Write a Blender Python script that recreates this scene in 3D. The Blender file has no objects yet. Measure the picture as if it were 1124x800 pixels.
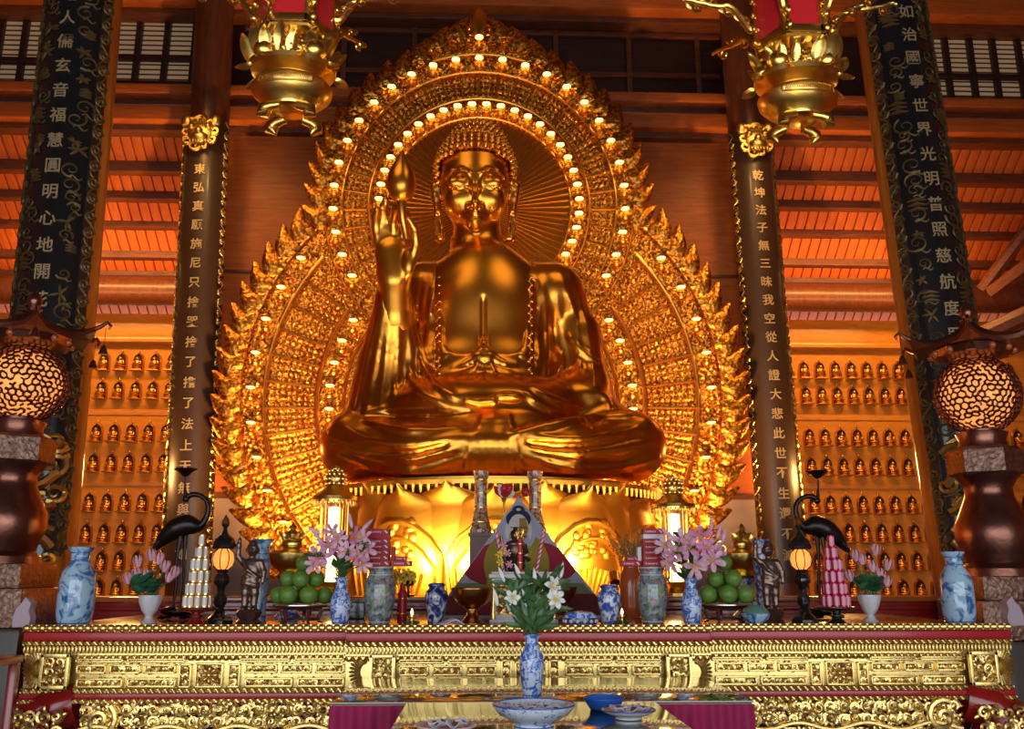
import bpy, bmesh, math, random
import numpy as np
from mathutils import Vector, Matrix, Euler
import openvdb as vdb

R = math.radians
PI = math.pi
rnd = random.Random(7)
scene = bpy.context.scene
COL = scene.collection

# ------------------------------------------------------------------ camera
F, CX, CY = 985.0, 562.0, 400.0
PSI, TH = R(1.9), R(13.25)
CAM = np.array([0.0, 0.0, 1.6])
FWD = np.array([math.sin(PSI) * math.cos(TH), math.cos(PSI) * math.cos(TH), math.sin(TH)])
RGT = np.array([math.cos(PSI), -math.sin(PSI), 0.0])
UPV = np.cross(RGT, FWD)


def P(px, py, Y):
    """world point seen at photo pixel px,py standing at distance Y down the hall"""
    d = FWD * F + RGT * (px - CX) + UPV * (CY - py)
    return CAM + d * (Y / d[1])


def SC(py, Y, px=CX):
    """metres per photo pixel at that place"""
    return float(np.dot(P(px, py, Y) - CAM, FWD)) / F


cd = bpy.data.cameras.new('camera')
cd.sensor_fit = 'HORIZONTAL'
cd.sensor_width = 36
cd.lens = F / 1124 * 36
cam = bpy.data.objects.new('camera', cd)
COL.objects.link(cam)
m = Matrix.Identity(4)
for i in range(3):
    m[i][0], m[i][1], m[i][2], m[i][3] = RGT[i], UPV[i], -FWD[i], CAM[i]
cam.matrix_world = m
scene.camera = cam


# ------------------------------------------------------------------ mesh builder
class MB:
    def __init__(self):
        self.v, self.f, self.mi, self.n = [], [], [], 0

    def add(self, verts, faces, M=None, mi=0):
        v = np.asarray(verts, dtype=float).reshape(-1, 3)
        if M is not None:
            M = np.array(M)
            v = v @ M[:3, :3].T + M[:3, 3]
        n = self.n
        self.v.append(v)
        self.f.extend([tuple(i + n for i in f) for f in faces])
        self.mi.extend([mi] * len(faces))
        self.n += len(v)
        return self

    def box(self, c, s, b=0.0, rot=None, mi=0):
        bm = bmesh.new()
        bmesh.ops.create_cube(bm, size=1)
        for v in bm.verts:
            v.co = Vector((v.co.x * s[0], v.co.y * s[1], v.co.z * s[2]))
        if b > 0:
            bmesh.ops.bevel(bm, geom=bm.edges[:], offset=min(b, min(s) * .45), segments=2, affect='EDGES', profile=.6)
        M = Matrix.Translation(Vector(c))
        if rot is not None:
            M = M @ Euler(rot).to_matrix().to_4x4()
        self._bm(bm, M, mi)
        return self

    def _bm(self, bm, M, mi=0):
        bm.verts.index_update()
        self.add([v.co[:] for v in bm.verts], [tuple(v.index for v in f.verts) for f in bm.faces], M, mi)
        bm.free()

    def lathe(self, prof, n=24, c=(0, 0, 0), sx=1, sy=1, mi=0, flute=None, M=None):
        v, f = [], []
        for (r, z) in prof:
            for k in range(n):
                a = 2 * PI * k / n
                rr = r * (flute(a, z) if flute else 1)
                v.append((c[0] + rr * math.cos(a) * sx, c[1] + rr * math.sin(a) * sy, c[2] + z))
        m_ = len(prof)
        for j in range(m_ - 1):
            for k in range(n):
                k2 = (k + 1) % n
                f.append((j * n + k, j * n + k2, (j + 1) * n + k2, (j + 1) * n + k))
        if prof[0][0] > 1e-5:
            f.append(tuple(range(n - 1, -1, -1)))
        if prof[-1][0] > 1e-5:
            f.append(tuple((m_ - 1) * n + k for k in range(n)))
        self.add(v, f, M, mi)
        return self

    def tube(self, pts, rad, n=8, closed=False, mi=0, flat=1.0, up=None):
        pts = [np.asarray(p, dtype=float) for p in pts]
        m_ = len(pts)
        if not hasattr(rad, '__len__'):
            rad = [rad] * m_
        v, f = [], []
        prev = None
        for i in range(m_):
            if closed:
                t = pts[(i + 1) % m_] - pts[i - 1]
            else:
                t = pts[min(i + 1, m_ - 1)] - pts[max(i - 1, 0)]
            t = t / (np.linalg.norm(t) + 1e-12)
            if up is not None:
                a = np.asarray(up, float)
            elif prev is None:
                a = np.array([0, 0, 1.0]) if abs(t[2]) < .9 else np.array([1.0, 0, 0])
            else:
                a = prev
            a = a - t * np.dot(a, t)
            a = a / (np.linalg.norm(a) + 1e-12)
            prev = a
            b = np.cross(t, a)
            for k in range(n):
                g = 2 * PI * k / n
                v.append(pts[i] + rad[i] * (math.cos(g) * a * flat + math.sin(g) * b))
        for i in range(m_ if closed else m_ - 1):
            j = (i + 1) % m_
            for k in range(n):
                k2 = (k + 1) % n
                f.append((i * n + k, i * n + k2, j * n + k2, j * n + k))
        if not closed:
            f.append(tuple(range(n - 1, -1, -1)))
            f.append(tuple((m_ - 1) * n + k for k in range(n)))
        self.add(v, f, None, mi)
        return self

    def ell(self, c, r, n=12, m_=8, rot=None, mi=0):
        if not hasattr(r, '__len__'):
            r = (r, r, r)
        v, f = [(0, 0, -1.0)], []
        for j in range(1, m_):
            ph = -PI / 2 + PI * j / m_
            for k in range(n):
                a = 2 * PI * k / n
                v.append((math.cos(ph) * math.cos(a), math.cos(ph) * math.sin(a), math.sin(ph)))
        v.append((0, 0, 1.0))
        for k in range(n):
            f.append((0, 1 + (k + 1) % n, 1 + k))
        for j in range(m_ - 2):
            for k in range(n):
                k2 = (k + 1) % n
                f.append((1 + j * n + k, 1 + j * n + k2, 1 + (j + 1) * n + k2, 1 + (j + 1) * n + k))
        L = len(v) - 1
        for k in range(n):
            f.append((L, L - n + k, L - n + (k + 1) % n))
        M = Matrix.Translation(Vector(c))
        if rot is not None:
            M = M @ Euler(rot).to_matrix().to_4x4()
        M = M @ Matrix.Diagonal((r[0], r[1], r[2], 1))
        self.add(v, f, M, mi)
        return self

    def sheet(self, fn, nu, nv, thick=None, mi=0, M=None):
        """fn(u,v) -> point, u in -1..1, v in 0..1; thick gives a closed slab offset along +y"""
        v, f = [], []
        for j in range(nv + 1):
            for i in range(nu + 1):
                v.append(fn(-1 + 2 * i / nu, j / nv))
        w = nu + 1
        for j in range(nv):
            for i in range(nu):
                f.append((j * w + i, j * w + i + 1, (j + 1) * w + i + 1, (j + 1) * w + i))
        if thick is not None:
            n = len(v)
            tv = np.asarray(thick if hasattr(thick, '__len__') else (0, thick, 0), float)
            v = v + [tuple(np.asarray(q) + tv) for q in v]
            f = f + [tuple(n + i for i in reversed(q)) for q in f]
            ring = [i for i in range(w)] + [j * w + nu for j in range(1, nv + 1)] + [nv * w + i for i in range(nu - 1, -1, -1)] + [j * w for j in range(nv - 1, 0, -1)]
            for a, b in zip(ring, ring[1:] + ring[:1]):
                f.append((b, a, n + a, n + b))
        self.add(v, f, M, mi)
        return self

    def prism(self, outline, y0, y1, mi=0, M=None, axis='y'):
        n = len(outline)
        if axis == 'y':
            v = [(x, y0, z) for x, z in outline] + [(x, y1, z) for x, z in outline]
        else:
            v = [(x, z, y0) for x, z in outline] + [(x, z, y1) for x, z in outline]
        f = [tuple(range(n)), tuple(range(2 * n - 1, n - 1, -1))]
        for i in range(n):
            j = (i + 1) % n
            f.append((j, i, n + i, n + j))
        self.add(v, f, M, mi)
        return self

    def mesh(self, name, mats, smooth=True, angle=40):
        me = bpy.data.meshes.new(name)
        V = np.concatenate(self.v) if self.v else np.zeros((0, 3))
        me.from_pydata(V.tolist(), [], self.f)
        if not isinstance(mats, (list, tuple)):
            mats = [mats]
        for mt in mats:
            me.materials.append(mt)
        if len(mats) > 1:
            me.polygons.foreach_set('material_index', self.mi)
        bm = bmesh.new()
        bm.from_mesh(me)
        bmesh.ops.recalc_face_normals(bm, faces=bm.faces[:])
        bm.to_mesh(me)
        bm.free()
        if smooth:
            me.polygons.foreach_set('use_smooth', [True] * len(me.polygons))
            try:
                me.set_sharp_from_angle(angle=R(angle))
            except Exception:
                pass
        me.update()
        return me

    def build(self, name, mats, parent=None, world=False, smooth=True, angle=40):
        o = bpy.data.objects.new(name, self.mesh(name, mats, smooth, angle))
        COL.objects.link(o)
        if parent is not None:
            o.parent = parent
            if world:
                o.location = -wloc(parent)
        return o


def wloc(o):
    v = Vector((0, 0, 0))
    while o is not None:
        v = v + Vector(o.location)
        o = o.parent
    return v


def tag(o, label=None, cat=None, group=None, kind=None):
    if label:
        o['label'] = label
    if cat:
        o['category'] = cat
    if group:
        o['group'] = group
    if kind:
        o['kind'] = kind
    return o


def thing(name, label, cat, loc=(0, 0, 0), rz=0.0, group=None):
    o = bpy.data.objects.new(name, None)
    o.empty_display_size = .1
    COL.objects.link(o)
    o.location = loc
    o.rotation_euler = (0, 0, rz)
    return tag(o, label, cat, group)


def struct(o):
    o['kind'] = 'structure'
    return o


def kids(o):
    return sorted([c for c in bpy.data.objects if c.parent == o], key=lambda c: c.name)


def dup(o, loc=None, rz=None, label=None, parent=None, mirror=False, group=None, children=None):
    c = o.copy()
    COL.objects.link(c)
    if parent is not None:
        c.parent = parent
    if loc is not None:
        c.location = loc
    if rz is not None:
        c.rotation_euler = (0, 0, rz)
    if mirror:
        c.scale = (-c.scale[0], c.scale[1], c.scale[2])
    if label:
        c['label'] = label
    if group:
        c['group'] = group
    for ch in (kids(o) if children is None else children):
        dup(ch, parent=c)
    return c


def spiral(c, r0, turns, a0, hand=1, n=22, r1=.12):
    """flat curl in the xz plane as a list of (x,z), starting at the outside"""
    out = []
    for i in range(n):
        t = i / (n - 1)
        r = r0 * ((1 - t) + r1 * t)
        a = a0 + hand * 2 * PI * turns * t
        out.append((c[0] + r * math.cos(a), c[1] + r * math.sin(a)))
    return out


# ------------------------------------------------------------------ materials
def nodes_of(name):
    mt = bpy.data.materials.new(name)
    mt.use_nodes = True
    nt = mt.node_tree
    b = nt.nodes['Principled BSDF']
    return mt, nt, b


def coord(nt, kind='Object', scale=None):
    tc = nt.nodes.new('ShaderNodeTexCoord')
    if scale is None:
        return tc.outputs[kind]
    mp = nt.nodes.new('ShaderNodeMapping')
    mp.inputs['Scale'].default_value = scale
    nt.links.new(tc.outputs[kind], mp.inputs['Vector'])
    return mp.outputs['Vector']


def noise(nt, vec, scale, detail=3, rough=.5, dist=0.0):
    n = nt.nodes.new('ShaderNodeTexNoise')
    n.inputs['Scale'].default_value = scale
    n.inputs['Detail'].default_value = detail
    n.inputs['Roughness'].default_value = rough
    n.inputs['Distortion'].default_value = dist
    nt.links.new(vec, n.inputs['Vector'])
    return n.outputs['Fac']


def voro(nt, vec, scale, feature='F1', out='Distance'):
    n = nt.nodes.new('ShaderNodeTexVoronoi')
    n.feature = feature
    n.inputs['Scale'].default_value = scale
    nt.links.new(vec, n.inputs['Vector'])
    return n.outputs[out]


def ramp(nt, fac, stops, interp='LINEAR'):
    n = nt.nodes.new('ShaderNodeValToRGB')
    n.color_ramp.interpolation = interp
    el = n.color_ramp.elements
    while len(el) < len(stops):
        el.new(.5)
    for e, (p, c) in zip(el, stops):
        e.position = p
        e.color = (*c, 1)
    nt.links.new(fac, n.inputs['Fac'])
    return n.outputs['Color']


def bump(nt, b, h, strength, dist=.02):
    n = nt.nodes.new('ShaderNodeBump')
    n.inputs['Strength'].default_value = strength
    n.inputs['Distance'].default_value = dist
    nt.links.new(h, n.inputs['Height'])
    nt.links.new(n.outputs['Normal'], b.inputs['Normal'])


def simple(name, col, rough=.5, metal=0.0, coat=0.0, var=.0, vs=8, bs=None, bstr=.2, bdist=.01, spec=None, trans=0, ior=None, emit=None, es=0):
    mt, nt, b = nodes_of(name)
    b.inputs['Base Color'].default_value = (*col, 1)
    b.inputs['Roughness'].default_value = rough
    b.inputs['Metallic'].default_value = metal
    b.inputs['Coat Weight'].default_value = coat
    b.inputs['Coat Roughness'].default_value = .08
    if spec is not None:
        b.inputs['Specular IOR Level'].default_value = spec
    if trans:
        b.inputs['Transmission Weight'].default_value = trans
    if ior:
        b.inputs['IOR'].default_value = ior
    if emit:
        b.inputs['Emission Color'].default_value = (*emit, 1)
        b.inputs['Emission Strength'].default_value = es
    v = coord(nt)
    if var:
        n = noise(nt, v, vs, 4)
        lo = tuple(max(0, c * (1 - var)) for c in col)
        hi = tuple(min(1, c * (1 + var)) for c in col)
        nt.links.new(ramp(nt, n, [(.3, lo), (.7, hi)]), b.inputs['Base Color'])
    if bs:
        bump(nt, b, noise(nt, v, bs, 3), bstr, bdist)
    return mt


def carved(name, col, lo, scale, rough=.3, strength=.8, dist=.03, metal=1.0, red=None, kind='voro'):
    """gilded carving: worm-like relief, colour darker in the hollows, red where lacquered"""
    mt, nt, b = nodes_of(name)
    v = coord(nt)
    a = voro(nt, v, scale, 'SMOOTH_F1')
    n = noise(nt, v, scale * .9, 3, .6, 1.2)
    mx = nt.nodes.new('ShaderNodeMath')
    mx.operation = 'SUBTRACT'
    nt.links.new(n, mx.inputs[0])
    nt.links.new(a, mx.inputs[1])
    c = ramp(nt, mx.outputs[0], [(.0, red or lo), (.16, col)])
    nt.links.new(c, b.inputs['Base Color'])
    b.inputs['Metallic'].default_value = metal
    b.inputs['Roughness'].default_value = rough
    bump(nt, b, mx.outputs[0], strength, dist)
    return mt


def wood(name, dark, light, rough=.4, scale=(1, 8, 1), coat=.2, bstr=.05):
    mt, nt, b = nodes_of(name)
    v = coord(nt, 'Object', scale)
    n = noise(nt, v, 3.5, 5, .6, .6)
    nt.links.new(ramp(nt, n, [(.3, dark), (.7, light)]), b.inputs['Base Color'])
    b.inputs['Roughness'].default_value = rough
    b.inputs['Coat Weight'].default_value = coat
    b.inputs['Coat Roughness'].default_value = .15
    bump(nt, b, n, bstr, .01)
    return mt


def porcelain(name, ground, ink, scale, th=.52, dist=1.6, extra=None, rough=.12, soft=.05):
    mt, nt, b = nodes_of(name)
    v = coord(nt)
    n = noise(nt, v, scale, 5, .6, dist)
    mid = tuple((g * .45 + i * .55) for g, i in zip(ground, ink))
    stops = [(th - soft, ground), (th, mid), (th + soft, ink)]
    c = ramp(nt, n, stops)
    if extra:
        n2 = voro(nt, v, scale * 1.6, 'F1', 'Color')
        sx = nt.nodes.new('ShaderNodeSeparateColor')
        nt.links.new(n2, sx.inputs[0])
        c2 = ramp(nt, sx.outputs[0], extra, 'CONSTANT')
        mix = nt.nodes.new('ShaderNodeMix')
        mix.data_type = 'RGBA'
        mix.inputs['Factor'].default_value = .6
        nt.links.new(c, mix.inputs['A'])
        nt.links.new(c2, mix.inputs['B'])
        c = mix.outputs['Result']
    nt.links.new(c, b.inputs['Base Color'])
    b.inputs['Roughness'].default_value = rough
    b.inputs['Coat Weight'].default_value = .5
    b.inputs['Coat Roughness'].default_value = .04
    return mt


def glow(name, col, s):
    mt, nt, b = nodes_of(name)
    b.inputs['Base Color'].default_value = (*col, 1)
    b.inputs['Emission Color'].default_value = (*col, 1)
    b.inputs['Emission Strength'].default_value = s
    return mt


M = {}
M['statue'] = simple('statue_gilt', (.80, .37, .05), .30, 1.0, var=.12, vs=1.6, bs=2.2, bstr=.06, bdist=.05)
M['robe'] = simple('robe_gilt', (.74, .31, .04), .28, 1.0, var=.14, vs=1.4, bs=2.0, bstr=.06, bdist=.05)
M['hair'] = simple('hair_gilt', (.72, .32, .04), .3, 1.0)
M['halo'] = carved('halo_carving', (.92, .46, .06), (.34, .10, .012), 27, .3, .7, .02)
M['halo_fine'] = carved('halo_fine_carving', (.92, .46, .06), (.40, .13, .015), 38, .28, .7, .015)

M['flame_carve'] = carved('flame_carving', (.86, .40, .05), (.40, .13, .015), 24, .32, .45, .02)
M['halo_plain'] = simple('halo_gilt', (.90, .43, .06), .28, 1.0, bs=14, bstr=.15)
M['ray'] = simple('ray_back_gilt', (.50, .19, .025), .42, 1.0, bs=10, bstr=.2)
M['lotus'] = simple('lotus_gilt', (.95, .52, .07), .38, 1.0, bs=6, bstr=.12, bdist=.03)
M['gold'] = simple('bright_gilt', (.92, .62, .16), .28, 1.0, bs=30, bstr=.1)
M['gold_pale'] = simple('altar_gilt', (.86, .63, .22), .36, 1.0, bs=40, bstr=.12)
M['gold_carve'] = carved('altar_carving', (.84, .58, .19), (.25, .10, .02), 42, .32, .8, .012, red=(.20, .06, .02))
M['gold_scroll'] = simple('altar_scroll_gilt', (.84, .61, .22), .34, 1.0, bs=50, bstr=.25, bdist=.006)
M['red_lac'] = simple('red_lacquer', (.30, .012, .010), .22, 0, coat=.6, var=.2, vs=5)
M['red_sheen'] = simple('red_moulding', (.46, .010, .014), .34, 0, coat=.25)
M['wood'] = wood('panelled_wood', (.34, .070, .010), (.56, .14, .018), .58, (.6, 1, 7), .03)
M['wood_beam'] = wood('beam_wood', (.07, .018, .008), (.19, .05, .016), .55, (1, 6, 8), .03)
M['wood_dark'] = wood('dark_wood', (.018, .007, .005), (.05, .016, .009), .5, (1, 4, 6))
M['wood_col'] = wood('column_wood', (.42, .12, .018), (.62, .20, .03), .32, (6, 6, .7), .4)
M['wood_coldark'] = wood('old_column_wood', (.07, .020, .010), (.16, .045, .016), .4, (6, 6, .7), .3)
M['wood_altar'] = wood('altar_top_wood', (.30, .06, .012), (.52, .13, .02), .16, (.7, 6, 6), .8)
M['tile'] = wood('roof_slat_wood', (.40, .075, .012), (.56, .13, .02), .6, (9, 1, 1), 0)
M['niche'] = wood('niche_wall_wood', (.55, .20, .02), (.72, .29, .035), .3, (.8, 1, 4), .5)
M['niche_in'] = simple('niche_painted_shade', (.022, .010, .006), .6)  # flat niche back, the shade of a recess put into its dark colour
M['niche_edge'] = simple('niche_edge_gilt', (.70, .36, .07), .35, 1.0)
M['plaster'] = simple('mauve_plaster', (.36, .26, .26), .8, var=.12, vs=3)
M['white_wall'] = simple('white_plaster', (.62, .60, .55), .85, var=.08, vs=2)
M['floor'] = simple('floor_tile', (.26, .20, .15), .18, var=.15, vs=3)
M['ceiling'] = wood('ceiling_boards', (.05, .016, .008), (.11, .035, .014), .6, (6, 1, 1), 0)
M['lac_black'] = simple('black_lacquer', (.012, .014, .016), .22, 0, coat=.7, bs=60, bstr=.05)
M['lac_brown'] = simple('brown_black_lacquer', (.040, .020, .012), .42, 0, coat=.15)
M['old_gold'] = simple('worn_gilt', (.62, .42, .13), .35, 1.0, bs=50, bstr=.3)
M['dim_gold'] = simple('dull_painted_gold', (.15, .095, .035), .5, .5, bs=40, bstr=.3)
M['bronze'] = simple('dark_bronze', (.030, .022, .020), .32, .7, bs=25, bstr=.2)
M['bronze_red'] = simple('lantern_bronze', (.24, .095, .065), .30, .9, var=.2, vs=6, bs=35, bstr=.15)
M['bronze_grey'] = carved('grey_bronze_relief', (.30, .17, .12), (.20, .11, .08), 30, .42, .6, .012, .85)
M['bronze_fig'] = simple('figure_bronze', (.20, .13, .10), .32, .85, bs=45, bstr=.25)
M['char_gold'] = simple('character_gilt', (.62, .48, .26), .4, .5)
M['brass'] = simple('brown_brass', (.36, .17, .05), .28, 1.0)
M['blue_vase'] = porcelain('pale_blue_porcelain', (.42, .62, .78), (.03, .14, .38), 9, .52, 1.5)
M['blue_white'] = porcelain('blue_and_white_porcelain', (.74, .80, .90), (.03, .10, .42), 20, .50, 1.3)
M['blue_fine'] = porcelain('blue_scroll_porcelain', (.66, .76, .92), (.05, .16, .60), 34, .50, 1.2)
M['bowl_china'] = porcelain('bowl_china', (.70, .76, .86), (.06, .14, .48), 42, .60, 1.5)
M['blue_jar'] = porcelain('cobalt_jar_porcelain', (.52, .56, .66), (.015, .025, .12), 15, .47, 1.4)
M['rose_pot'] = porcelain('painted_enamel_porcelain', (.36, .42, .34), (.05, .07, .06), 24, .50, 1.4,
                          extra=[(0, (.34, .42, .50)), (.25, (.46, .16, .22)), (.4, (.16, .28, .14)), (.6, (.40, .42, .34)), (.8, (.10, .12, .20))])
M['white_china'] = simple('white_china', (.72, .72, .74), .15, coat=.5)
M['blue_band'] = simple('blue_glaze_line', (.04, .12, .45), .15, coat=.5)
M['navy'] = simple('navy_glaze', (.03, .05, .22), .15, coat=.5)
M['sky_plate'] = simple('blue_plastic', (.03, .16, .62), .3)
M['green_fruit'] = simple('green_fruit_skin', (.13, .26, .035), .34, var=.25, vs=9, bs=160, bstr=.25, bdist=.004)
M['stem_brown'] = simple('fruit_stem', (.35, .24, .08), .6)
M['leaf'] = simple('leaf_green', (.035, .10, .022), .38, var=.3, vs=12)
M['leaf_grey'] = simple('lily_leaf_green', (.06, .13, .04), .36, var=.35, vs=14)
M['leaf_dull'] = simple('lotus_leaf_green', (.03, .13, .05), .5, var=.3, vs=12)
M['pink'] = simple('pink_petal', (.78, .30, .50), .5, var=.25, vs=20)
M['pink_pale'] = simple('pale_pink_petal', (.80, .46, .58), .5, var=.25, vs=20)
M['lotus_pink'] = simple('lotus_petal', (.82, .40, .46), .5, var=.2, vs=25)
M['white_petal'] = simple('white_petal', (.78, .80, .74), .5, var=.1, vs=25)
M['yellow'] = simple('yellow_petal', (.85, .55, .04), .5, var=.2, vs=30)
M['red'] = simple('red_paint', (.55, .02, .03), .35)
M['box_red'] = simple('red_carton', (.42, .006, .022), .55)
M['box_white'] = simple('white_print', (.80, .74, .78), .5)
M['can_gold'] = simple('gold_can', (.85, .60, .26), .3, .9)
M['can_white'] = simple('white_can_label', (.82, .74, .66), .35)
M['can_red'] = simple('red_can', (.55, .05, .12), .25, .5)
M['can_pink'] = simple('pink_can_label', (.80, .30, .40), .3)
M['silver'] = simple('can_metal', (.75, .72, .70), .25, 1.0)
M['cloth'] = simple('magenta_cloth', (.34, .006, .075), .75, var=.2, vs=4)
M['table_wood'] = wood('table_wood', (.26, .13, .035), (.40, .20, .05), .3, (1, 6, 1))
M['table_glass'] = simple('table_glass', (.10, .10, .045), .015, 0, coat=1.0, spec=.9)
M['marble'] = simple('pale_marble', (.55, .50, .48), .35, var=.15, vs=8)
M['paper'] = simple('paper_napkin', (.66, .58, .64), .7, var=.12, vs=20)
M['food'] = simple('dried_sweets', (.20, .06, .04), .5, var=.4, vs=40)
M['bud_orange'] = simple('dry_flower', (.50, .22, .03), .6, var=.4, vs=30)
M['terracotta'] = simple('red_orange_glaze', (.55, .12, .03), .22, coat=.5)
M['pillar_porc'] = porcelain('candle_pillar_relief', (.55, .40, .26), (.28, .07, .04), 28, .52, 1.0)
M['win_paper'] = glow('window_daylight', (.60, .42, .24), .15)
M['lamp_warm'] = glow('halo_lamp_glow', (1.0, .62, .15), 4.5)
M['lamp_white'] = glow('candle_lamp_glow', (1.0, .66, .24), 14.0)
M['lamp_orange'] = glow('lantern_globe_glow', (1.0, .30, .05), 1.3)
M['spot_lens'] = glow('spot_lens_glow', (1.0, .70, .30), 60.0)
M['flame'] = glow('flame_glow', (1.0, .6, .2), 12.0)
M['globe_fire'] = glow('lantern_inner_glow', (1.0, .36, .09), 1.0)
M['glass'] = simple('clear_glass', (1, 1, 1), .03, 0, trans=1.0, ior=1.2)
# the printed figure on the pyramid
for k, c in {'pr_grey': (.42, .42, .52), 'pr_red': (.34, .03, .05), 'pr_olive': (.34, .27, .04), 'pr_skin': (.62, .58, .56), 'pr_gold': (.36, .22, .06), 'pr_hair': (.03, .035, .07), 'pr_green': (.20, .24, .12), 'pr_dark': (.16, .03, .03)}.items():
    M[k] = simple('print_' + k[3:], c, .4, var=.12, vs=6)
# ================================================================== THE HALL
ZT = float(P(568, 688, 5.3)[2])          # altar top height
YW = 13.3                                 # panelled wall behind the halo
YN = 16.0                                 # niche walls
ZC = 12.0


def X(px, py, Y):
    return float(P(px, py, Y)[0])


def Z(px, py, Y):
    return float(P(px, py, Y)[2])


def slab(name, x0, x1, y0, y1, z0, z1, mt, b=0.0, parent=None):
    o = MB().box(((x0 + x1) / 2, (y0 + y1) / 2, (z0 + z1) / 2), (abs(x1 - x0), abs(y1 - y0), abs(z1 - z0)), b).build(name, mt, parent, smooth=b > 0)
    if parent is None:
        struct(o)
    return o


slab('floor', -11, 11, -4, 17.5, -.2, 0, M['floor'])
slab('ceiling', -11, 11, -4, 17.5, ZC, ZC + .2, M['ceiling'])
slab('wall_left', -11.2, -11, -4, 17.5, 0, ZC, M['wood'])
slab('wall_right', 11, 11.2, -4, 17.5, 0, ZC, M['wood'])
# front wall with the wide doorway behind the visitor
fw = MB()
fw.box((-9.5, -4.1, 2.3), (3, .2, 4.6)).box((9.5, -4.1, 2.3), (3, .2, 4.6)).box((0, -4.1, 4.6 + (ZC - 4.6) / 2), (22, .2, ZC - 4.6))
struct(fw.build('wall_front', M['wood'], smooth=False))

xl, xr = X(222, 300, YW), X(828, 300, YW)
zp = Z(530, 548, YW)
slab('wall_back', xl, xr, YW, YW + .2, zp, Z(530, 140, YW), M['wood'])
slab('wall_lower', xl, xr, YW - .06, YW + .2, 0, zp, M['plaster'])
# seams of the boarding
zs = Z(270, 298, YW)
tr = MB()
for x0, x1 in ((xl, X(300, 298, YW)), (X(760, 303, YW), xr)):
    tr.box(((x0 + x1) / 2, YW - .015, zs), (x1 - x0, .03, .05), .008)
    tr.box(((x0 + x1) / 2, YW - .02, zp + .04), (x1 - x0, .04, .10), .008)
struct(tr.build('trim_panel', M['wood_beam']))
# returns behind the inner columns
slab('wall_return_left', xl - .15, xl, YW, YN, 0, 9.2, M['wood'])
slab('wall_return_right', xr, xr + .15, YW, YN, 0, 9.2, M['wood'])

# ---- clerestory wall with its windows, moulded beams beneath
zb0 = Z(560, 96, YW)
slab('wall_clerestory', -11, 11, YW + .25, YW + .4, Z(560, 100, YW), ZC, M['wood_dark'])


def beam(name, ya, yb, Y, dep, mt, x0=-11, x1=11, b=.03):
    za, zb = Z(560, ya, Y), Z(560, yb, Y)
    return slab(name, x0, x1, Y, Y + dep, zb, za, mt, b)


beam('trim_1', 98, 108, YW - .25, .5, M['wood'])
beam('trim_2', 108, 121, YW - .05, .3, M['wood_beam'])
beam('trim_3', 121, 137, YW - .32, .55, M['wood'])
beam('trim_4', 137, 149, YW - .15, .4, M['wood_beam'])
beam('trim_5', -30, 6, YW - .35, .3, M['wood'])
beam('trim_6', 14, 22, YW - .1, .3, M['wood_beam'])


def window(name, cols, rows, Y=YW + .2):
    """cols / rows: pixel edges of the panes"""
    w = MB()
    xs0, xs1 = X(cols[0] - 5, 60, Y), X(cols[-1] + 5, 60, Y)
    z0, z1 = Z(cols[0], rows[-1] + 4, Y), Z(cols[0], rows[0] - 6, Y)
    for c in cols:
        w.box((X(c, 60, Y), Y, (z0 + z1) / 2), (.1, .1, z1 - z0), .015)
    for r in rows:
        w.box(((xs0 + xs1) / 2, Y - .01, Z(cols[0], r, Y)), (xs1 - xs0, .1, .09), .015)
    o = struct(w.build(name, M['wood_dark']))
    p = MB().box(((xs0 + xs1) / 2, Y + .035, (z0 + z1) / 2), (xs1 - xs0, .01, z1 - z0)).build('pane', M['win_paper'], o, smooth=False)
    lv = MB()
    z = z0 + .08
    while z < z1:
        lv.box(((xs0 + xs1) / 2, Y + .02, z), (xs1 - xs0, .012, .022))
        z += .09
    lv.build('louvre', M['wood_beam'], o, smooth=False)


window('window_1', [-26, -2, 25, 52], [18, 66, 92])
window('window_2', [122, 151, 182, 213], [14, 64, 92])
window('window_3', [1017, 1038, 1065, 1090, 1118, 1146], [26, 84, 110])
lat = MB()
Y = YW + .2
for px in (300, 378, 455, 532, 610, 690, 765):
    lat.box((X(px, 60, Y), Y, (Z(560, 22, Y) + zb0) / 2), (.09, .1, Z(560, 22, Y) - zb0), .015)
for py in (36, 80):
    lat.box((X(532, py, Y), Y, Z(532, py, Y)), (X(790, py, Y) - X(270, py, Y), .08, .09), .015)
struct(lat.build('window_4', M['wood_beam']))

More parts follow.
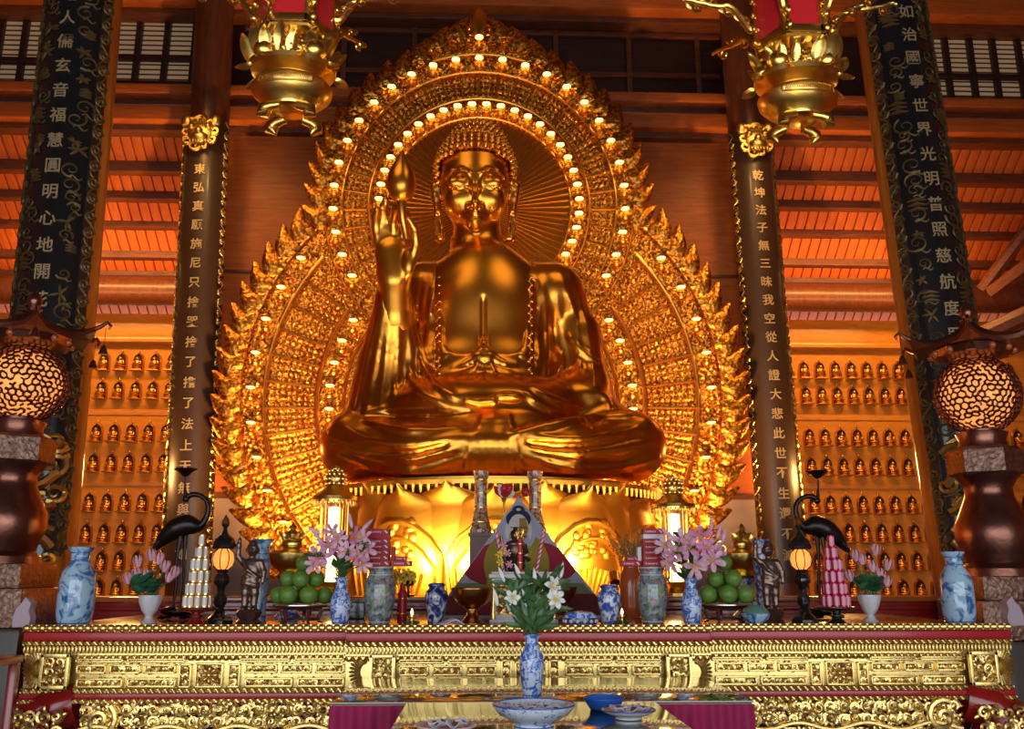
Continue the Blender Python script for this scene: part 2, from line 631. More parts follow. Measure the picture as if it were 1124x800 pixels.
# ---- sloping lower roofs over the side bays: slats with purlins below
ya, yb = YW + .1, YN + .3
za, zb = Z(100, 148, ya), Z(100, 348, yb)
for side, (x0, x1) in (('left', (-11, xl - .15)), ('right', (xr + .15, 11))):
    t = MB()
    n = int((x1 - x0) / .17)
    L = math.hypot(yb - ya, zb - za)
    ang = math.atan2(zb - za, yb - ya)
    for i in range(n):
        x = x0 + (i + .5) * (x1 - x0) / n
        t.box((x, (ya + yb) / 2, (za + zb) / 2), (.148, L, .06), .012, rot=(ang, 0, 0))
    t.box(((x0 + x1) / 2, (ya + yb) / 2, (za + zb) / 2 + .05), (x1 - x0, L, .04), rot=(ang, 0, 0))
    struct(t.build('ceiling_slope_' + side, M['tile']))
    pu = MB()
    for (pa, pb) in ((168, 186), (199, 216), (231, 247), (264, 280), (291, 300)):
        yy = ya + (yb - ya) * ((pa + pb) / 2 - 148) / 200
        z1, z0 = Z(100, pa - 4, yy), Z(100, pb + 4, yy)
        pu.box(((x0 + x1) / 2, yy, (z0 + z1) / 2), (x1 - x0, .2, z1 - z0), .03)
    struct(pu.build('trim_purlins_' + side, M['wood_beam']))
    # round tie beam and fascia above the niches
    tb = MB()
    zz = Z(150, 319, 15.4)
    tb.tube([(x0, 15.4, zz), (x1, 15.4, zz)], (Z(150, 304, 15.4) - Z(150, 335, 15.4)) / 2, 16)
    struct(tb.build('trim_tie_' + side, M['wood_coldark']))
    fa = MB()
    z1, z0 = Z(150, 344, YN - .1), Z(150, 377, YN - .1)
    fa.box(((x0 + x1) / 2, YN - .02, (z0 + z1) / 2), (x1 - x0, .16, z1 - z0), .02)
    fa.box(((x0 + x1) / 2, YN - .08, z0 + .06), (x1 - x0, .2, .1), .03)
    struct(fa.build('trim_fascia_' + side, M['niche']))
# hip rafter and brackets on the far right
hr = MB()
hr.tube([P(1078, 318, 14.6), P(1150, 222, 13.6)], .11, 8)
hr.tube([P(1088, 322, 14.4), P(1160, 268, 13.4)], .13, 8)
hr.tube([P(1040, 385, 14.6), P(1150, 335, 13.6)], .16, 8)
struct(hr.build('trim_hip', M['wood_beam']))

# ---- niche walls with their seated figures
ROWS_L = [397, 428, 475, 508, 551.5, 585.5, 616, 647]
XS_L = [88, 107, 126, 145, 164, 183]
ROWS_R = [406, 434, 480, 512, 553.5, 585, 616, 647]
XS_R = [870, 887.5, 905, 922.5, 940, 957.5, 975, 992.5, 1010]
ORD = ['first', 'second', 'third', 'fourth', 'fifth', 'sixth', 'seventh', 'eighth', 'ninth', 'tenth', 'eleventh', 'twelfth', 'thirteenth', 'fourteenth', 'fifteenth']


def arch(w, h, n=10):
    """pointed arch outline, base at z=0"""
    out = [(-w, 0), (-w, h * .55)]
    for i in range(1, n):
        t = i / n
        out.append((-w * math.cos(t * PI / 2) ** .8, h * (.55 + .38 * math.sin(t * PI / 2))))
    out.append((0, h))
    out += [(-x, z) for x, z in reversed(out[:-1])]
    return out


def seated_figure_mb(h):
    """a small seated figure, height h, base at the origin, facing -y"""
    b = MB()
    b.lathe([(.30 * h, 0), (.34 * h, .04 * h), (.25 * h, .09 * h), (.33 * h, .15 * h), (.28 * h, .19 * h), (0, .2 * h)], 14, sy=.7)
    b.ell((0, -.02 * h, .28 * h), (.36 * h, .22 * h, .10 * h), 14, 8)
    b.ell((0, .02 * h, .48 * h), (.19 * h, .13 * h, .24 * h), 12, 8)
    b.ell((0, .02 * h, .62 * h), (.22 * h, .11 * h, .09 * h), 12, 8)
    for s in (-1, 1):
        b.tube([(s * .2 * h, .02 * h, .62 * h), (s * .25 * h, .0, .45 * h), (s * .05 * h, -.16 * h, .36 * h)], [.065 * h, .06 * h, .045 * h], 8)
        b.ell((s * .115 * h, 0, .80 * h), (.02 * h, .03 * h, .06 * h), 6, 5)
    b.ell((0, 0, .81 * h), (.11 * h, .115 * h, .135 * h), 12, 8)
    return b


def hair_mb(h):
    b = MB()
    b.ell((0, .03 * h, .865 * h), (.115 * h, .11 * h, .09 * h), 12, 8)
    b.ell((0, .02 * h, .955 * h), (.055 * h, .055 * h, .05 * h), 10, 6)
    return b


FH = .265
fig = thing('niche_figure', 'x', 'statuette')
seated_figure_mb(FH).build('body', M['niche_edge'], fig)
hair_mb(FH).build('hair', M['bronze'], fig)
fig_kids = kids(fig)
used = [False]

NW, NHH = .108, .37
nb = MB()
ol = arch(NW, NHH)
inn = arch(NW * .78, NHH * .86)
ring = []
for (a, b_) in zip(ol, inn):
    ring.append((a[0], a[1] - 0.0))
# frame: strip between the two arches, raised off the board
vv, ff = [], []
n_ = len(ol)
for (x, z) in ol:
    vv.append((x, 0, z))
for (x, z) in inn:
    vv.append((x, -.05, z + .02))
for (x, z) in inn:
    vv.append((x * .97, -.012, z + .02))
for i in range(n_ - 1):
    ff.append((i, i + 1, n_ + i + 1, n_ + i))
    ff.append((n_ + i, n_ + i + 1, 2 * n_ + i + 1, 2 * n_ + i))
nb.add(vv, ff, mi=0)
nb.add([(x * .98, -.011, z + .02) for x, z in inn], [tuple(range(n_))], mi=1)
nb.box((0, -.085, .010), (NW * 2.0, .17, .022), .006, mi=0)
nb.ell((0, -.02, NHH + .015), (.016, .016, .03), 8, 6, mi=0)
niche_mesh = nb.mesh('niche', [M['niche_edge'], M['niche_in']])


def niche_wall(name, x0, x1, xs, rows, pyref, side):
    z1 = Z(150, 377, YN)
    w = slab(name, x0, x1, YN, YN + .2, 0, z1, M['niche'])
    zc = []
    tm = MB()
    for r in rows:
        zc.append(Z(xs[0], r + 11, YN))
    for za_, zb_ in ((1, 2), (3, 4)):
        zmid = (zc[za_] + zc[zb_] + NHH) / 2 - .02
        tm.box(((x0 + x1) / 2, YN - .01, zmid), (x1 - x0, .03, .10), .01)
    tm.build('rail', M['niche'], w)
    for ri, z in enumerate(zc):
        for ci, px in enumerate(xs):
            x = X(px, pyref, YN)
            o = bpy.data.objects.new('niche', niche_mesh)
            COL.objects.link(o)
            o.parent = w
            o.location = (x, YN - .001, z)
            side_word = 'column' if side == 'left' else 'column'
            order = (len(xs) - 1 - ci) if side == 'left' else ci
            lb = 'gilt niche figure, %s wall, %s row from top, %s from the dark inner column' % (side, ORD[ri], ORD[order])
            loc = (x, YN - .088, z + .0215)
            if not used[0]:
                used[0] = True
                fig.location = loc
                fig['label'] = lb
                fig['group'] = 'small figures in the ' + side + ' niche wall'
            else:
                dup(fig, loc, label=lb, group='small figures in the ' + side + ' niche wall', children=fig_kids)


niche_wall('wall_niche_left', -11, xl - .15, XS_L, ROWS_L, 475, 'left')
niche_wall('wall_niche_right', xr + .15, 11, XS_R + [1098, 1115.5], ROWS_R, 480, 'right')

# ---- columns and the couplet boards hung on them
CH = {}
txt_curve = bpy.data.curves.new('t', 'FONT')
txt_obj = bpy.data.objects.new('t', txt_curve)
COL.objects.link(txt_obj)


def glyph(ch, ext=.02):
    """a character as verts, faces in the xz plane, unit size, centred, facing -y"""
    if (ch, ext) not in CH:
        txt_curve.body = ch
        txt_curve.extrude = ext
        txt_curve.resolution_u = 3
        txt_curve.offset = .012
        dg = bpy.context.evaluated_depsgraph_get()
        dg.update()
        me = bpy.data.meshes.new_from_object(txt_obj.evaluated_get(dg))
        v = np.array([x.co[:] for x in me.vertices])
        f = [tuple(p.vertices) for p in me.polygons]
        c = (v.min(0) + v.max(0)) / 2
        v = v - c
        v = np.stack([v[:, 0], -v[:, 2], v[:, 1]], 1)
        CH[(ch, ext)] = (v, f)
        bpy.data.meshes.remove(me)
    return CH[(ch, ext)]


def axis_matrix(a, d):
    """local z along d, local -y as near the hall's front as may be"""
    z = Vector(d).normalized()
    y = Vector((0, 1, 0))
    y = (y - z * y.dot(z)).normalized()
    x = y.cross(z)
    m_ = Matrix.Identity(4)
    for i in range(3):
        m_[i][0], m_[i][1], m_[i][2], m_[i][3] = x[i], y[i], z[i], a[i]
    return m_


def column(name, pa, pb, Y, rpx, mt, text, zlo, zhi, half, label, bands, csize, mask=False):
    """pa, pb: two pixels on the axis"""
    A, B = P(pa[0], pa[1], Y), P(pb[0], pb[1], Y)
    d = (A - B) / (A[2] - B[2])
    base = B - d * B[2]
    top = base + d * ZC
    r = rpx * SC(pa[1], Y)
    c = MB().lathe([(r * 1.0, 0), (r * 1.0, ZC * .5), (r * .97, ZC / abs(Vector(d).normalized().z))], 32)
    Mx = axis_matrix(base, d)
    o = struct(c.build(name, mt))
    o.matrix_world = Mx
    # stone base
    q = MB().box((0, 0, .09), (r * 3, r * 3, .18), .03).lathe([(r * 1.45, .18), (r * 1.5, .26), (r * 1.25, .36), (r * 1.02, .42)], 24)
    q.build('plinth', M['marble'], o)
    # board
    s = 1 / Vector(d).normalized().z
    bd = thing('couplet_board', label, 'couplet board', group='couplet boards on the columns')
    bd.matrix_world = Mx @ Matrix.Translation((0, 0, zlo * s))
    H = (zhi - zlo) * s
    ri = r + .012
    ro = r + .05

    def arc(a0, a1, z0, z1, rr, n, nv=1):
        b = MB()

        def fn(rad):
            return lambda u, v: (rad * math.sin(a0 + (a1 - a0) * (u + 1) / 2), -rad * math.cos(a0 + (a1 - a0) * (u + 1) / 2), z0 + (z1 - z0) * v)
        # closed shell
        vs, fs = [], []
        for k in range(n + 1):
            a = a0 + (a1 - a0) * k / n
            for rad in (ri, rr):
                for z in (z0, z1):
                    vs.append((rad * math.sin(a), -rad * math.cos(a), z))
        for k in range(n):
            i, j = 4 * k, 4 * k + 4
            fs += [(i, i + 1, j + 1, j), (i + 2, j + 2, j + 3, i + 3), (i, j, j + 2, i + 2), (i + 1, i + 3, j + 3, j + 1)]
        fs += [(0, 2, 3, 1), (4 * n, 4 * n + 1, 4 * n + 3, 4 * n + 2)]
        b.add(vs, fs)
        return b
    hb = half * .74
    arc(-hb, hb, 0, H, ro, 20).build('board', bands[0], bd, angle=30)
    for sg in (-1, 1):
        a0, a1 = (hb, half) if sg > 0 else (-half, -hb)
        arc(a0, a1, 0, H, ro + .01, 6).build('border', bands[1], bd, angle=30)
        # running scroll on the border
        sb = MB()
        am = (a0 + a1) / 2
        wv = abs(a1 - a0) * .36
        pts = []
        nn = max(8, int(H / (r * .10)))
        for i in range(nn + 1):
            a = am + wv * math.sin(i * .9)
            pts.append(((ro + .02) * math.sin(a), -(ro + .02) * math.cos(a), H * i / nn))
        sb.tube(pts, r * .035, 5)
        k = 0
        z = r * .3
        while z < H - r * .3:
            pts = []
            for i in range(14):
                t = i / 13
                rr = r * .20 * (1 - .8 * t)
                g = t * 1.6 * 2 * PI * (1 if k % 2 else -1)
                a = am + rr * math.cos(g) * .75 / r
                pts.append(((ro + .022) * math.sin(a), -(ro + .022) * math.cos(a), z + rr * math.sin(g)))
            sb.tube(pts, r * .045, 5)
            z += r * .52
            k += 1
        sb.build('border_scroll', bands[2], bd)
    nch = len(text)
    zz0, zz1 = H * .035, H * (.90 if mask else .985)
    for i, ch in enumerate(text):
        v, f = glyph(ch)
        z = zz1 - (i + .5) * (zz1 - zz0) / nch
        MB().add(v * csize + np.array([0, -(ro + .012), z]), f).build('character', bands[3], bd, smooth=False)
    return bd, H, r, ro, hb


def motifs(bd, H, r, ro, hb, seed, mt):
    """painted-gilt clouds, fish and mountains at either side of the characters"""
    rg = random.Random(seed)
    z = r * .5
    while z < H - r * .5:
        for sg in (-1, 1):
            b = MB()
            a = sg * hb * rg.uniform(.52, .74)
            zz = z + rg.uniform(-.2, .2) * r
            kind = rg.random()
            rr = r * rg.uniform(.16, .30)

            def on(da, dz, off=.012):
                g = a + da / r
                return ((ro + off) * math.sin(g), -(ro + off) * math.cos(g), zz + dz)
            if kind < .55:
                pts = [on(x, q) for x, q in spiral((0, 0), rr, 1.4, rg.uniform(0, 6), rg.choice((-1, 1)), 18)]
                b.tube(pts, [r * .035 * (1.2 - i / 18) for i in range(18)], 5)
                pts = [on(rr * (t - .2), -rr + .25 * rr * math.sin(5 * t)) for t in np.linspace(0, 1.3, 8)]
                b.tube(pts, r * .03, 5)
            elif kind < .8:
                for q in range(3):
                    b.tube([on(-rr * .8, q * rr * .5), on(0, q * rr * .5 + .1 * rr), on(rr * .8, q * rr * .5 - .1 * rr)], [r * .02, r * .075, r * .02], 6)
            else:
                for q in range(5):
                    g = q * 2 * PI / 5 + rg.random()
                    b.tube([on(0, 0), on(.5 * rr * math.cos(g), .5 * rr * math.sin(g)), on(rr * math.cos(g), rr * math.sin(g))], [r * .03, r * .06, r * .015], 6)
            b.build('gilt_motif', mt, bd)
        z += r * .46


zA = Z(60, 612, 8.6)
BIG = (M['lac_black'], M['lac_brown'], M['dim_gold'], M['char_gold'])
r1 = column('column', (97, 0), (42, 580), 8.6, 34, M['wood_col'], '禪祥宗教慈悲延德法意正傳國故人儒玄音福慧圓明心地開花香雲遍覆人天道', zA, 11.2, R(62),
            'curved black couplet board with gilt characters on big column nearest the left edge', BIG, .165)
motifs(*r1, 3, M['dim_gold'])
r2 = column('column', (971, 0), (1060, 600), 8.6, 33, M['wood_col'], '廣學真朗空身字憲聖師道月真如治國寧世界光明普照慈航度眾生願海無邊法', zA, 11.2, R(62),
            'curved black couplet board with gilt characters on big column nearest the right edge', BIG, .165)
motifs(*r2, 5, M['dim_gold'])
SML = (M['lac_brown'], M['lac_brown'], M['old_gold'], M['char_gold'])
YI = 12.7
rA = column('column', (229, 160), (212, 520), YI, 21, M['wood_coldark'], '東弘真願施尼只捨哭捨了擔了法上天無與亦如', Z(210, 640, YI), Z(226, 142, YI), R(70),
            'narrow dark couplet board between left niches and halo, gilt lion mask on top', SML, .17, True)
rB = column('column', (821, 160), (851, 540), YI, 21, M['wood_coldark'], '乾坤法子無三昧我空從人證大悲此世不生還不滅', Z(860, 640, YI), Z(822, 150, YI), R(70),
            'narrow dark couplet board between halo and right niches, gilt lion mask on top', SML, .17, True)
# gilt lion masks crowning the two narrow boards
for (bd, H, r, ro, hb) in (rA, rB):
    mk = MB()
    w = r * 1.0
    z0 = H - .28
    yf = -(ro + .02)
    mk.ell((0, yf - .05, z0), (w * .72, .07, w * .62), 18, 12)
    mk.ell((0, yf - .10, z0 - .09), (.13, .07, .10), 12, 8)
    mk.ell((0, yf - .13, z0 + .0), (.06, .05, .07), 10, 8)
    for sg in (-1, 1):
        mk.ell((sg * .12, yf - .10, z0 + .09), (.055, .04, .05), 10, 8)
        mk.ell((sg * w * .70, yf - .04, z0 + .2), (.09, .05, .11), 10, 8)
        for q in range(5):
            a = R(20 + q * 32) * sg
            c0 = (sg * (.18 + .05 * (q % 2)) * math.cos(a) + sg * .08, z0 + .22 * math.sin(a) - .02)
            mk.tube([(x, yf - .06, zz) for x, zz in spiral((sg * w * .72 * math.cos(R(q * 40 - 70)), z0 + w * .66 * math.sin(R(q * 40 - 70))), .10, 1.2, q, sg, 14)], .028, 6)
    for q in range(7):
        a = R(30 + q * 20)
        mk.tube([(w * .6 * math.cos(a), yf - .05, z0 + w * .5 * math.sin(a)), (w * .85 * math.cos(a), yf - .03, z0 + w * .85 * math.sin(a)), (w * .9 * math.cos(a + .2), yf, z0 + w * 1.1 * math.sin(a + .2))], [.06, .05, .015], 6)
    for q in range(6):
        mk.ell(((q - 2.5) * .045, yf - .14, z0 - .17), (.016, .02, .04), 6, 5)
    tag(mk.build('lion_mask', M['old_gold'], bd), 'gilt lion mask')
# gilt carved dragon foot at the lower end of the big boards
for (bd, H, r, ro, hb), sd in ((r1, 1), (r2, 2)):
    rg = random.Random(sd)
    b = MB()
    for q in range(26):
        a = rg.uniform(-hb, hb)
        z = rg.uniform(-.05, 1.05)
        sp = spiral((0, 0), rg.uniform(.06, .14), 1.5, rg.uniform(0, 6), rg.choice((-1, 1)), 18)
        b.tube([((ro + .03) * math.sin(a + x / r), -(ro + .03 + .02 * math.sin(i)) * math.cos(a + x / r), z + zz) for i, (x, zz) in enumerate(sp)], [.030 * (1.1 - i / 20) for i in range(18)], 6)
    for q in range(5):
        z = .12 + q * .2
        pts = [((ro + .04) * math.sin(t * hb), -(ro + .05) * math.cos(t * hb), z + .10 * math.sin(4 * t + q)) for t in np.linspace(-.9, .9, 14)]
        b.tube(pts, .045, 7)
    b.build('gilt_dragon', M['old_gold'], bd)

# ================================================================== THE HALO
YH = 12.1
HC = (526.0, 232.0)
BC = (528.0, 448.0)
base = P(528, 700, YH)
halo = thing('halo', 'huge gilded carved double halo with flame edge standing behind the seated statue', 'halo', (base[0], YH, 0))


def hp(c, r, a, off=0.0):
    """point on the halo plane; a counted from the right, counter-clockwise"""
    p = P(c[0] + r * math.cos(a), c[1] - r * math.sin(a), YH)
    p[1] -= off
    return p


def in_head(px, py, r=178):
    return math.hypot(px - HC[0], py - HC[1]) < r


def outline_disc(c, r, off, thick, tip=None):
    b = MB()
    n = 180
    pts = []
    for i in range(n):
        a = 2 * PI * i / n
        rr = r
        if tip:
            da = abs((a - PI / 2 + PI) % (2 * PI) - PI)
            if da < tip[1]:
                t = 1 - da / tip[1]
                rr = r + tip[0] * (t ** 2.2)
        pts.append(hp(c, rr, a, off))
    v = [tuple(p) for p in pts] + [(p[0], p[1] + thick, p[2]) for p in pts]
    f = [tuple(range(n)), tuple(range(2 * n - 1, n - 1, -1))] + [((i + 1) % n, i, n + i, n + (i + 1) % n) for i in range(n)]
    b.add(v, f)
    return b


outline_disc(BC, 280, 0, .16).build('body_disc', M['halo_plain'], halo, world=True)
TIP = (28, R(22))
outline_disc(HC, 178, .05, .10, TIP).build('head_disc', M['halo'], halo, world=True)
bs = MB().box((base[0], YH + .10, .3), (4.6, .22, .6), .05)
bs.build('foot', M['halo_plain'], halo, world=True)


def band(name, c, r0, r1, off, amp, cell, mt, a0=0.0, a1=2 * PI, pat=0, ds=2.0, skip_head=False):
    """a ring of real relief"""
    nr = max(3, int((r1 - r0) / 1.6))
    ns = int((a1 - a0) * (r0 + r1) / 2 / ds)
    rg = np.random.RandomState(int(r0))
    ph = rg.rand(4000)
    v, f = [], []
    for j in range(nr + 1):
        r = r0 + (r1 - r0) * j / nr
        for i in range(ns + 1):
            a = a0 + (a1 - a0) * i / ns
            s, t = a * (r0 + r1) / 2, r - r0
            edge = min(1, t / 2.5, (r1 - r) / 2.5)
            ci, cj = int(s / cell), int(t / cell)
            k = ph[(ci * 31 + cj * 7) % 4000]
            if pat == 0:
                h = abs(math.sin(PI * s / cell)) * abs(math.sin(PI * t / cell)) * (.55 + .6 * k)
            elif pat == 1:
                h = .5 + .5 * math.sin(2 * PI * s / cell + 2.2 * math.sin(2 * PI * t / cell * .7 + 6 * k))
            else:
                h = (.5 + .5 * math.cos(2 * PI * s / cell)) ** .7 * math.sin(PI * t / (r1 - r0)) + .3 * k
            v.append(tuple(hp(c, r, a, off + amp * max(0, h) * max(0, edge))))
    w = ns + 1
    for j in range(nr):
        for i in range(ns):
            if skip_head:
                r = r0 + (r1 - r0) * j / nr
                a = a0 + (a1 - a0) * i / ns
                if in_head(c[0] + r * math.cos(a), c[1] - r * math.sin(a), 172):
                    continue
            f.append((j * w + i, j * w + i + 1, (j + 1) * w + i + 1, (j + 1) * w + i))
    b = MB().add(v, f)
    return b.build(name, mt, halo, world=True)


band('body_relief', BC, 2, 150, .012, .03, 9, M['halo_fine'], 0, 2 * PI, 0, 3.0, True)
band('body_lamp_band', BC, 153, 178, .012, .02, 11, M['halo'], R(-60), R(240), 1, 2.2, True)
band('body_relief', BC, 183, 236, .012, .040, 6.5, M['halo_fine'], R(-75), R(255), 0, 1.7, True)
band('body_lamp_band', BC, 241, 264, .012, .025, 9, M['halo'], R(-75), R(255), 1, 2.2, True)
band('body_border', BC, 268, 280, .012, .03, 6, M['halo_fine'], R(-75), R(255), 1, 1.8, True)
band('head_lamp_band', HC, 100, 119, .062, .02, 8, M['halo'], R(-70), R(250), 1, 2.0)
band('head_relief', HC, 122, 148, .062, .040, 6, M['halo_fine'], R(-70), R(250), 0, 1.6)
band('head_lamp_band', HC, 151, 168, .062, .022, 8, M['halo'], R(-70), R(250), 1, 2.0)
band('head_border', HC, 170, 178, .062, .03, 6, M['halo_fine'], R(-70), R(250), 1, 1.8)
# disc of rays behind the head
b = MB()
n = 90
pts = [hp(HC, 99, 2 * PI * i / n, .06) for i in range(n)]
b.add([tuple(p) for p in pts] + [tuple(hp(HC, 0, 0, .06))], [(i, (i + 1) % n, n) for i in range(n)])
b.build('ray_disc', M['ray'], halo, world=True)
b = MB()
for i in range(88):
    a = 2 * PI * (i + .5) / 88
    b.tube([hp(HC, 20, a, .075), hp(HC, 60, a, .075), hp(HC, 99, a, .075)], [.006, .011, .017], 6)
b.build('rays', M['halo_plain'], halo, world=True)


def ringtube(name, c, r, off, rad, mt, a0, a1, bead=0, skip=False):
    b = MB()
    n = int(abs(a1 - a0) * r / 4)
    run = []
    for i in range(n + 1):
        a = a0 + (a1 - a0) * i / n
        if skip and in_head(c[0] + r * math.cos(a), c[1] - r * math.sin(a), 176):
            if len(run) > 2:
                b.tube(run, rad, 8)
            run = []
            continue
        run.append(hp(c, r, a, off))
        if bead and i % 2 == 0:
            b.ell(hp(c, r + bead, a, off + .01), rad * .9, 6, 4)
    if len(run) > 2:
        b.tube(run, rad, 8)
    return b.build(name, mt, halo, world=True)


for r_ in (151, 181, 239, 266):
    ringtube('ring_moulding', BC, r_, .03, .024, M['halo_plain'], R(-75), R(255), 3 if r_ != 151 else 0, True)
for r_ in (100, 120.5, 149.5, 169):
    ringtube('ring_moulding', HC, r_, .08, .020, M['halo_plain'], R(-70), R(250), 2 if r_ > 110 else 0)
for c, ra, rb_, na, off in ((HC, 121, 149, 44, .08), (BC, 182, 238, 50, .035)):
    for i in range(na):
        b = MB()
        a = 2 * PI * i / na
        if in_head(c[0] + rb_ * math.cos(a), c[1] - rb_ * math.sin(a), 176) and c is BC:
            continue
        b.tube([hp(c, ra, a, off), hp(c, rb_, a, off)], .018, 6)
        b.build('panel_divider', M['halo_plain'], halo, world=True)

# flame leaves along the edge


def flame(c, a, r, L, w, lean, off):
    o = hp(c, r, a, off)
    s = SC(c[1] - r * math.sin(a), YH)
    L, w = L * s, w * s
    b = MB()

    def fn(u, v):
        ww = w * (math.sin(PI * min(1, v * .86 + .14)) ** .75) * (1 - .25 * v)
        cx = -lean * L * .16 * math.sin(PI * v) + lean * L * .40 * v ** 2.2
        bul = .05 * (1 - u * u) * math.sin(PI * (v * .9 + .05)) + .012 * math.cos(u * 9) * (1 - v)
        return (cx + u * ww * .5 + 0.04 * L * math.sin(v * 9) * u, -bul, L * v)
    b.sheet(fn, 8, 10, .035)
    ca, sa = math.cos(a - PI / 2), math.sin(a - PI / 2)
    Mx = np.array([[ca, 0, -sa, o[0]], [0, 1, 0, o[1]], [sa, 0, ca, o[2]], [0, 0, 0, 1]])
    q = MB()
    for v in b.v:
        q.add(v, [], Mx)
    q.f, q.mi = b.f, b.mi
    return q


for side in (1, -1):
    for i in range(18):
        a = PI / 2 - side * R(6 + i * 7.2)
        px, py = HC[0] + 180 * math.cos(a), HC[1] - 180 * math.sin(a)
        if math.hypot(px - BC[0], py - BC[1]) < 270:
            continue
        extra = 20 * max(0, 1 - i / 2.6)
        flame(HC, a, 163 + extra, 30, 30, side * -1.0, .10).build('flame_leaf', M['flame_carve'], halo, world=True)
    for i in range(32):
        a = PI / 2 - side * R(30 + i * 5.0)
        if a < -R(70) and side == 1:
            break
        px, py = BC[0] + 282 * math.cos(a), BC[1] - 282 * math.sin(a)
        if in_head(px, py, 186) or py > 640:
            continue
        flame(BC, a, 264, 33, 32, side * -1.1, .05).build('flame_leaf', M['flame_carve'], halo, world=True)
flame(HC, PI / 2, 190, 34, 24, 0, .075).build('flame_leaf', M['halo_plain'], halo, world=True)
# inner leaf relief at the tip
b = MB()
for side in (1, -1):
    for i in range(5):
        a = PI / 2 - side * R(3 + i * 4)
        o = hp(HC, 182 + 12 * (1 - i / 5), a, .10)
        b.tube([(o[0] + x, o[1], o[2] + z) for x, z in spiral((0, 0), .10, 1.3, a, side, 16)], .022, 6)
b.build('tip_scroll', M['halo_plain'], halo, world=True)

# lamps: a lit canopy over a tiny seated figure
LS = .15
lm = MB()
lm.lathe([(.0, 0), (.05, .005), (.068, .03), (.06, .04), (0, .045)], 12, c=(0, -.04, -.12))
lm.ell((0, -.045, -.055), (.045, .035, .03), 10, 6)
lm.ell((0, -.04, -.02), (.026, .022, .045), 10, 6)
lm.ell((0, -.042, .028), (.018, .018, .022), 8, 6)
lm.lathe([(.012, .06), (.075, .066), (.065, .078), (.02, .098), (0, .10)], 14, c=(0, -.05, 0))
lamp_mesh = lm.mesh('halo_lamp', M['halo_plain'])
bb = MB().lathe([(0, .052), (.05, .054), (.06, .064), (.05, .068), (0, .068)], 14, c=(0, -.055, 0))
bb.ell((0, -.10, .064), (.055, .025, .014), 10, 6)
bulb_mesh = bb.mesh('bulb', M['lamp_warm'])


def put_lamp(c, r, a, off):
    o = bpy.data.objects.new('halo_lamp', lamp_mesh)
    COL.objects.link(o)
    o.parent = halo
    p = hp(c, r, a, off)
    o.location = Vector(p) - halo.location
    k = bpy.data.objects.new('bulb', bulb_mesh)
    COL.objects.link(k)
    k.parent = o


for i in range(34):
    put_lamp(HC, 109, PI / 2 + R(4.15 + (i - 17) * 8.3), .07)
for i in range(27):
    put_lamp(HC, 159, PI / 2 + R((i - 13) * 9.2), .07)
put_lamp(HC, 181, PI / 2, .08)
for side in (1, -1):
    for i in range(9):
        a = R(-20 + i * 8.8)
        aa = a if side == 1 else PI - a
        if not in_head(BC[0] + 166 * math.cos(aa), BC[1] - 166 * math.sin(aa), 178):
            put_lamp(BC, 166, aa, .03)
    for i in range(12):
        a = R(-40 + i * 8.75)
        aa = a if side == 1 else PI - a
        if not in_head(BC[0] + 252 * math.cos(aa), BC[1] - 252 * math.sin(aa), 178):
            put_lamp(BC, 252, aa, .03)


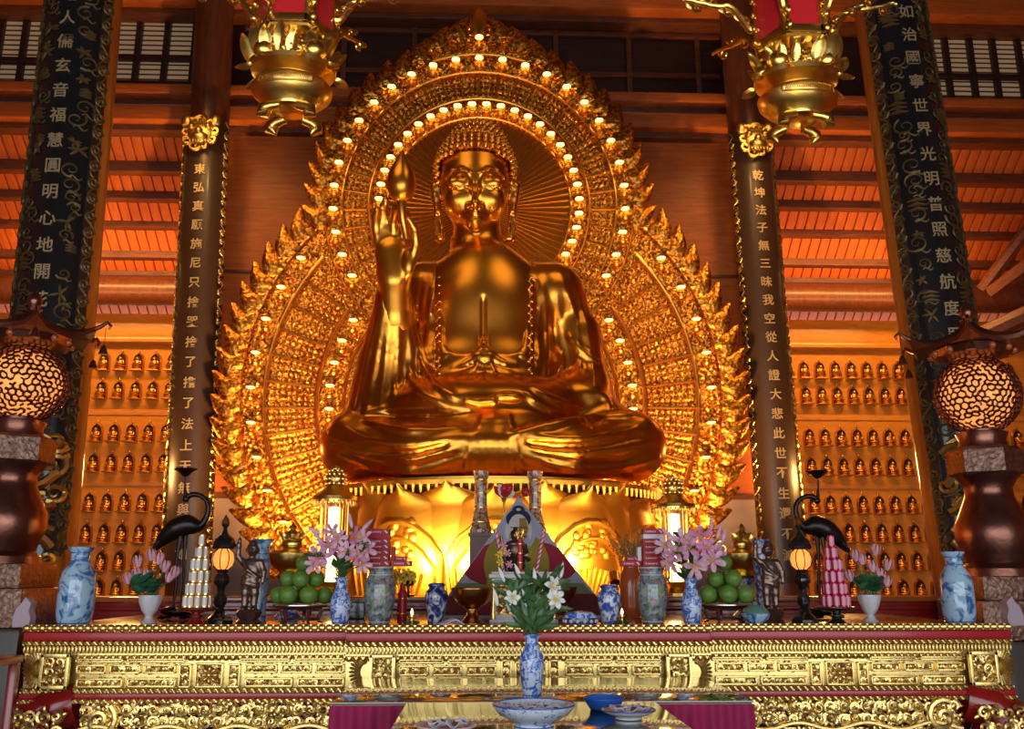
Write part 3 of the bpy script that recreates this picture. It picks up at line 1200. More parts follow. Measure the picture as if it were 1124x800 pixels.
# ================================================================== THE STATUE
class SDF:
    def __init__(s, lo, hi, h):
        s.lo, s.h = np.array(lo, float), h
        s.n = np.ceil((np.array(hi) - s.lo) / h).astype(int) + 1
        s.ax = [(s.lo[i] + h * np.arange(s.n[i])).astype(np.float32) for i in range(3)]
        s.d = np.full(s.n, .3, np.float32)

    def win(s, a, b, mg):
        i0 = np.maximum(0, np.floor((np.array(a) - mg - s.lo) / s.h).astype(int))
        i1 = np.minimum(s.n, np.ceil((np.array(b) + mg - s.lo) / s.h).astype(int) + 1)
        if (i1 <= i0).any():
            return None, None
        sl = tuple(slice(x, y) for x, y in zip(i0, i1))
        g = (s.ax[0][sl[0]][:, None, None], s.ax[1][sl[1]][None, :, None], s.ax[2][sl[2]][None, None, :])
        return sl, g

    def put(s, sl, q, k, sub=False):
        d = s.d[sl]
        if sub:
            q = -q
            hh = np.clip(.5 - .5 * (q - d) / k * -1 * -1, 0, 1) if False else np.clip(.5 + .5 * (q - d) / k, 0, 1)
            s.d[sl] = d * (1 - hh) + q * hh + k * hh * (1 - hh)
        else:
            hh = np.clip(.5 + .5 * (q - d) / k, 0, 1)
            s.d[sl] = q * (1 - hh) + d * hh - k * hh * (1 - hh)

    def ell(s, c, r, k=.08, rot=None, sub=False):
        c, r = np.array(c, float), np.array(r if hasattr(r, '__len__') else (r, r, r), float)
        m_ = max(r) if rot is not None else r
        sl, g = s.win(c - m_, c + m_, k + .12)
        if sl is None:
            return
        x, y, z = g[0] - c[0], g[1] - c[1], g[2] - c[2]
        if rot is not None:
            Rm = np.array(Euler(rot).to_matrix()).T
            x, y, z = (Rm[i][0] * x + Rm[i][1] * y + Rm[i][2] * z for i in range(3))
        k0 = np.sqrt((x / r[0]) ** 2 + (y / r[1]) ** 2 + (z / r[2]) ** 2)
        k1 = np.sqrt((x / r[0] ** 2) ** 2 + (y / r[1] ** 2) ** 2 + (z / r[2] ** 2) ** 2) + 1e-6
        s.put(sl, (k0 * (k0 - 1) / k1).astype(np.float32), k, sub)

    def cap(s, a, b, ra, rb=None, k=.06, sub=False):
        rb = ra if rb is None else rb
        a, b = np.array(a, float), np.array(b, float)
        m_ = max(ra, rb)
        sl, g = s.win(np.minimum(a, b) - m_, np.maximum(a, b) + m_, k + .1)
        if sl is None:
            return
        ab = b - a
        t = np.clip(((g[0] - a[0]) * ab[0] + (g[1] - a[1]) * ab[1] + (g[2] - a[2]) * ab[2]) / (ab @ ab + 1e-9), 0, 1)
        d = np.sqrt((g[0] - a[0] - ab[0] * t) ** 2 + (g[1] - a[1] - ab[1] * t) ** 2 + (g[2] - a[2] - ab[2] * t) ** 2) - (ra + (rb - ra) * t)
        s.put(sl, d.astype(np.float32), k, sub)

    def chain(s, pts, rs, k=.06, sub=False):
        if not hasattr(rs, '__len__'):
            rs = [rs] * len(pts)
        for i in range(len(pts) - 1):
            s.cap(pts[i], pts[i + 1], rs[i], rs[i + 1], k, sub)

    def at(s, p):
        i = np.round((np.asarray(p) - s.lo) / s.h).astype(int)
        if (i < 0).any() or (i >= s.n).any():
            return 1.0
        return float(s.d[tuple(i)])

    def hit(s, px, py, y0=8.3, y1=11.0, back=0.0):
        y = y0
        while y < y1:
            p = P(px, py, y)
            if s.at(p) < 0:
                p[1] += back
                return p
            y += s.h * .7
        return None

    def build(s, name, mt, parent, smooth_it=2):
        g = vdb.FloatGrid(1.0)
        g.copyFromArray(np.ascontiguousarray(s.d))
        pts, tri, quad = g.convertToPolygons(0.0, 0.0)
        pts = np.asarray(pts) * s.h + s.lo
        b = MB()
        b.v = [pts]
        b.n = len(pts)
        b.f = [tuple(q) for q in np.asarray(quad).tolist()] + [tuple(q) for q in np.asarray(tri).tolist()]
        b.mi = [0] * len(b.f)
        me = b.mesh(name, mt, True, 180)
        bm = bmesh.new()
        bm.from_mesh(me)
        for _ in range(smooth_it):
            bmesh.ops.smooth_vert(bm, verts=bm.verts[:], factor=.5, use_axis_x=True, use_axis_y=True, use_axis_z=True)
        bm.to_mesh(me)
        bm.free()
        me.polygons.foreach_set('use_smooth', [True] * len(me.polygons))
        o = bpy.data.objects.new(name, me)
        COL.objects.link(o)
        o.parent = parent
        o.location = -wloc(parent)
        return o


zs0 = Z(541, 527, 9.0)
statue = thing('seated_statue', 'colossal gilded seated statue, right hand raised holding a lotus bud, on lotus throne', 'statue', (P(541, 520, 10)[0], 10.0, zs0))


def q(px, py, Y):
    return P(px, py, Y)


def u(n, py=350, Y=9.8):
    return n * SC(py, Y)


lo = (X(350, 500, 9.6) - .3, 8.3, zs0 - .15)
hi = (X(735, 500, 9.6) + .3, 11.0, Z(527, 130, 9.9) + .2)
# -------- body (head, neck, trunk, arms and hands in one surface)
B = SDF((X(395, 300, 9.6), 8.75, Z(530, 470, 9.8)), (X(690, 300, 9.8), 10.75, Z(521, 140, 10.0)), .0185)
yt = 9.95
B.cap(q(475, 322, yt), q(598, 324, yt), u(33), u(33), .1)
B.ell(q(529, 350, yt), (u(76), .56, u(66)), .15)
B.ell(q(530, 410, yt - .05), (u(84), .64, u(60)), .2)
B.ell(q(531, 345, yt - .12), (u(64), .50, u(86)), .15)
# arms
B.cap(q(604, 324, 9.98), q(640, 418, 9.88), u(22), u(18), .08)
B.chain([q(640, 425, 9.82), q(600, 437, 9.38), q(566, 434, 9.1)], [u(16), u(13), u(11)], .06)
B.cap(q(474, 324, 9.97), q(434, 415, 9.8), u(22), u(19), .08)
B.chain([q(432, 415, 9.7), q(434, 355, 9.4), q(433, 312, 9.22)], [u(22), u(18), u(16)], .06)
# neck with its three rings
B.cap(q(523, 245, 9.95), q(526, 294, 9.95), u(26), u(33), .05)
for yy in (262, 268.5, 275):
    pts = [q(524.5 + 28.0 * math.cos(a) * (1 + (yy - 262) * .004), yy + 3.5 * max(0, -math.sin(a)), 9.95 + u(28.0) * math.sin(a)) for a in np.linspace(-PI, 0, 15)]
    B.chain(pts, u(2.6), .02)
# head
hx, hy = 521.5, 9.9
B.ell(q(hx, 203, hy), (u(38.5, 200), .44, u(44, 200)), .03)
B.ell(q(hx, 185, hy + .05), (u(39.5, 180), .44, u(38, 180)), .06)
B.ell(q(hx, 224, hy - .05), (u(33, 220), .36, u(29, 220)), .06)
B.ell(q(hx, 239, hy - .26), (u(15, 240), .15, u(12, 240)), .07)
for sx in (-1, 1):
    B.ell(q(hx + sx * 19, 221, hy - .24), (u(14, 220), .16, u(16, 220)), .10)
yf = hy - .43
# brows, lids, nose, lips
for sx in (-1, 1):
    br = [q(hx + sx * x, y, yf + dy) for x, y, dy in ((4.0, 197, .0), (7, 190.5, -.01), (15, 186, .01), (25, 187.5, .06), (33, 195, .15))]
    B.chain(br, [.018, .024, .026, .024, .015], .035)
    B.ell(q(hx + sx * 17.5, 201.5, yf + .07), (u(13, 200), .085, u(9.0, 200)), .022, rot=(0, sx * .08, sx * -.25))
    lid = [q(hx + sx * x, y, yf + dy) for x, y, dy in ((7, 205.5, .045), (13, 208.6, .008), (20, 208.2, .014), (28, 203.5, .09))]
    B.chain(lid, .013, .012, sub=True)
    cr = [q(hx + sx * x, y, yf + dy) for x, y, dy in ((6, 199, .06), (14, 195, .045), (24, 196.5, .075), (31, 201, .14))]
    B.chain(cr, .013, .03, sub=True)
    B.ell(q(hx + sx * 5.6, 225.5, yf + .02), (u(4.0, 220), .05, u(3.4, 220)), .03)
    # long ears
    er = [q(hx + sx * x, y, hy + .06) for x, y in ((41, 200), (43.5, 206), (43, 218), (41, 232), (40, 248), (38.5, 262))]
    B.chain(er, [.05, .065, .055, .045, .05, .06], .04)
    B.cap(q(hx + sx * 41.5, 236, hy + .02), q(hx + sx * 40, 256, hy + .02), .022, .026, .02, sub=True)
B.chain([q(hx, 192, yf + .03), q(hx, 208, yf - .02), q(hx, 222, yf - .095)], [.030, .036, .050], .05)
B.ell(q(hx, 225, yf - .085), (u(4.8, 220), .075, u(4.3, 220)), .03)
B.ell(q(hx, 190, yf - .005), (.032, .028, .034), .015)
for pts, rr in (([(-10.5, 237.2, .07), (-5, 235.2, .005), (-1.5, 234.2, -.02), (0, 234.8, -.02), (1.5, 234.2, -.02), (5, 235.2, .005), (10.5, 237.2, .07)], [.014, .028, .034, .030, .034, .028, .014]),
                ([(-8, 240, .05), (-4, 241.8, -.005), (0, 242.2, -.02), (4, 241.8, -.005), (8, 240, .05)], [.016, .032, .036, .032, .016])):
    B.chain([q(hx + x, y, yf + .03 + dy) for x, y, dy in pts], rr, .025)
B.chain([q(hx + x, 238 + abs(x) * .05, yf + .0 + dy) for x, dy in ((-10, .06), (-5, .01), (0, -.01), (5, .01), (10, .06))], .010, .012, sub=True)
B.ell(q(hx, 248, yf + .10), (u(8, 245), .08, u(5.5, 245)), .05)
# raised hand
yh = 9.15
B.ell(q(433, 299, yh + .02), (u(20, 290, yh), .13, u(21, 290, yh)), .06)
B.ell(q(431.5, 279, yh), (u(20, 280, yh), .10, u(21, 280, yh)), .06)
B.ell(q(449, 288, yh - .07), (u(7, 290, yh), .07, u(17, 290, yh)), .05)
fr = u(5.0, 260, yh)
for pts in ([(416, 268, 0), (413, 251, -.03), (412.5, 238, -.09), (414, 230, -.15)],
            [(424, 264, 0), (421.5, 243, -.03), (421, 228, -.09), (423, 219, -.16)],
            [(432.5, 263, 0), (432, 242, -.06), (434, 230, -.16), (439, 228, -.24)],
            [(441, 266, 0), (444.5, 248, -.05), (446, 235, -.15), (442, 229, -.24)],
            [(452, 288, -.06), (457, 268, -.12), (455, 252, -.18), (448, 240, -.24)]):
    B.chain([q(x, y, yh + dy) for x, y, dy in pts], [fr * 1.12, fr * 1.05, fr * .95, fr * .75], .022)
# hand resting in the lap, palm up, fingers towards the left
yl = 8.98
B.ell(q(556, 437, yl + .03), (u(24, 437, yl), .22, u(9, 437, yl)), .05, rot=(R(8), 0, 0))
for i, (x0, x1, yy, dy) in enumerate(((538, 507, 433, .15), (538, 503, 435.5, .04), (538, 505, 438, -.07), (540, 512, 441, -.17))):
    B.chain([q(x0, yy, yl + dy), q((x0 + x1) / 2, yy + 1.0, yl + dy), q(x1, yy - 1.5, yl + dy)], [.062, .056, .042], .02)
B.chain([q(562, 429, yl + .14), q(548, 425, yl + .12), q(535, 426, yl + .08)], [.06, .055, .042], .025)
# seam down the lower half of the under-garment
for yy in range(325, 384, 4):
    h0, h1 = B.hit(530.5, yy), B.hit(530.5, yy + 4)
    if h0 is not None and h1 is not None:
        B.cap(h0 + (0, -.012, 0), h1 + (0, -.012, 0), .018, .018, .03, sub=True)
body = B.build('body', M['statue'], statue)

# -------- robe
G = SDF(lo, hi - np.array([0, 0, 1.4]), .024)
g_ = .035
G.cap(q(470, 323, yt), q(603, 325, yt), u(34) + g_, u(35) + g_, .1)
G.ell(q(529, 352, yt), (u(80) + g_, .57 + g_, u(66)), .15)
G.ell(q(530, 412, yt - .03), (u(92), .66 + g_, u(62)), .2)
G.ell(q(530, 455, 9.75), (u(112), .9, u(40)), .2)
# arm under the robe, viewer's right, and its falling folds
G.chain([q(610, 322, 10.0), q(632, 370, 9.95), q(645, 425, 9.85)], [u(28), u(26), u(25)], .12)
G.chain([q(645, 428, 9.8), q(605, 442, 9.42), q(578, 438, 9.2)], [u(25), u(20), u(13)], .08)
G.ell(q(640, 440, 9.75), (u(30), .4, u(20)), .15)
# arm, viewer's left: the hanging sleeve of the raised arm
G.cap(q(466, 323, 9.97), q(430, 415, 9.8), u(27), u(27), .10)
G.chain([q(432, 330, 9.34), q(430, 372, 9.5), q(424, 415, 9.65)], [u(20), u(24), u(30)], .08)
G.chain([q(425, 335, 9.45), q(414, 390, 9.6), q(402, 448, 9.62)], [u(9), u(15), u(22)], .12)
G.chain([q(440, 400, 9.65), q(420, 450, 9.5)], [u(28), u(24)], .14)
# crossed legs
for kx, sx in ((391, -1), (692, 1)):
    G.chain([q(541 + sx * 60, 470, 10.2), q(541 + sx * 110, 478, 9.75), q(kx, 489, 9.55)], [u(36), u(39), u(37, 490, 9.5)], .14)
    G.chain([q(kx, 490, 9.5), q(541 + sx * 80, 497, 9.05), q(541 + sx * 15, 500, 8.92)], [u(35, 490, 9.4), u(30, 500, 9), u(25, 500, 9)], .14)
G.ell(q(541, 495, 9.5), (u(172, 490, 9.4), .85, u(31, 500, 9.3)), .12)
G.ell(q(545, 472, 9.1), (u(60, 470, 9.1), .3, u(24, 470, 9.1)), .15)
# open front
c0 = q(530, 300, 9.3)
for (xa, ya, xb, yb2, r_) in ((512, 278, 508, 366, 21), (549, 278, 554, 366, 21), (530, 270, 531, 338, 24), (521, 278, 520, 352, 20), (541, 278, 542, 352, 20)):
    pa, pb = q(xa, ya, 9.3), q(xb, yb2, 9.3)
    for dy in (-.15, 0, .15, .3):
        G.cap(pa + np.array([0, dy, 0]), pb + np.array([0, dy, 0]), u(r_), u(r_), .03, sub=True)
G.cap(q(524, 235, 9.95), q(526, 285, 9.9), u(34), u(34), .04, sub=True)
G.ell(q(524, 255, 9.75), (u(38), .5, u(30)), .04, sub=True)
# raised forearm comes out of the sleeve
G.cap(q(432, 300, 9.00), q(431, 330, 9.12), u(14), u(9), .03, sub=True)
G.cap(q(431, 326, 9.10), q(429, 352, 9.18), u(9), u(3), .03, sub=True)


def fold(pts, rad, k=.05, sub=False, back=0.0, steps=5):
    """a ridge or groove laid on the robe along a pixel polyline"""
    out = []
    for (x0, y0), (x1, y1) in zip(pts, pts[1:]):
        for i in range(steps):
            t = i / steps
            h_ = G.hit(x0 + (x1 - x0) * t, y0 + (y1 - y0) * t, back=back)
            if h_ is not None:
                out.append(h_)
    h_ = G.hit(*pts[-1], back=back)
    if h_ is not None:
        out.append(h_)
    if len(out) > 1:
        n = len(out)
        for _ in range(3):
            out = [out[0]] + [np.array((out[i][0], (out[i - 1][1] + 2 * out[i][1] + out[i + 1][1]) / 4, out[i][2])) for i in range(1, n - 1)] + [out[-1]]
        rs = [rad * (.45 + .55 * math.sin(PI * (.12 + .76 * i / (n - 1)))) for i in range(n)]
        G.chain(out, rs, k, sub)


def curve3(a, b, c, n=5):
    return [((1 - t) ** 2 * a[0] + 2 * t * (1 - t) * b[0] + t * t * c[0], (1 - t) ** 2 * a[1] + 2 * t * (1 - t) * b[1] + t * t * c[1]) for t in np.linspace(0, 1, n)]


FO = []
# lapels
FO += [([(494, 284), (490, 310), (488, 350), (487, 392)], .05), ([(560, 284), (570, 310), (574, 350), (576, 392)], .05)]
# belly drape, tented
FO += [([(487, 390), (508, 384), (531, 372)], .045), ([(531, 372), (554, 384), (576, 391)], .045)]
FO += [(curve3((497, 404), (530, 385), (566, 400)), .03), (curve3((505, 412), (532, 398), (560, 409)), .03)]
FO += [(curve3((517, 390), (531, 398), (545, 390)), .03)]
# long folds down both shoulders
for x0, x1, x2, y1 in ((479, 470, 466, 425), (470, 461, 458, 415), (463, 452, 452, 395), (592, 604, 598, 415), (604, 620, 616, 420), (614, 638, 636, 412), (624, 648, 652, 424)):
    FO.append((curve3((x0, 300), (x1, 350), (x2, y1)), .035))
# sleeve of the raised arm
for x0, x1, x2, y2 in ((416, 406, 392, 452), (421, 415, 402, 455), (428, 426, 416, 456), (436, 438, 432, 452), (446, 452, 450, 440)):
    FO.append((curve3((x0, 342), (x1, 385), (x2, y2)), .035))
FO.append((curve3((452, 330), (454, 420), (500, 436)), .05))
FO.append((curve3((446, 400), (456, 446), (515, 447)), .05))
FO.append((curve3((400, 452), (440, 446), (520, 449)), .045))
# sleeve of the resting arm
FO += [(curve3((582, 424), (600, 440), (640, 448)), .04), (curve3((576, 430), (590, 449), (628, 456)), .04), (curve3((624, 365), (632, 385), (660, 400)), .045), (curve3((655, 432), (668, 436), (668, 448)), .04)]
# legs
FO += [(curve3((362, 478), (420, 520), (500, 492)), .06), (curve3((372, 496), (440, 530), (512, 500)), .05), (curve3((400, 462), (440, 480), (505, 470)), .05), (curve3((392, 512), (450, 524), (520, 514)), .035),
       (curve3((378, 470), (420, 500), (498, 482)), .04)]
FO += [(curve3((563, 478), (620, 462), (690, 456)), .075), (curve3((585, 492), (640, 505), (715, 486)), .05), (curve3((590, 478), (640, 490), (700, 470)), .04), (curve3((575, 498), (640, 528), (722, 502)), .05), (curve3((572, 512), (630, 522), (690, 516)), .035)]
for pts, rad in FO:
    fold(pts, rad * .85, .024, back=.010)
# pleats of the cloth falling between the legs
for i in range(7):
    x0 = 545 + (i - 3) * 4.2
    fold([(x0, 455), (541 + (i - 3) * 8, 490), (543 + (i - 3) * 11, 524)], .028, .03)
for pts, rad in ((curve3((366, 486), (420, 512), (490, 488)), .028), (curve3((580, 486), (630, 498), (706, 478)), .028), ([(482, 290), (478, 340), (478, 400)], .022), ([(583, 290), (588, 340), (586, 400)], .022)):
    fold(pts, rad, .03, sub=True)
# knot and falling ends of the sash below the tented edge
for (x, y, rr) in ((531, 384, 5), (524, 388, 3.4), (538, 388, 3.4), (528, 394, 3), (535, 395, 3)):
    h_ = G.hit(x, y)
    if h_ is not None:
        G.ell(h_, (u(rr * 1.3), .05, u(rr * .7)), .03)
for pts in (curve3((528, 388), (518, 398), (505, 402)), curve3((534, 388), (545, 398), (560, 401)), curve3((529, 390), (526, 402), (520, 412)), curve3((534, 390), (537, 402), (543, 412))):
    fold(pts, .034, .022, back=.006)
# flat floor of the statue
sl, gg = G.win(lo, hi, .1)
G.d = np.maximum(G.d, (zs0 + .005 - G.ax[2])[None, None, :]).astype(np.float32)
robe = G.build('robe', M['robe'], statue)

# -------- hair: cap, topknot and rows of curls
hb_ = MB()
hc = q(hx, 187, hy + .05)
rx, ry, rz = u(42, 185), .47, u(42, 185)
hc2 = np.array(hc)


def on_head(az, el_, k=1.0):
    return (hc[0] + k * rx * math.cos(el_) * math.sin(az), hc[1] - k * ry * math.cos(el_) * math.cos(az), hc[2] + k * rz * math.sin(el_))


# cap as a part sphere above the hairline
v, f = [], []
na, ne = 40, 12


def hairline(az):
    a = abs(az)
    if a < R(62):
        return R(7) - R(3) * (a / R(62)) ** 2
    if a < R(86):
        return R(4) - R(48) * (a - R(62)) / R(24)
    return R(-44)


for i in range(na):
    az = -PI + 2 * PI * i / na
    e0 = hairline(az)
    for j in range(ne + 1):
        v.append(on_head(az, e0 + (PI / 2 - e0) * j / ne, 1.02))
for i in range(na):
    i2 = (i + 1) % na
    for j in range(ne):
        f.append((i * (ne + 1) + j, i2 * (ne + 1) + j, i2 * (ne + 1) + j + 1, i * (ne + 1) + j + 1))
hb_.add(v, f)
top = q(hx + 2, 161, hy + .10)
TX, TY, TZ = u(31, 150), .36, u(25, 150)
hb_.ell(top, (TX, TY, TZ), 20, 12)
cr_ = u(3.5, 180)


def curl(p, n):
    p, n = np.array(p), np.array(n) / np.linalg.norm(n)
    hb_.ell(p, cr_ * .98, 8, 6)
    hb_.ell(p + n * cr_ * .55, cr_ * .6, 7, 5)


def cleft(p):
    return np.array(p) - hc2


el_ = R(-40)
row = 0
while el_ < R(88):
    nn = max(4, int(2 * PI * rx * math.cos(el_) / (cr_ * 2.05)))
    for i in range(nn):
        az = -PI + 2 * PI * (i + .5 * (row % 2)) / nn
        if el_ < hairline(az) - R(2):
            continue
        if abs(az) > R(120):
            continue
        p = on_head(az, el_, 1.045)
        if ((p[0] - top[0]) / TX) ** 2 + ((p[1] - top[1]) / TY) ** 2 + ((p[2] - top[2]) / TZ) ** 2 < .95:
            continue
        curl(p, cleft(p))
    el_ += cr_ * 1.85 / rz
    row += 1
e2 = R(-30)
row = 0
while e2 < R(85):
    nn = max(3, int(2 * PI * TX * math.cos(e2) / (cr_ * 2.1)))
    for i in range(nn):
        az = -PI + 2 * PI * (i + .5 * (row % 2)) / nn
        p = (top[0] + 1.02 * TX * math.cos(e2) * math.sin(az), top[1] - 1.02 * TY * math.cos(e2) * math.cos(az), top[2] + 1.02 * TZ * math.sin(e2))
        if ((p[0] - hc[0]) / rx) ** 2 + ((p[1] - hc[1]) / ry) ** 2 + ((p[2] - hc[2]) / rz) ** 2 < 1.0:
            continue
        curl(p, np.array(p) - np.array(top))
    e2 += cr_ * 1.85 / TZ
    row += 1
tag(hb_.build('hair', M['hair'], statue, world=True), 'rows of small gilt curls')
# -------- lotus bud with its stem
lb = MB()
s_ = SC(200, 8.9)
pts = [q(446, 262, 8.98), q(442, 240, 8.88), q(440.5, 221, 8.88)]
lb.tube(pts, [.035, .04, .05], 10)
bc = q(440, 221, 8.88)
lb.lathe([(0, -.02), (6 * s_, 0), (13 * s_, 7 * s_), (16 * s_, 18 * s_), (14.5 * s_, 30 * s_), (9 * s_, 44 * s_), (4 * s_, 54 * s_), (0, 62 * s_)], 24, c=tuple(bc),
         flute=lambda a, z: 1 + .035 * abs(math.cos(2.5 * a)) * min(1, z / (10 * s_)))
tag(lb.build('lotus_bud', M['statue'], statue, world=True), 'gilt lotus bud held in the raised hand')
# collar-like embroidered strips on the robe front
for sx, x0 in ((-1, 481), (1, 582)):
    es = MB()
    line = []
    for i in range(26):
        y = 300 + i * 4.4
        h_ = G.hit(x0 + (1.5 if i % 2 else -1.5), y)
        if h_ is not None:
            es.ell((h_[0], h_[1] - .004, h_[2]), (.022, .016, .016), 6, 5)
            line.append(h_)
    es.tube(line, .014, 6)
    es.build('embroidery', M['statue'], statue, world=True)

# ================================================================== LOTUS THRONE
LX = P(543, 600, 8.6)[0]
LY = 10.0
RL = 193 * SC(600, 10.0)
lz = Z(541, 533, 8.6)
throne = thing('lotus_throne', 'great gilded lotus throne of upright petals beneath the seated statue', 'throne', (LX, LY, 0))
LB = .62
PZ0, PZ1 = Z(545, 712, 8.2), lz - .05
th = MB()
th.lathe([(RL * .97, 0), (RL * .97, .4), (RL * .9, .48), (RL * .80, .62), (RL * .94, PZ0 - .12), (RL * .92, PZ0 - .02), (RL * .74, PZ0 + .03), (RL * .70, PZ0 + .5), (RL * .88, lz - .35), (RL * .90, lz - .12), (RL * .86, lz - .02), (RL * .86, zs0 - .002), (0, zs0 - .002)], 72, sy=.86)
th.build('core', M['lotus'], throne)


def petal(ang, rb, rt, w, z0, z1, mtl, relief=True, depth=0.0):
    H = z1 - z0
    b = MB()

    def wid(v):
        if v < .66:
            return .84 + .16 * math.sin(PI / 2 * v / .66)
        t = (v - .66) / .34
        return max(0.0, .94 * math.sqrt(max(0, 1 - (t / .96) ** 2.2)) + .06 * (1 - t)) if t < .96 else .06 * (1 - t) / .04 * .5

    def fn(u_, v):
        ww = w * .5 * wid(v)
        rad = rb + (rt - rb) * (v ** 1.3) + .22 * math.sin(PI * min(1, v * 1.02)) + .20 * (1 - (u_ * wid(v)) ** 2)
        tip = .10 * max(0, v - .9) / .1 * (1 - abs(u_))
        a = u_ * ww / rb
        return (rad * math.sin(a), -rad * math.cos(a) * .86 - tip, z0 + H * v + .06 * max(0, (v - .92) / .08) * (1 - abs(u_)))
    b.sheet(fn, 16, 36, (0, .05, 0))
    o = b.build('petal', mtl, throne)
    o.rotation_euler = (0, 0, 0)
    r = MB()
    if relief:
        for k in (.74, .62):
            path = []
            for t in np.linspace(0, 1, 26):
                if t < .36:
                    u_, v = -1, .10 + t / .36 * .52
                elif t > .64:
                    u_, v = 1, .10 + (1 - t) / .36 * .52
                else:
                    s2 = (t - .36) / .28 * 2 - 1
                    u_, v = s2, .62 + .24 * (1 - abs(s2) ** 2.2)
                x = u_ * k
                p = np.array(fn(x, v * (k + .18)))
                path.append(p + np.array([0, -.015, 0]))
            r.tube(path, .026 if k > .7 else .018, 6)
        rg = random.Random(4)
        for i in range(26):
            u_, v = rg.uniform(-.32, .32), rg.uniform(.56, .78)
            p = fn(u_, v)
            r.ell((p[0], p[1] - .006, p[2]), (rg.uniform(.03, .06), .022, rg.uniform(.03, .06)), 7, 5)
        for i in range(9):
            u_ = (i - 4) * .11
            p0, p1 = fn(u_ * .4, .18), fn(u_, .50 - abs(u_) * .1)
            r.tube([np.array(p0) + (0, -.01, 0), np.array(p1) + (0, -.01, 0)], [.012, .02], 5)
    return o, r


protos = {}
for layer, (na, offs, rb, rt, w, z1) in enumerate(((12, 15, RL * .80, RL * .93, RL * .52, lz - .02), (12, 0, RL * .84, RL * .95, RL * .50, lz - .06))):
    po, pr = petal(0, rb, rt, w, PZ0, z1, M['lotus'], layer == 1)
    rel = pr.build('petal_relief', M['lotus'], po) if pr.n else None
    for i in range(na):
        a = R(offs + i * 30)
        # ellipse-squashed ring: turn the petal about the axis
        if i == 0:
            po.rotation_euler.z = a
        else:
            c = po.copy()
            COL.objects.link(c)
            c.rotation_euler.z = a
            if rel:
                k = rel.copy()
                COL.objects.link(k)
                k.parent = c
# crown of stamens under the statue
sb = MB()
for i in range(150):
    a = 2 * PI * i / 150
    x, y = RL * .985 * math.sin(a), -RL * .985 * math.cos(a) * .86
    sb.tube([(x, y, lz - .075), (x, y, lz + .015)], [.014, .026], 6)
    sb.ell((x, y, lz + .02), .026, 6, 5)
sb.lathe([(RL * .9, lz + .0), (RL * 1.0, lz + .0), (RL * 1.0, lz + .04), (RL * .9, lz + .045)], 72, sy=.86)
sb.build('stamen_fringe', M['lotus'], throne)
# ================================================================== THE ALTAR
YA = 5.3
YC = 5.2                                   # the middle bay stands a little forward
xL, xR = X(26, 700, YA), X(1110, 700, YA)
xm0, xm1 = X(379, 705, YC), X(781, 705, YC)
AXM = (xL + xR) / 2
YB = 7.15


def za(y):
    return Z(568, y, YA)


altar = thing('altar', 'long gilded and red lacquered altar table carved with scrolls in front of the statue', 'altar', (AXM, YA, 0))


def part(b, name, mt, **k):
    return b.build(name, mt, altar, world=True, **k)


def bay(fn):
    """three bays: left, middle, right: x0, x1, y of the front"""
    fn(xL, xm0, YA)
    fn(xm0, xm1, YC)
    fn(xm1, xR, YA)


# table top
b = MB()
b.box(((xL + xR) / 2, (YA + YB) / 2, (za(692) + ZT) / 2), (xR - xL, YB - YA, ZT - za(692)), .01)
b.box(((xm0 + xm1) / 2, (YC + YA) / 2, (za(692) + ZT) / 2), (xm1 - xm0, YA - YC + .02, ZT - za(692)), .01)
part(b, 'table_top', M['wood_altar'])
# carcass behind the carving
b = MB()
b.box(((xL + xR) / 2 , (YA + YB) / 2 + .08, za(745)), (xR - xL - .12, YB - YA - .16, za(692) - za(797)), .01)
b.box(((xm0 + xm1) / 2, YA + .09, za(745)), (xm1 - xm0 - .04, .18, za(692) - za(797)), .01)
b.box(((xL + xR) / 2, (YA + YB) / 2 + .05, za(797) / 2), (xR - xL - .5, YB - YA - .2, za(797)), .02)
part(b, 'carcass', M['red_lac'])


def row(name, y0, y1, mt, out, kind, step):
    z0, z1 = za(y1), za(y0)
    b = MB()

    def f(x0, x1, Y):
        n = int(round((x1 - x0) / (step * .0057)))
        for i in range(n):
            x = x0 + (i + .5) * (x1 - x0) / n
            w_ = (x1 - x0) / n
            if kind == 'bead':
                b.ell((x, Y - out, (z0 + z1) / 2), (w_ * .54, .02, (z1 - z0) * .55), 7, 5)
            elif kind == 'twist':
                b.ell((x, Y - out, (z0 + z1) / 2), (w_ * .62, .012, (z1 - z0) * .5), 6, 4, rot=(0, R(32), 0))
            elif kind == 'flute':
                b.ell((x, Y - out, (z0 + z1) / 2), (w_ * .46, .016, (z1 - z0) * .52), 6, 4)
            elif kind == 'arch':
                pts = [(x + w_ * .42 * math.cos(t), Y - out, z1 - .012 - (z1 - z0) * .8 * math.sin(t)) for t in np.linspace(0, PI, 7)]
                b.tube(pts, .0065, 4)
                b.ell((x, Y - out, z1 - (z1 - z0) * .42), (w_ * .14, .01, w_ * .14), 6, 4)
        if kind in ('bead', 'flute', 'arch', 'twist'):
            b.box(((x0 + x1) / 2, Y + .012 - out + .006, (z0 + z1) / 2), (x1 - x0, .024, (z1 - z0) * .9))
    bay(f)
    part(b, name, mt)


def strip(name, y0, y1, mt, out, dep=.06, bev=.006):
    z0, z1 = za(y1), za(y0)
    b = MB()
    bay(lambda x0, x1, Y: b.box(((x0 + x1) / 2, Y - out + dep / 2, (z0 + z1) / 2), (x1 - x0, dep, z1 - z0), bev))
    part(b, name, mt)


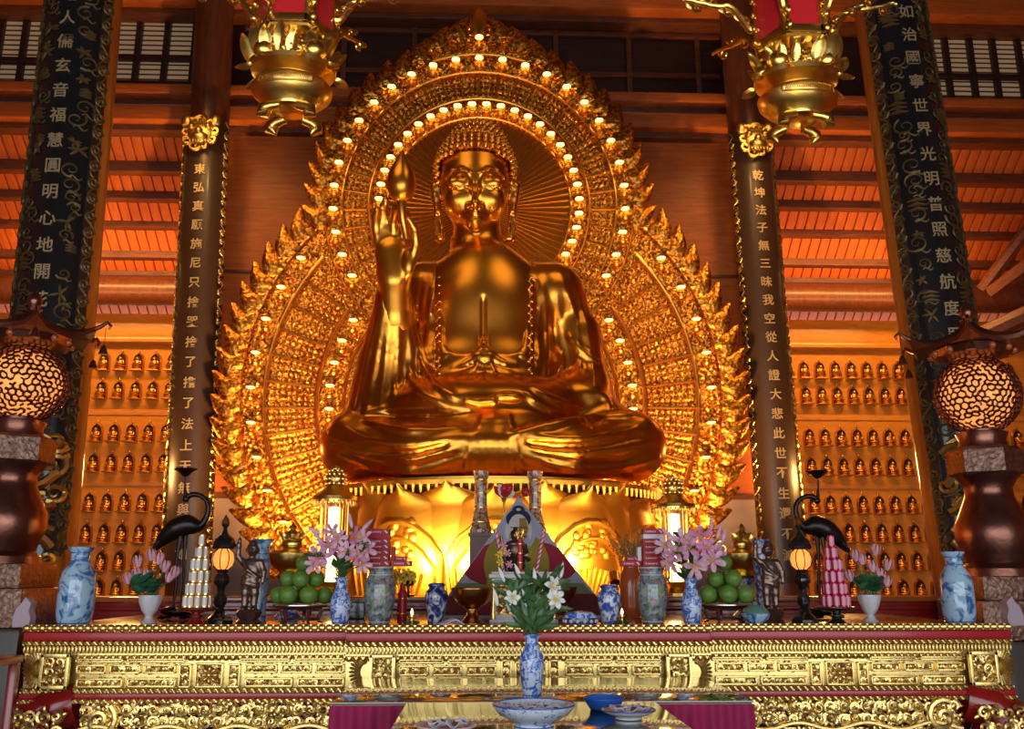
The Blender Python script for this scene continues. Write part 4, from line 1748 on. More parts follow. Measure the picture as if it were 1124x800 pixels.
row('bead_moulding', 684.5, 692, M['gold_pale'], .020, 'bead', 7.4)
strip('red_moulding', 692.5, 702.5, M['red_sheen'], .012, .05, .012)
row('twist_moulding', 703, 707, M['gold_pale'], .012, 'twist', 7)
row('fluted_moulding', 708, 716, M['gold_pale'], -.012, 'flute', 3.6)
row('arcade_moulding', 716, 722.5, M['gold_scroll'], -.03, 'arch', 6.8)
strip('frieze', 722, 755, M['gold_pale'], -.050, .05)
row('twist_moulding', 755, 759.5, M['gold_pale'], -.02, 'twist', 7)
strip('red_moulding', 759.5, 766, M['red_sheen'], -.012, .05, .01)
row('twist_moulding', 766, 770, M['gold_pale'], -.002, 'twist', 7)


def scrolls(b, x0, x1, z0, z1, Y, size, seed, rad=.0075, out=.012):
    rg = random.Random(seed)
    nx, nz = max(1, int(round((x1 - x0) / size))), max(1, int(round((z1 - z0) / size)))
    for j in range(nz):
        for i in range(nx):
            cx_ = x0 + (i + .5) * (x1 - x0) / nx
            cz = z0 + (j + .5) * (z1 - z0) / nz
            h_ = 1 if (i + j) % 2 else -1
            r_ = min((x1 - x0) / nx, (z1 - z0) / nz) * rg.uniform(.50, .60)
            sp = spiral((cx_, cz), r_, rg.uniform(1.2, 1.7), rg.uniform(0, 6.28), h_, 16)
            b.tube([(x, Y - out * (1 + .5 * i_ / 16), z) for i_, (x, z) in enumerate(sp)], [rad * (1.2 - .5 * i_ / 16) for i_ in range(16)], 5)
            for q_ in range(2):
                a = rg.uniform(0, 6.28)
                b.ell((cx_ + r_ * math.cos(a), Y - out, cz + r_ * math.sin(a)), (rad * 2.4, rad, rad * 1.1), 6, 4, rot=(0, -a, 0))


pan = [0]


def panel(xa, xb, ya_, yb_, Y, name='carved_panel', rosette=False, frame=None, fr=.010, size=.032, off=.05):
    z0, z1 = za(yb_), za(ya_)
    x0, x1 = X(xa, (ya_ + yb_) / 2, Y), X(xb, (ya_ + yb_) / 2, Y)
    f = Y + off
    b = MB()
    b.box(((x0 + x1) / 2, f - .003, (z0 + z1) / 2), (x1 - x0, .012, z1 - z0), mi=1)
    for x in (x0, x1):
        b.box((x, f - .012, (z0 + z1) / 2), (fr, .028, z1 - z0 + fr), .003)
    for z in (z0, z1):
        b.box(((x0 + x1) / 2, f - .012, z), (x1 - x0 + fr, .028, fr), .003)
    pan[0] += 1
    if rosette:
        c = ((x0 + x1) / 2, (z0 + z1) / 2)
        w_ = (x1 - x0) * .36
        for k in range(8):
            a = k * PI / 4
            b.ell((c[0] + w_ * .62 * math.cos(a), f - .012, c[1] + w_ * .62 * math.sin(a)), (w_ * .36, .010, w_ * .2), 8, 5, rot=(0, -a, 0))
        b.ell((c[0], f - .016, c[1]), (w_ * .3, .014, w_ * .3), 10, 6)
        for sx in (-1, 1):
            for sz in (-1, 1):
                sp = spiral((c[0] + sx * w_ * .95, c[1] + sz * w_ * .95), w_ * .34, 1.3, 0, sx * sz, 14)
                b.tube([(x, f - .012, z) for x, z in sp], .006, 5)
    else:
        scrolls(b, x0 + fr, x1 - fr, z0 + fr * .5, z1 - fr * .5, f, size, pan[0])
    return part(b, name, [frame or M['gold_pale'], M['gold_carve']])


# side bays
for cols_t, cols_m, cols_l, blk in (
        ([(81, 132), (138, 201)], [(82, 113), (119, 151), (157, 190)], [(82, 131), (138, 190)], (195, 207, 213, 242, 249, 261)),
        ([(262, 316), (322, 376)], [(268, 302), (308, 340), (346, 376)], [(268, 319), (326, 376)], None),
        ([(784, 838), (844, 888)], [(788, 818), (824, 851), (857, 887)], [(788, 832), (838, 887)], (893, 903, 910, 939, 945, 955)),
        ([(958, 1008), (1014, 1062)], [(960, 990), (996, 1026), (1032, 1062)], [(960, 1009), (1016, 1062)], None)):
    for a_, b_ in cols_t:
        panel(a_, b_, 723, 725.5, YA, size=.02)
    for a_, b_ in cols_m:
        panel(a_, b_, 729.5, 737.5, YA)
    for a_, b_ in cols_l:
        panel(a_, b_, 744.5, 752.5, YA)
    if blk:
        panel(blk[0], blk[1], 729, 753, YA, 'carved_stile')
        panel(blk[2], blk[3], 728, 753, YA, 'rosette_panel', True)
        panel(blk[4], blk[5], 729, 753, YA, 'carved_stile')
# middle bay
for cols_t, cols in (([(438, 486), (492, 544)], [(438, 469), (475, 506), (512, 544)]), ([(622, 672), (678, 726)], [(622, 652), (658, 690), (696, 726)])):
    for a_, b_ in cols_t:
        panel(a_, b_, 723, 726, YC, size=.02)
    for a_, b_ in cols:
        panel(a_, b_, 730, 739, YC)
        panel(a_, b_, 744, 752.5, YC)
panel(551, 561, 724, 753, YC, 'carved_stile')
panel(604, 614, 724, 753, YC, 'carved_stile')
panel(566, 600, 726, 753, YC, 'rosette_panel', True)
for a_, b_ in ((407, 432), (733, 758)):
    panel(a_, b_, 718, 768, YC, 'carved_pilaster', fr=.018, size=.04, off=.0)
for a_, b_ in ((47, 75), (1065, 1093)):
    panel(a_, b_, 718, 752, YA, 'carved_pilaster', fr=.020, size=.05, off=.0)
# scaly carved brackets beside the middle bay and at both ends
def bracket(cx_, cy_, rpx, Y, sg, name):
    s = SC(cy_, Y)
    c = (X(cx_, cy_, Y), Z(cx_, cy_, Y))
    b = MB()
    pts, rs = [], []
    for t in np.linspace(-PI * .5, PI * .5, 14):
        pts.append((c[0] + sg * rpx * s * math.cos(t), Y + .06, c[1] + rpx * 1.15 * s * math.sin(t)))
        rs.append(s * (3.2 + 3.2 * math.cos(t)))
    b.tube(pts, rs, 8)
    for k, t in enumerate(np.linspace(-PI * .45, PI * .45, 15)):
        for e in (.8, 1.0, 1.25):
            o = (c[0] + sg * rpx * e * s * math.cos(t), c[1] + rpx * 1.15 * e * s * math.sin(t))
            b.ell((o[0], Y + .03, o[1]), (.020, .014, .009), 6, 4, rot=(0, -t if sg > 0 else t, 0))
    for k in (-1, 1):
        sp = spiral((c[0] - sg * rpx * .3 * s, c[1] + k * rpx * 1.0 * s), rpx * .4 * s, 1.3, 0, k, 16)
        b.tube([(x, Y + .04, z) for x, z in sp], .012, 6)
    return part(b, name, M['gold_scroll'])


bracket(42, 734, 13, YA, -1, 'scaled_bracket')
bracket(1098, 731, 13, YA, 1, 'scaled_bracket')
bracket(402, 738, 13, YC + .02, -1, 'scaled_bracket')
bracket(764, 738, 13, YC + .02, 1, 'scaled_bracket')
# openwork apron of scrolls over red
for x0, x1, Y, nm in ((X(88, 790, YA), xm0 - .01, YA, 0), (xm0, xm1, YC, 1), (xm1 + .01, X(1055, 790, YA), YA, 2)):
    b = MB()
    z0, z1 = za(797), za(770.5)
    b.box(((x0 + x1) / 2, Y + .05, (z0 + z1) / 2), (x1 - x0, .04, z1 - z0))
    part(b, 'apron_ground', M['red_lac'])
    b = MB()
    scrolls(b, x0, x1, z0, z1, Y + .015, .052, 40 + nm, .011, .012)
    scrolls(b, x0, x1, z0, z1, Y + .018, .070, 70 + nm, .008, .020)
    part(b, 'apron_scrollwork', M['gold_scroll'])
    b = MB()
    n = int((x1 - x0) / .02)
    for k, zz in enumerate((za(798), za(806))):
        b.tube([(x0 + (x1 - x0) * i / n, Y - .01, zz + .018 * math.sin(i * .33) * (1 - k)) for i in range(n + 1)], .012 if k == 0 else .008, 6)
    part(b, 'apron_border', M['gold_pale'])
    b = MB()
    scrolls(b, x0, x1, za(840), za(802), Y + .03, .06, 90 + nm, .010, .012)
    b.box(((x0 + x1) / 2, Y + .06, za(822)), (x1 - x0, .05, za(800) - za(842)))
    part(b, 'lower_apron', M['gold_scroll'])
# bulging red cabriole legs at the ends
for cx_, sg in ((66, -1), (1076, 1)):
    s = SC(790, YA)
    x = X(cx_, 790, YA)
    b = MB()
    prof = [(-.06, za(771)), (.10, za(778)), (.17, za(790)), (.18, za(804)), (.12, za(824)), (.04, za(850)), (.0, .40), (.02, .2), (.10, .08), (.10, .02), (.0, 0)]
    pts = [(x + sg * o, YA + .10, z) for o, z in prof]
    b.tube(pts, [.12, .13, .145, .15, .14, .12, .10, .09, .09, .09, .08], 14, flat=1.0)
    part(b, 'cabriole_leg', M['red_lac'])
    b = MB()
    scrolls(b, x + sg * .10 - .14, x + sg * .10 + .14, za(840), za(775), YA - .04, .075, 120 + sg, .010, .012)
    part(b, 'leg_scrollwork', M['gold_scroll'])
    b = MB()
    sp = spiral((x - sg * .22, za(788)), .09, 1.4, 1.0, sg, 20)
    b.tube([(px_, YA - .01, pz) for px_, pz in sp], .018, 7)
    part(b, 'leg_curl', M['gold_scroll'])
# upturned pale scroll ends on the top
for cx_, sg in ((27, -1), (1111, 1)):
    x = X(cx_, 680, YA + .1)
    b = MB()
    ol_ = [(-.045, 0), (.045, 0), (.05, .05), (.035, .09), (.045, .13), (.01, .165), (-.01, .13), (-.035, .10), (-.05, .05)]
    b.prism([(x + sg * a_ * -1, ZT + z) for a_, z in ol_], YA + .06, YA + .13)
    tag(part(b, 'scroll_end', simple('scroll_end_lacquer', (.42, .30, .36), .35)), 'pale mauve upturned end')

# red lacquered step behind
ZL = Z(568, 655, 7.4)
step = thing('altar_step', 'long red brown lacquered step behind the altar table, below the statue', 'altar step', (AXM, 7.3, 0))
x0, x1 = X(62, 660, 7.4), X(1062, 660, 7.4)
b = MB().box(((x0 + x1) / 2, 7.69, ZL - .02), (x1 - x0, .52, .04), .01)
b.build('step_top', M['wood_altar'], step, world=True)
b = MB().box(((x0 + x1) / 2, 7.70, (ZL - .04) / 2), (x1 - x0 - .06, .46, ZL - .04), .01)
for k in range(4):
    b.box(((x0 + x1) / 2, 7.455, ZL - .09 - k * .07), (x1 - x0 - .03, .03, .035), .01)
b.build('step_front', M['red_lac'], step, world=True)


# ================================================================== THINGS ON THE ALTAR
def at(px, Y, z=None):
    return (X(px, 682, Y), Y, ZT + .0008 if z is None else z)


def pl(prof, s):
    return [(r * s, z * s) for r, z in prof]


def rings(b, s, items, n=28):
    for r, z, t in items:
        b.tube([(r * s * math.cos(a), r * s * math.sin(a), z * s) for a in np.linspace(0, 2 * PI, n, endpoint=False)], t * s, 6, closed=True)


def vase(name, label, loc, s, prof, mt, band_items, band_mt=None, cat='vase', group=None):
    t = thing(name, label, cat, loc, group=group)
    MB().lathe(pl(prof, s), 32).build('body', mt, t)
    if band_items:
        for it in band_items:
            b = MB()
            rings(b, s, [it])
            b.build('glaze_band', band_mt or M['blue_band'], t)
    return t


# big pale blue vases at the ends
BV = [(15, 0), (16.5, 2), (17.5, 6), (19, 14), (19.2, 30), (18.8, 46), (17, 56), (12.5, 63), (10, 67), (9.8, 74), (10.5, 78), (13, 81), (13.4, 83), (11, 83), (8.5, 80), (8.5, 66), (0, 64)]
vase('tall_blue_vase', 'tall pale blue and white vase on altar, left of the white lotus pot', at(81, 5.5), SC(680, 5.5), BV, M['blue_vase'], [(17, 3, .5), (10.2, 68, .5), (10.4, 77, .6)])
vase('tall_blue_vase', 'tall pale blue and white vase at altar end, beneath the right bronze lantern', at(1054, 5.5), SC(680, 5.5), [(r * .93, z * .95) for r, z in BV], M['blue_vase'], [(15.8, 3, .5), (9.5, 64.6, .5), (9.7, 73, .6)])

# lily vases
LV = [(8, 0), (8.6, 1.5), (8.8, 4), (10.4, 12), (11.3, 22), (10.8, 29), (8.0, 35), (6.2, 39), (6.0, 44), (7.0, 48), (8.6, 50.5), (8.2, 51), (5.2, 47), (4.8, 40), (0, 39)]


def leaf(b, p0, p1, w, bend=.2, mi=0, curl_=.0, n=6):
    """a pointed leaf from p0 to p1, folded along its midrib"""
    p0, p1 = np.asarray(p0, float), np.asarray(p1, float)
    d = p1 - p0
    L = np.linalg.norm(d)
    d = d / L
    side = np.cross(d, [0, -1, 0.25])
    side = side / (np.linalg.norm(side) + 1e-9)
    nrm = np.cross(side, d)

    def fn(u_, v):
        ww = w * math.sin(PI * (v * .93 + .05)) ** .8
        return tuple(p0 + d * L * v + side * u_ * ww * .5 + nrm * (bend * L * (v * (1 - v)) + abs(u_) * w * .14 - curl_ * L * v * v))
    b.sheet(fn, 4, n, tuple(nrm * -.0012), mi=mi)


def lily_flower(size, mt_mix, open_=1.0, seed=0):
    """six recurved petals round the -y axis"""
    rg = random.Random(seed)
    b = MB()
    for k in range(6):
        a = k * PI / 3 + rg.uniform(-.1, .1)
        L = size * (1.0 if k % 2 else .92)
        w = size * (.44 if k % 2 else .36)

        def fn(u_, v, a=a, L=L, w=w):
            rr = L * (.08 + .92 * math.sin(v * PI / 2 * open_))
            dep = -L * .42 * math.sin(v * PI * .62) + (.22 * L * v * v)
            ww = w * math.sin(PI * (v * .9 + .07)) ** .75
            ca, sa = math.cos(a), math.sin(a)
            return (rr * ca - u_ * ww * .5 * sa, dep - abs(u_) * .03 * L, rr * sa + u_ * ww * .5 * ca)
        b.sheet(fn, 4, 6, (0, .0012, 0), mi=0)
    for k in range(6):
        a = k * PI / 3 + .5
        b.tube([(0, 0, 0), (size * .18 * math.cos(a), -size * .3, size * .18 * math.sin(a)), (size * .26 * math.cos(a), -size * .48, size * .26 * math.sin(a))], size * .018, 4, mi=1)
        b.ell((size * .26 * math.cos(a), -size * .48, size * .26 * math.sin(a)), size * .05, 5, 4, mi=1)
    b.ell((0, size * .03, 0), (size * .10, size * .14, size * .10), 8, 6, mi=1)
    return b.mesh('lily_flower', mt_mix, True, 70)


lily_pink = [lily_flower(.072, [M['pink'], M['yellow']], 1, 1), lily_flower(.072, [M['pink_pale'], M['yellow']], .9, 2)]
lily_white = [lily_flower(.075, [M['white_petal'], M['yellow']], .55, 3)]


def bouquet(name, label, cat, loc, s, neck, flowers, leaves_, buds, mts, leaf_mt, stems=None, lw=5.5, seed=0, meshes=None, fscale=1.0):
    """flowers / leaves in photo pixels relative to the mouth of the vase (dx, dz); neck = height of the mouth"""
    rg = random.Random(seed)
    t = thing(name, label, cat, loc)
    b = MB()
    for dx, dz in flowers + buds:
        yy = rg.uniform(-.03, .05)
        b.tube([(rg.uniform(-2, 2) * s, rg.uniform(-2, 2) * s, (neck - 4) * s), (dx * .35 * s, yy * .4, (neck + dz * .5) * s), (dx * s, yy, (neck + dz) * s)], [.004, .0035, .003], 5)
    b.build('stems', leaf_mt, t)
    for i, (dx, dz) in enumerate(flowers):
        o = bpy.data.objects.new('lily_flower', meshes[i % len(meshes)])
        COL.objects.link(o)
        o.parent = t
        o.location = (dx * s, -.05 + rg.uniform(-.03, .03), (neck + dz) * s)
        o.rotation_euler = (rg.uniform(-.5, .45), rg.uniform(0, 6), rg.uniform(-.6, .6) + dx * .012)
        k = fscale * rg.uniform(.85, 1.1)
        o.scale = (k, k, k)
    for dx, dz in buds:
        b = MB()
        a = rg.uniform(-.6, .6) + dx * .02
        b.lathe([(0, 0), (2.0 * s, 3 * s), (2.6 * s, 8 * s), (1.8 * s, 14 * s), (0, 19 * s)], 8, M=Matrix.Translation((dx * s, -.03, (neck + dz - 6) * s)) @ Euler((0, a, 0)).to_matrix().to_4x4())
        b.build('flower_bud', mts, t)
    for (dx0, dz0, dx1, dz1) in leaves_:
        b = MB()
        y0_ = rg.uniform(-.03, .03)
        y1_ = y0_ + rg.uniform(-.10, .06)
        leaf(b, (dx0 * s, y0_, (neck + dz0) * s), (dx1 * s, y1_, (neck + dz1) * s), lw * s * rg.uniform(.8, 1.2), rg.uniform(.05, .3), curl_=rg.uniform(0, .15))
        b.build('leaf', leaf_mt, t)
    return t


def rleaves(n, seed, wx, zlo, zhi, L=22, up=.6):
    rg = random.Random(seed)
    out = []
    for i in range(n):
        z = rg.uniform(zlo, zhi)
        x = rg.uniform(-wx, wx) * (.25 + .75 * (z - zlo) / (zhi - zlo + 1e-6))
        a = rg.uniform(-1.2, 1.2) + x / wx * .7
        l_ = L * rg.uniform(.7, 1.2)
        out.append((x, z, x + l_ * math.sin(a), z + l_ * math.cos(a) * up))
    return out


s = SC(680, 5.48)
vase('lily_vase', 'slim blue and white vase of pink lilies between green fruit and red cartons, left', at(373, 5.48), s, LV, M['blue_fine'], [(8.8, 3, .5), (6.3, 39, .4), (8.3, 50.3, .4)])
bouquet('lily_bouquet', 'pink lilies in vase right of the left fruit pile', 'flowers', at(373, 5.48), s, 51,
        [(-24, 22), (-29, 14), (-14, 34), (-5, 42), (-3, 32), (7, 28), (18, 24), (23, 14), (14, 44), (28, 30), (-10, 48), (24, 40)], rleaves(26, 3, 18, -2, 40),
        [(-24, 52), (-20, 40), (20, 56), (10, 58)], M['pink_pale'], M['leaf'], seed=2, meshes=lily_pink)
vase('lily_vase', 'slim blue and white vase of pink lilies between painted pot and green fruit, right', at(760, 5.48), s, LV, M['blue_fine'], [(8.8, 3, .5), (6.3, 39, .4), (8.3, 50.3, .4)])
bouquet('lily_bouquet', 'large open pink lilies in vase left of the right fruit pile', 'flowers', at(760, 5.48), s, 49,
        [(-18, 30), (-22, 20), (-2, 34), (2, 14), (16, 34), (22, 20), (27, 26), (-8, 42), (10, 46), (-28, 36)], rleaves(28, 8, 20, -2, 44),
        [(30, 50), (24, 58), (-18, 50), (36, 44)], M['pink_pale'], M['leaf'], seed=5, meshes=lily_pink, fscale=1.15)

# painted pots with the stacked cartons
PT = [(11, 0), (12, 1.5), (12, 4), (13.6, 8), (16, 20), (17, 33), (16.8, 42), (15, 49), (13, 52), (12.6, 56), (14, 59), (14.3, 61), (11.5, 61), (11, 52), (0, 50)]


def glyph_word(word, h, ext=.02):
    v, f = glyph(word, ext)
    hh = v[:, 2].max() - v[:, 2].min()
    return v * (h / hh), f


def carton(loc, s, w, h, d, label, rz=0.0, word=True, group=None, white=False):
    t = thing('carton', label, 'carton', loc, rz, group)
    MB().box((0, 0, h * s / 2), (w * s, d * s, h * s), .002).build('box', M['box_white'] if white else M['box_red'], t)
    if word:
        b = MB()
        v, f = glyph_word('Luxury', h * s * .46, .01)
        sc_ = (w * s * .52) / (v[:, 0].max() - v[:, 0].min())
        v = v * np.array([sc_, 1, 1])
        b.add(v + np.array([-w * s * .13, -d * s / 2 - .0006, h * s * .48]), f)
        b.prism([(w * s * .26, h * s * .72), (w * s * .32, h * s * .78), (w * s * .45, h * s * .35), (w * s * .38, h * s * .24)], -d * s / 2 - .0012, -d * s / 2 - .0002)
        b.build('lettering', M['box_white'] if not white else M['box_red'], t, smooth=False)
    return t


TIERS = ['lowest', 'second', 'third', 'fourth', 'fifth', 'sixth', 'seventh']
for nm, px, dirn in (('left', 416, 1), ('right', 717, -1)):
    Y = 5.62
    s = SC(682, Y)
    L = at(px, Y)
    side = 'beside the %s pink lilies' % nm
    vase('painted_pot', 'dark painted porcelain jar carrying stacked red cartons, %s' % side, L, s, PT, M['rose_pot'], [(12.2, 2.5, .6), (13.1, 52.3, .5), (14.2, 60, .6)], M['white_china'])
    z = L[2] + 61.6 * s
    hh = 6.0
    # bottom tier: two cartons end to end, spanning past the mouth
    w = 26
    carton((L[0] - dirn * 2.2 * s, L[1], z), s, w, hh, 20, 'red carton with white lettering on the mouth of the jar %s' % side)
    carton((L[0] + dirn * (w * .98 - 2.0) * s, L[1] + 1.5 * s, z), s, 21, hh, 18, 'outer red carton of the lowest layer on the jar %s' % side)
    z += hh * s
    xo = -dirn * 2.5
    for k in range(4):
        carton((L[0] + (xo + rnd.uniform(-.6, .6)) * s, L[1] + rnd.uniform(-.5, .5) * s, z), s, 24, hh, 18, 'red carton, %s up in the stack on the jar %s' % (TIERS[k + 1], side))
        z += hh * s
    if nm == 'right':
        carton((L[0] + xo * s, L[1], z), s, 24, 5, 18, 'white carton near the top of the stack on the jar %s' % side, word=False, white=True)
        z += 5 * s
    else:
        carton((L[0] + xo * s, L[1], z), s, 24, 4, 17, 'thin plain red carton near the stack top on the jar %s' % side, word=False)
        z += 4 * s
    carton((L[0] + (xo - .3) * s, L[1] + s, z), s, 23, 6.4, 17, 'topmost red carton of the stack on the jar %s' % side)
    z0 = L[2] + 61.6 * s + hh * s
    carton((L[0] + dirn * 13.2 * s, L[1] + 2 * s, z0), s, 4.4, 15, 10, 'narrow upright carton against the stack on the jar %s' % side, word=False, white=nm == 'right')
    carton((L[0] + dirn * 22 * s, L[1] + 2 * s, z0), s, 12, 4.6, 12, 'short carton lying beside the stack on the jar %s' % side)

# blue and white jars
JR = [(9, 0), (9.6, 1.5), (9, 6), (9.6, 12), (12, 22), (12.8, 30), (11.5, 35), (8.5, 37.5), (8, 39), (8.6, 40), (8.6, 43), (7.6, 44), (0, 44)]
s = SC(682, 5.6)
vase('lidded_jar', 'dark cobalt blue and white jar left of the brass bowl', at(478.5, 5.6), s, JR, M['blue_jar'], [(9.4, 2, .5), (8.7, 41.5, 1.4)], M['navy'], 'jar')
vase('lidded_jar', 'pale blue and white jar right of the printed pyramid', at(669, 5.6), s, [(r * 1.02, z * .96) for r, z in JR], M['blue_white'], [(9.6, 2, .6), (8.8, 39.8, 1.4)], M['navy'], 'jar')

# brass footed bowl and small pieces
s = SC(682, 5.75)
t = thing('footed_bowl', 'brown brass footed bowl beside the dark cobalt jar', 'bowl', at(518, 5.53))
MB().lathe(pl([(13, 0), (13.5, 2), (10, 5), (6, 10), (5.5, 14), (8, 17), (16, 22), (20.5, 30), (22, 37), (21, 38), (19, 31), (14, 25), (0, 23)], s), 32).build('bowl', M['brass'], t)
b = MB()
rings(b, s, [(13.3, 1.5, 1), (7, 15.5, 1), (21.6, 37, .9)])
b.build('rim', M['brass'], t)
t = thing('folded_cloth', 'small grey folded cloth under the brass bowl edge', 'cloth', at(496, 5.38))
b = MB()
b.sheet(lambda u_, v: (u_ * 13 * s + .01 * math.sin(v * 5), -.02 + v * .075, (2 + 6 * (1 - abs(u_) ** 2) * (.6 + .4 * math.sin(v * 7 + u_ * 3))) * s), 12, 8, (0, 0, -.008))
b.build('cloth', M['paper'], t)
tag_ = thing('footed_cup', 'small brass wine cup behind white lilies, by the pyramid', 'cup', at(622, 6.0))
MB().lathe(pl([(8, 0), (8, 1.5), (3, 4), (2.5, 16), (4, 20), (10, 27), (12, 36), (11, 36), (8, 27), (0, 23)], SC(680, 6.0)), 24).build('cup', M['brass'], tag_)
s = SC(682, 5.45)
t = thing('covered_box', 'low oval blue and white porcelain box between white lilies and pale jar', 'box', at(637, 5.45))
MB().lathe(pl([(15, 0), (18, 1), (18.5, 5), (18, 8)], s), 32, sy=.6).build('box', M['navy'], t)
MB().lathe(pl([(18.2, 8), (17, 11), (13, 14), (0, 15.5)], s), 32, sy=.6).build('lid', M['blue_fine'], t)
b = MB()
for k in range(14):
    a = 2 * PI * k / 14
    b.ell((17.8 * s * math.cos(a), 17.8 * .6 * s * math.sin(a), 4.4 * s), (2.2 * s, 1.6 * s, 2.2 * s), 7, 5)
b.build('white_boss', M['white_china'], t)

# small oil lamps on green lotus leaves
for px, lab in ((452, 'between painted jar and dark cobalt jar'), (683, 'right of the pale blue jar')):
    s = SC(684, 5.38)
    t = thing('oil_lamp', 'tiny gilt oil lamp on green leaves ' + lab, 'lamp', at(px, 5.38))
    b = MB()
    for k in range(7):
        a = 2 * PI * k / 7
        leaf(b, (0, 0, .014), (9 * s * math.cos(a), 6 * s * math.sin(a), .022), 5 * s, .02)
    b.build('leaves', M['leaf'], t)
    MB().lathe(pl([(3, 0.5), (3.4, 2), (1.2, 4), (1.2, 8), (3.2, 10), (3.2, 12), (0, 12)], s), 14).build('stand', M['gold'], t)
    MB().lathe(pl([(.6, 12), (1.6, 14.5), (0, 19)], s), 8).build('flame', M['flame'], t)

# fruit stands
def fruit_mesh(r):
    b = MB()
    b.lathe([(0, -r * .93), (r * .35, -r * .9), (r * .75, -r * .66), (r, -.05 * r), (r * .92, r * .42), (r * .6, r * .80), (r * .25, r * .95), (r * .08, r * .93), (0, r * .89)], 20)
    return b.mesh('fruit', M['green_fruit'], True, 60)


def fruit_stand(px, lab, pile, Y=5.65):
    s = SC(682, Y)
    t = thing('fruit_stand', 'dark wooden dish stand holding green fruit ' + lab, 'stand', at(px, Y))
    MB().lathe(pl([(10, 15), (24, 16.5), (29, 18.5), (30, 20.5), (29, 20.5), (0, 19.5)], s), 32).build('dish', M['lac_brown'], t)
    for k in range(5):
        a = -PI / 2 + 2 * PI * (k + .5) / 5
        ca, sa = math.cos(a), math.sin(a)
        MB().tube([(19 * s * ca, 19 * s * sa, 17 * s), (23 * s * ca, 23 * s * sa, 13 * s), (20 * s * ca, 20 * s * sa, 7 * s), (20 * s * ca, 20 * s * sa, 2.4 * s), (24 * s * ca, 24 * s * sa, 1.5 * s)],
                  [2.6 * s, 2.6 * s, 2.0 * s, 1.6 * s, 1.1 * s], 8).build('leg', simple('stand_wood_%d' % px, (.13, .025, .02), .25, coat=.5) if k == 0 else bpy.data.materials['stand_wood_%d' % px], t)
    b = MB()
    rings(b, s, [(20.5, 5, .8)])
    b.build('stretcher', M['lac_brown'], t)
    b = MB()
    rings(b, s, [(29.6, 20.2, .7)], 40)
    b.build('rim', M['silver'], t)
    L = at(px, Y)
    fm = fruit_mesh(1.0)
    for (dx, dy, dz, r, wd) in pile:
        f = thing('green_fruit', 'round green citrus fruit, %s, pile on stand %s' % (wd, lab), 'fruit', (L[0] + dx * s, L[1] + dy * s, L[2] + (21.5 + dz) * s), rz=dx, group='green fruit on stands')
        o = bpy.data.objects.new('skin', fm)
        COL.objects.link(o)
        o.parent = f
        o.scale = (r * s, r * s, r * s)
        o.location = (0, 0, r * .93 * s)
        o.rotation_euler = (rnd.uniform(-.5, .3), rnd.uniform(-.3, .3), 0)
        k = bpy.data.objects.new('stem_end', stem_mesh)
        COL.objects.link(k)
        k.parent = o
        k.location = (0, 0, .9)


stem_mesh = MB().lathe([(.13, -.02), (.14, .06), (.06, .10), (0, .10)], 8).mesh('stem_end', M['stem_brown'])
fruit_stand(329, 'left of the statue', [(-11, -15, 0, 10.2, 'bottom front left'), (11, -15, 0, 10.2, 'bottom front right'), (-25, 2, 0, 9.4, 'bottom far left'), (25, 2, 0, 9.4, 'bottom far right'), (0, 11, 0, 9.6, 'bottom back'),
                                   (-15, 2, 17, 9.6, 'middle left'), (1, -12, 17, 9.8, 'middle front'), (15, 3, 17, 9.6, 'middle right'), (2, -1, 33.5, 9.4, 'topmost')])
fruit_stand(797, 'right of the statue', [(-21, -8, 0, 10.2, 'bottom left'), (0, -15, 0, 10.4, 'bottom front'), (21, -8, 0, 10.4, 'bottom right'), (-11, 11, 0, 9.6, 'bottom back left'), (12, 12, 0, 9.6, 'bottom back right'),
                                   (-11, -5, 17.4, 9.5, 'middle left'), (9, -6, 17.4, 9.9, 'middle right'), (0, 12, 17, 9.4, 'middle back'), (1, -1, 35.5, 9.2, 'topmost')])

# can pyramids
def can_mesh(s, m1, m2):
    b = MB()
    r, h = 3.75 * s, 13.0 * s
    b.lathe([(r * .86, 0), (r, .04 * h), (r, .96 * h), (r * .86, h), (r * .8, .985 * h), (0, .985 * h)], 16, mi=0)
    # white label wrapped round most of the can
    v, f = [], []
    n = 16
    for k in range(n + 1):
        for z in (.16 * h, .86 * h):
            a = -PI / 2 + (k / n - .5) * 1.7
            v.append((r * 1.015 * math.cos(a), r * 1.015 * math.sin(a), z))
    for k in range(n):
        f.append((2 * k, 2 * k + 2, 2 * k + 3, 2 * k + 1))
    b2 = MB().add(v, f)
    return b.mesh('can', m1), b2.mesh('label_band', m2)


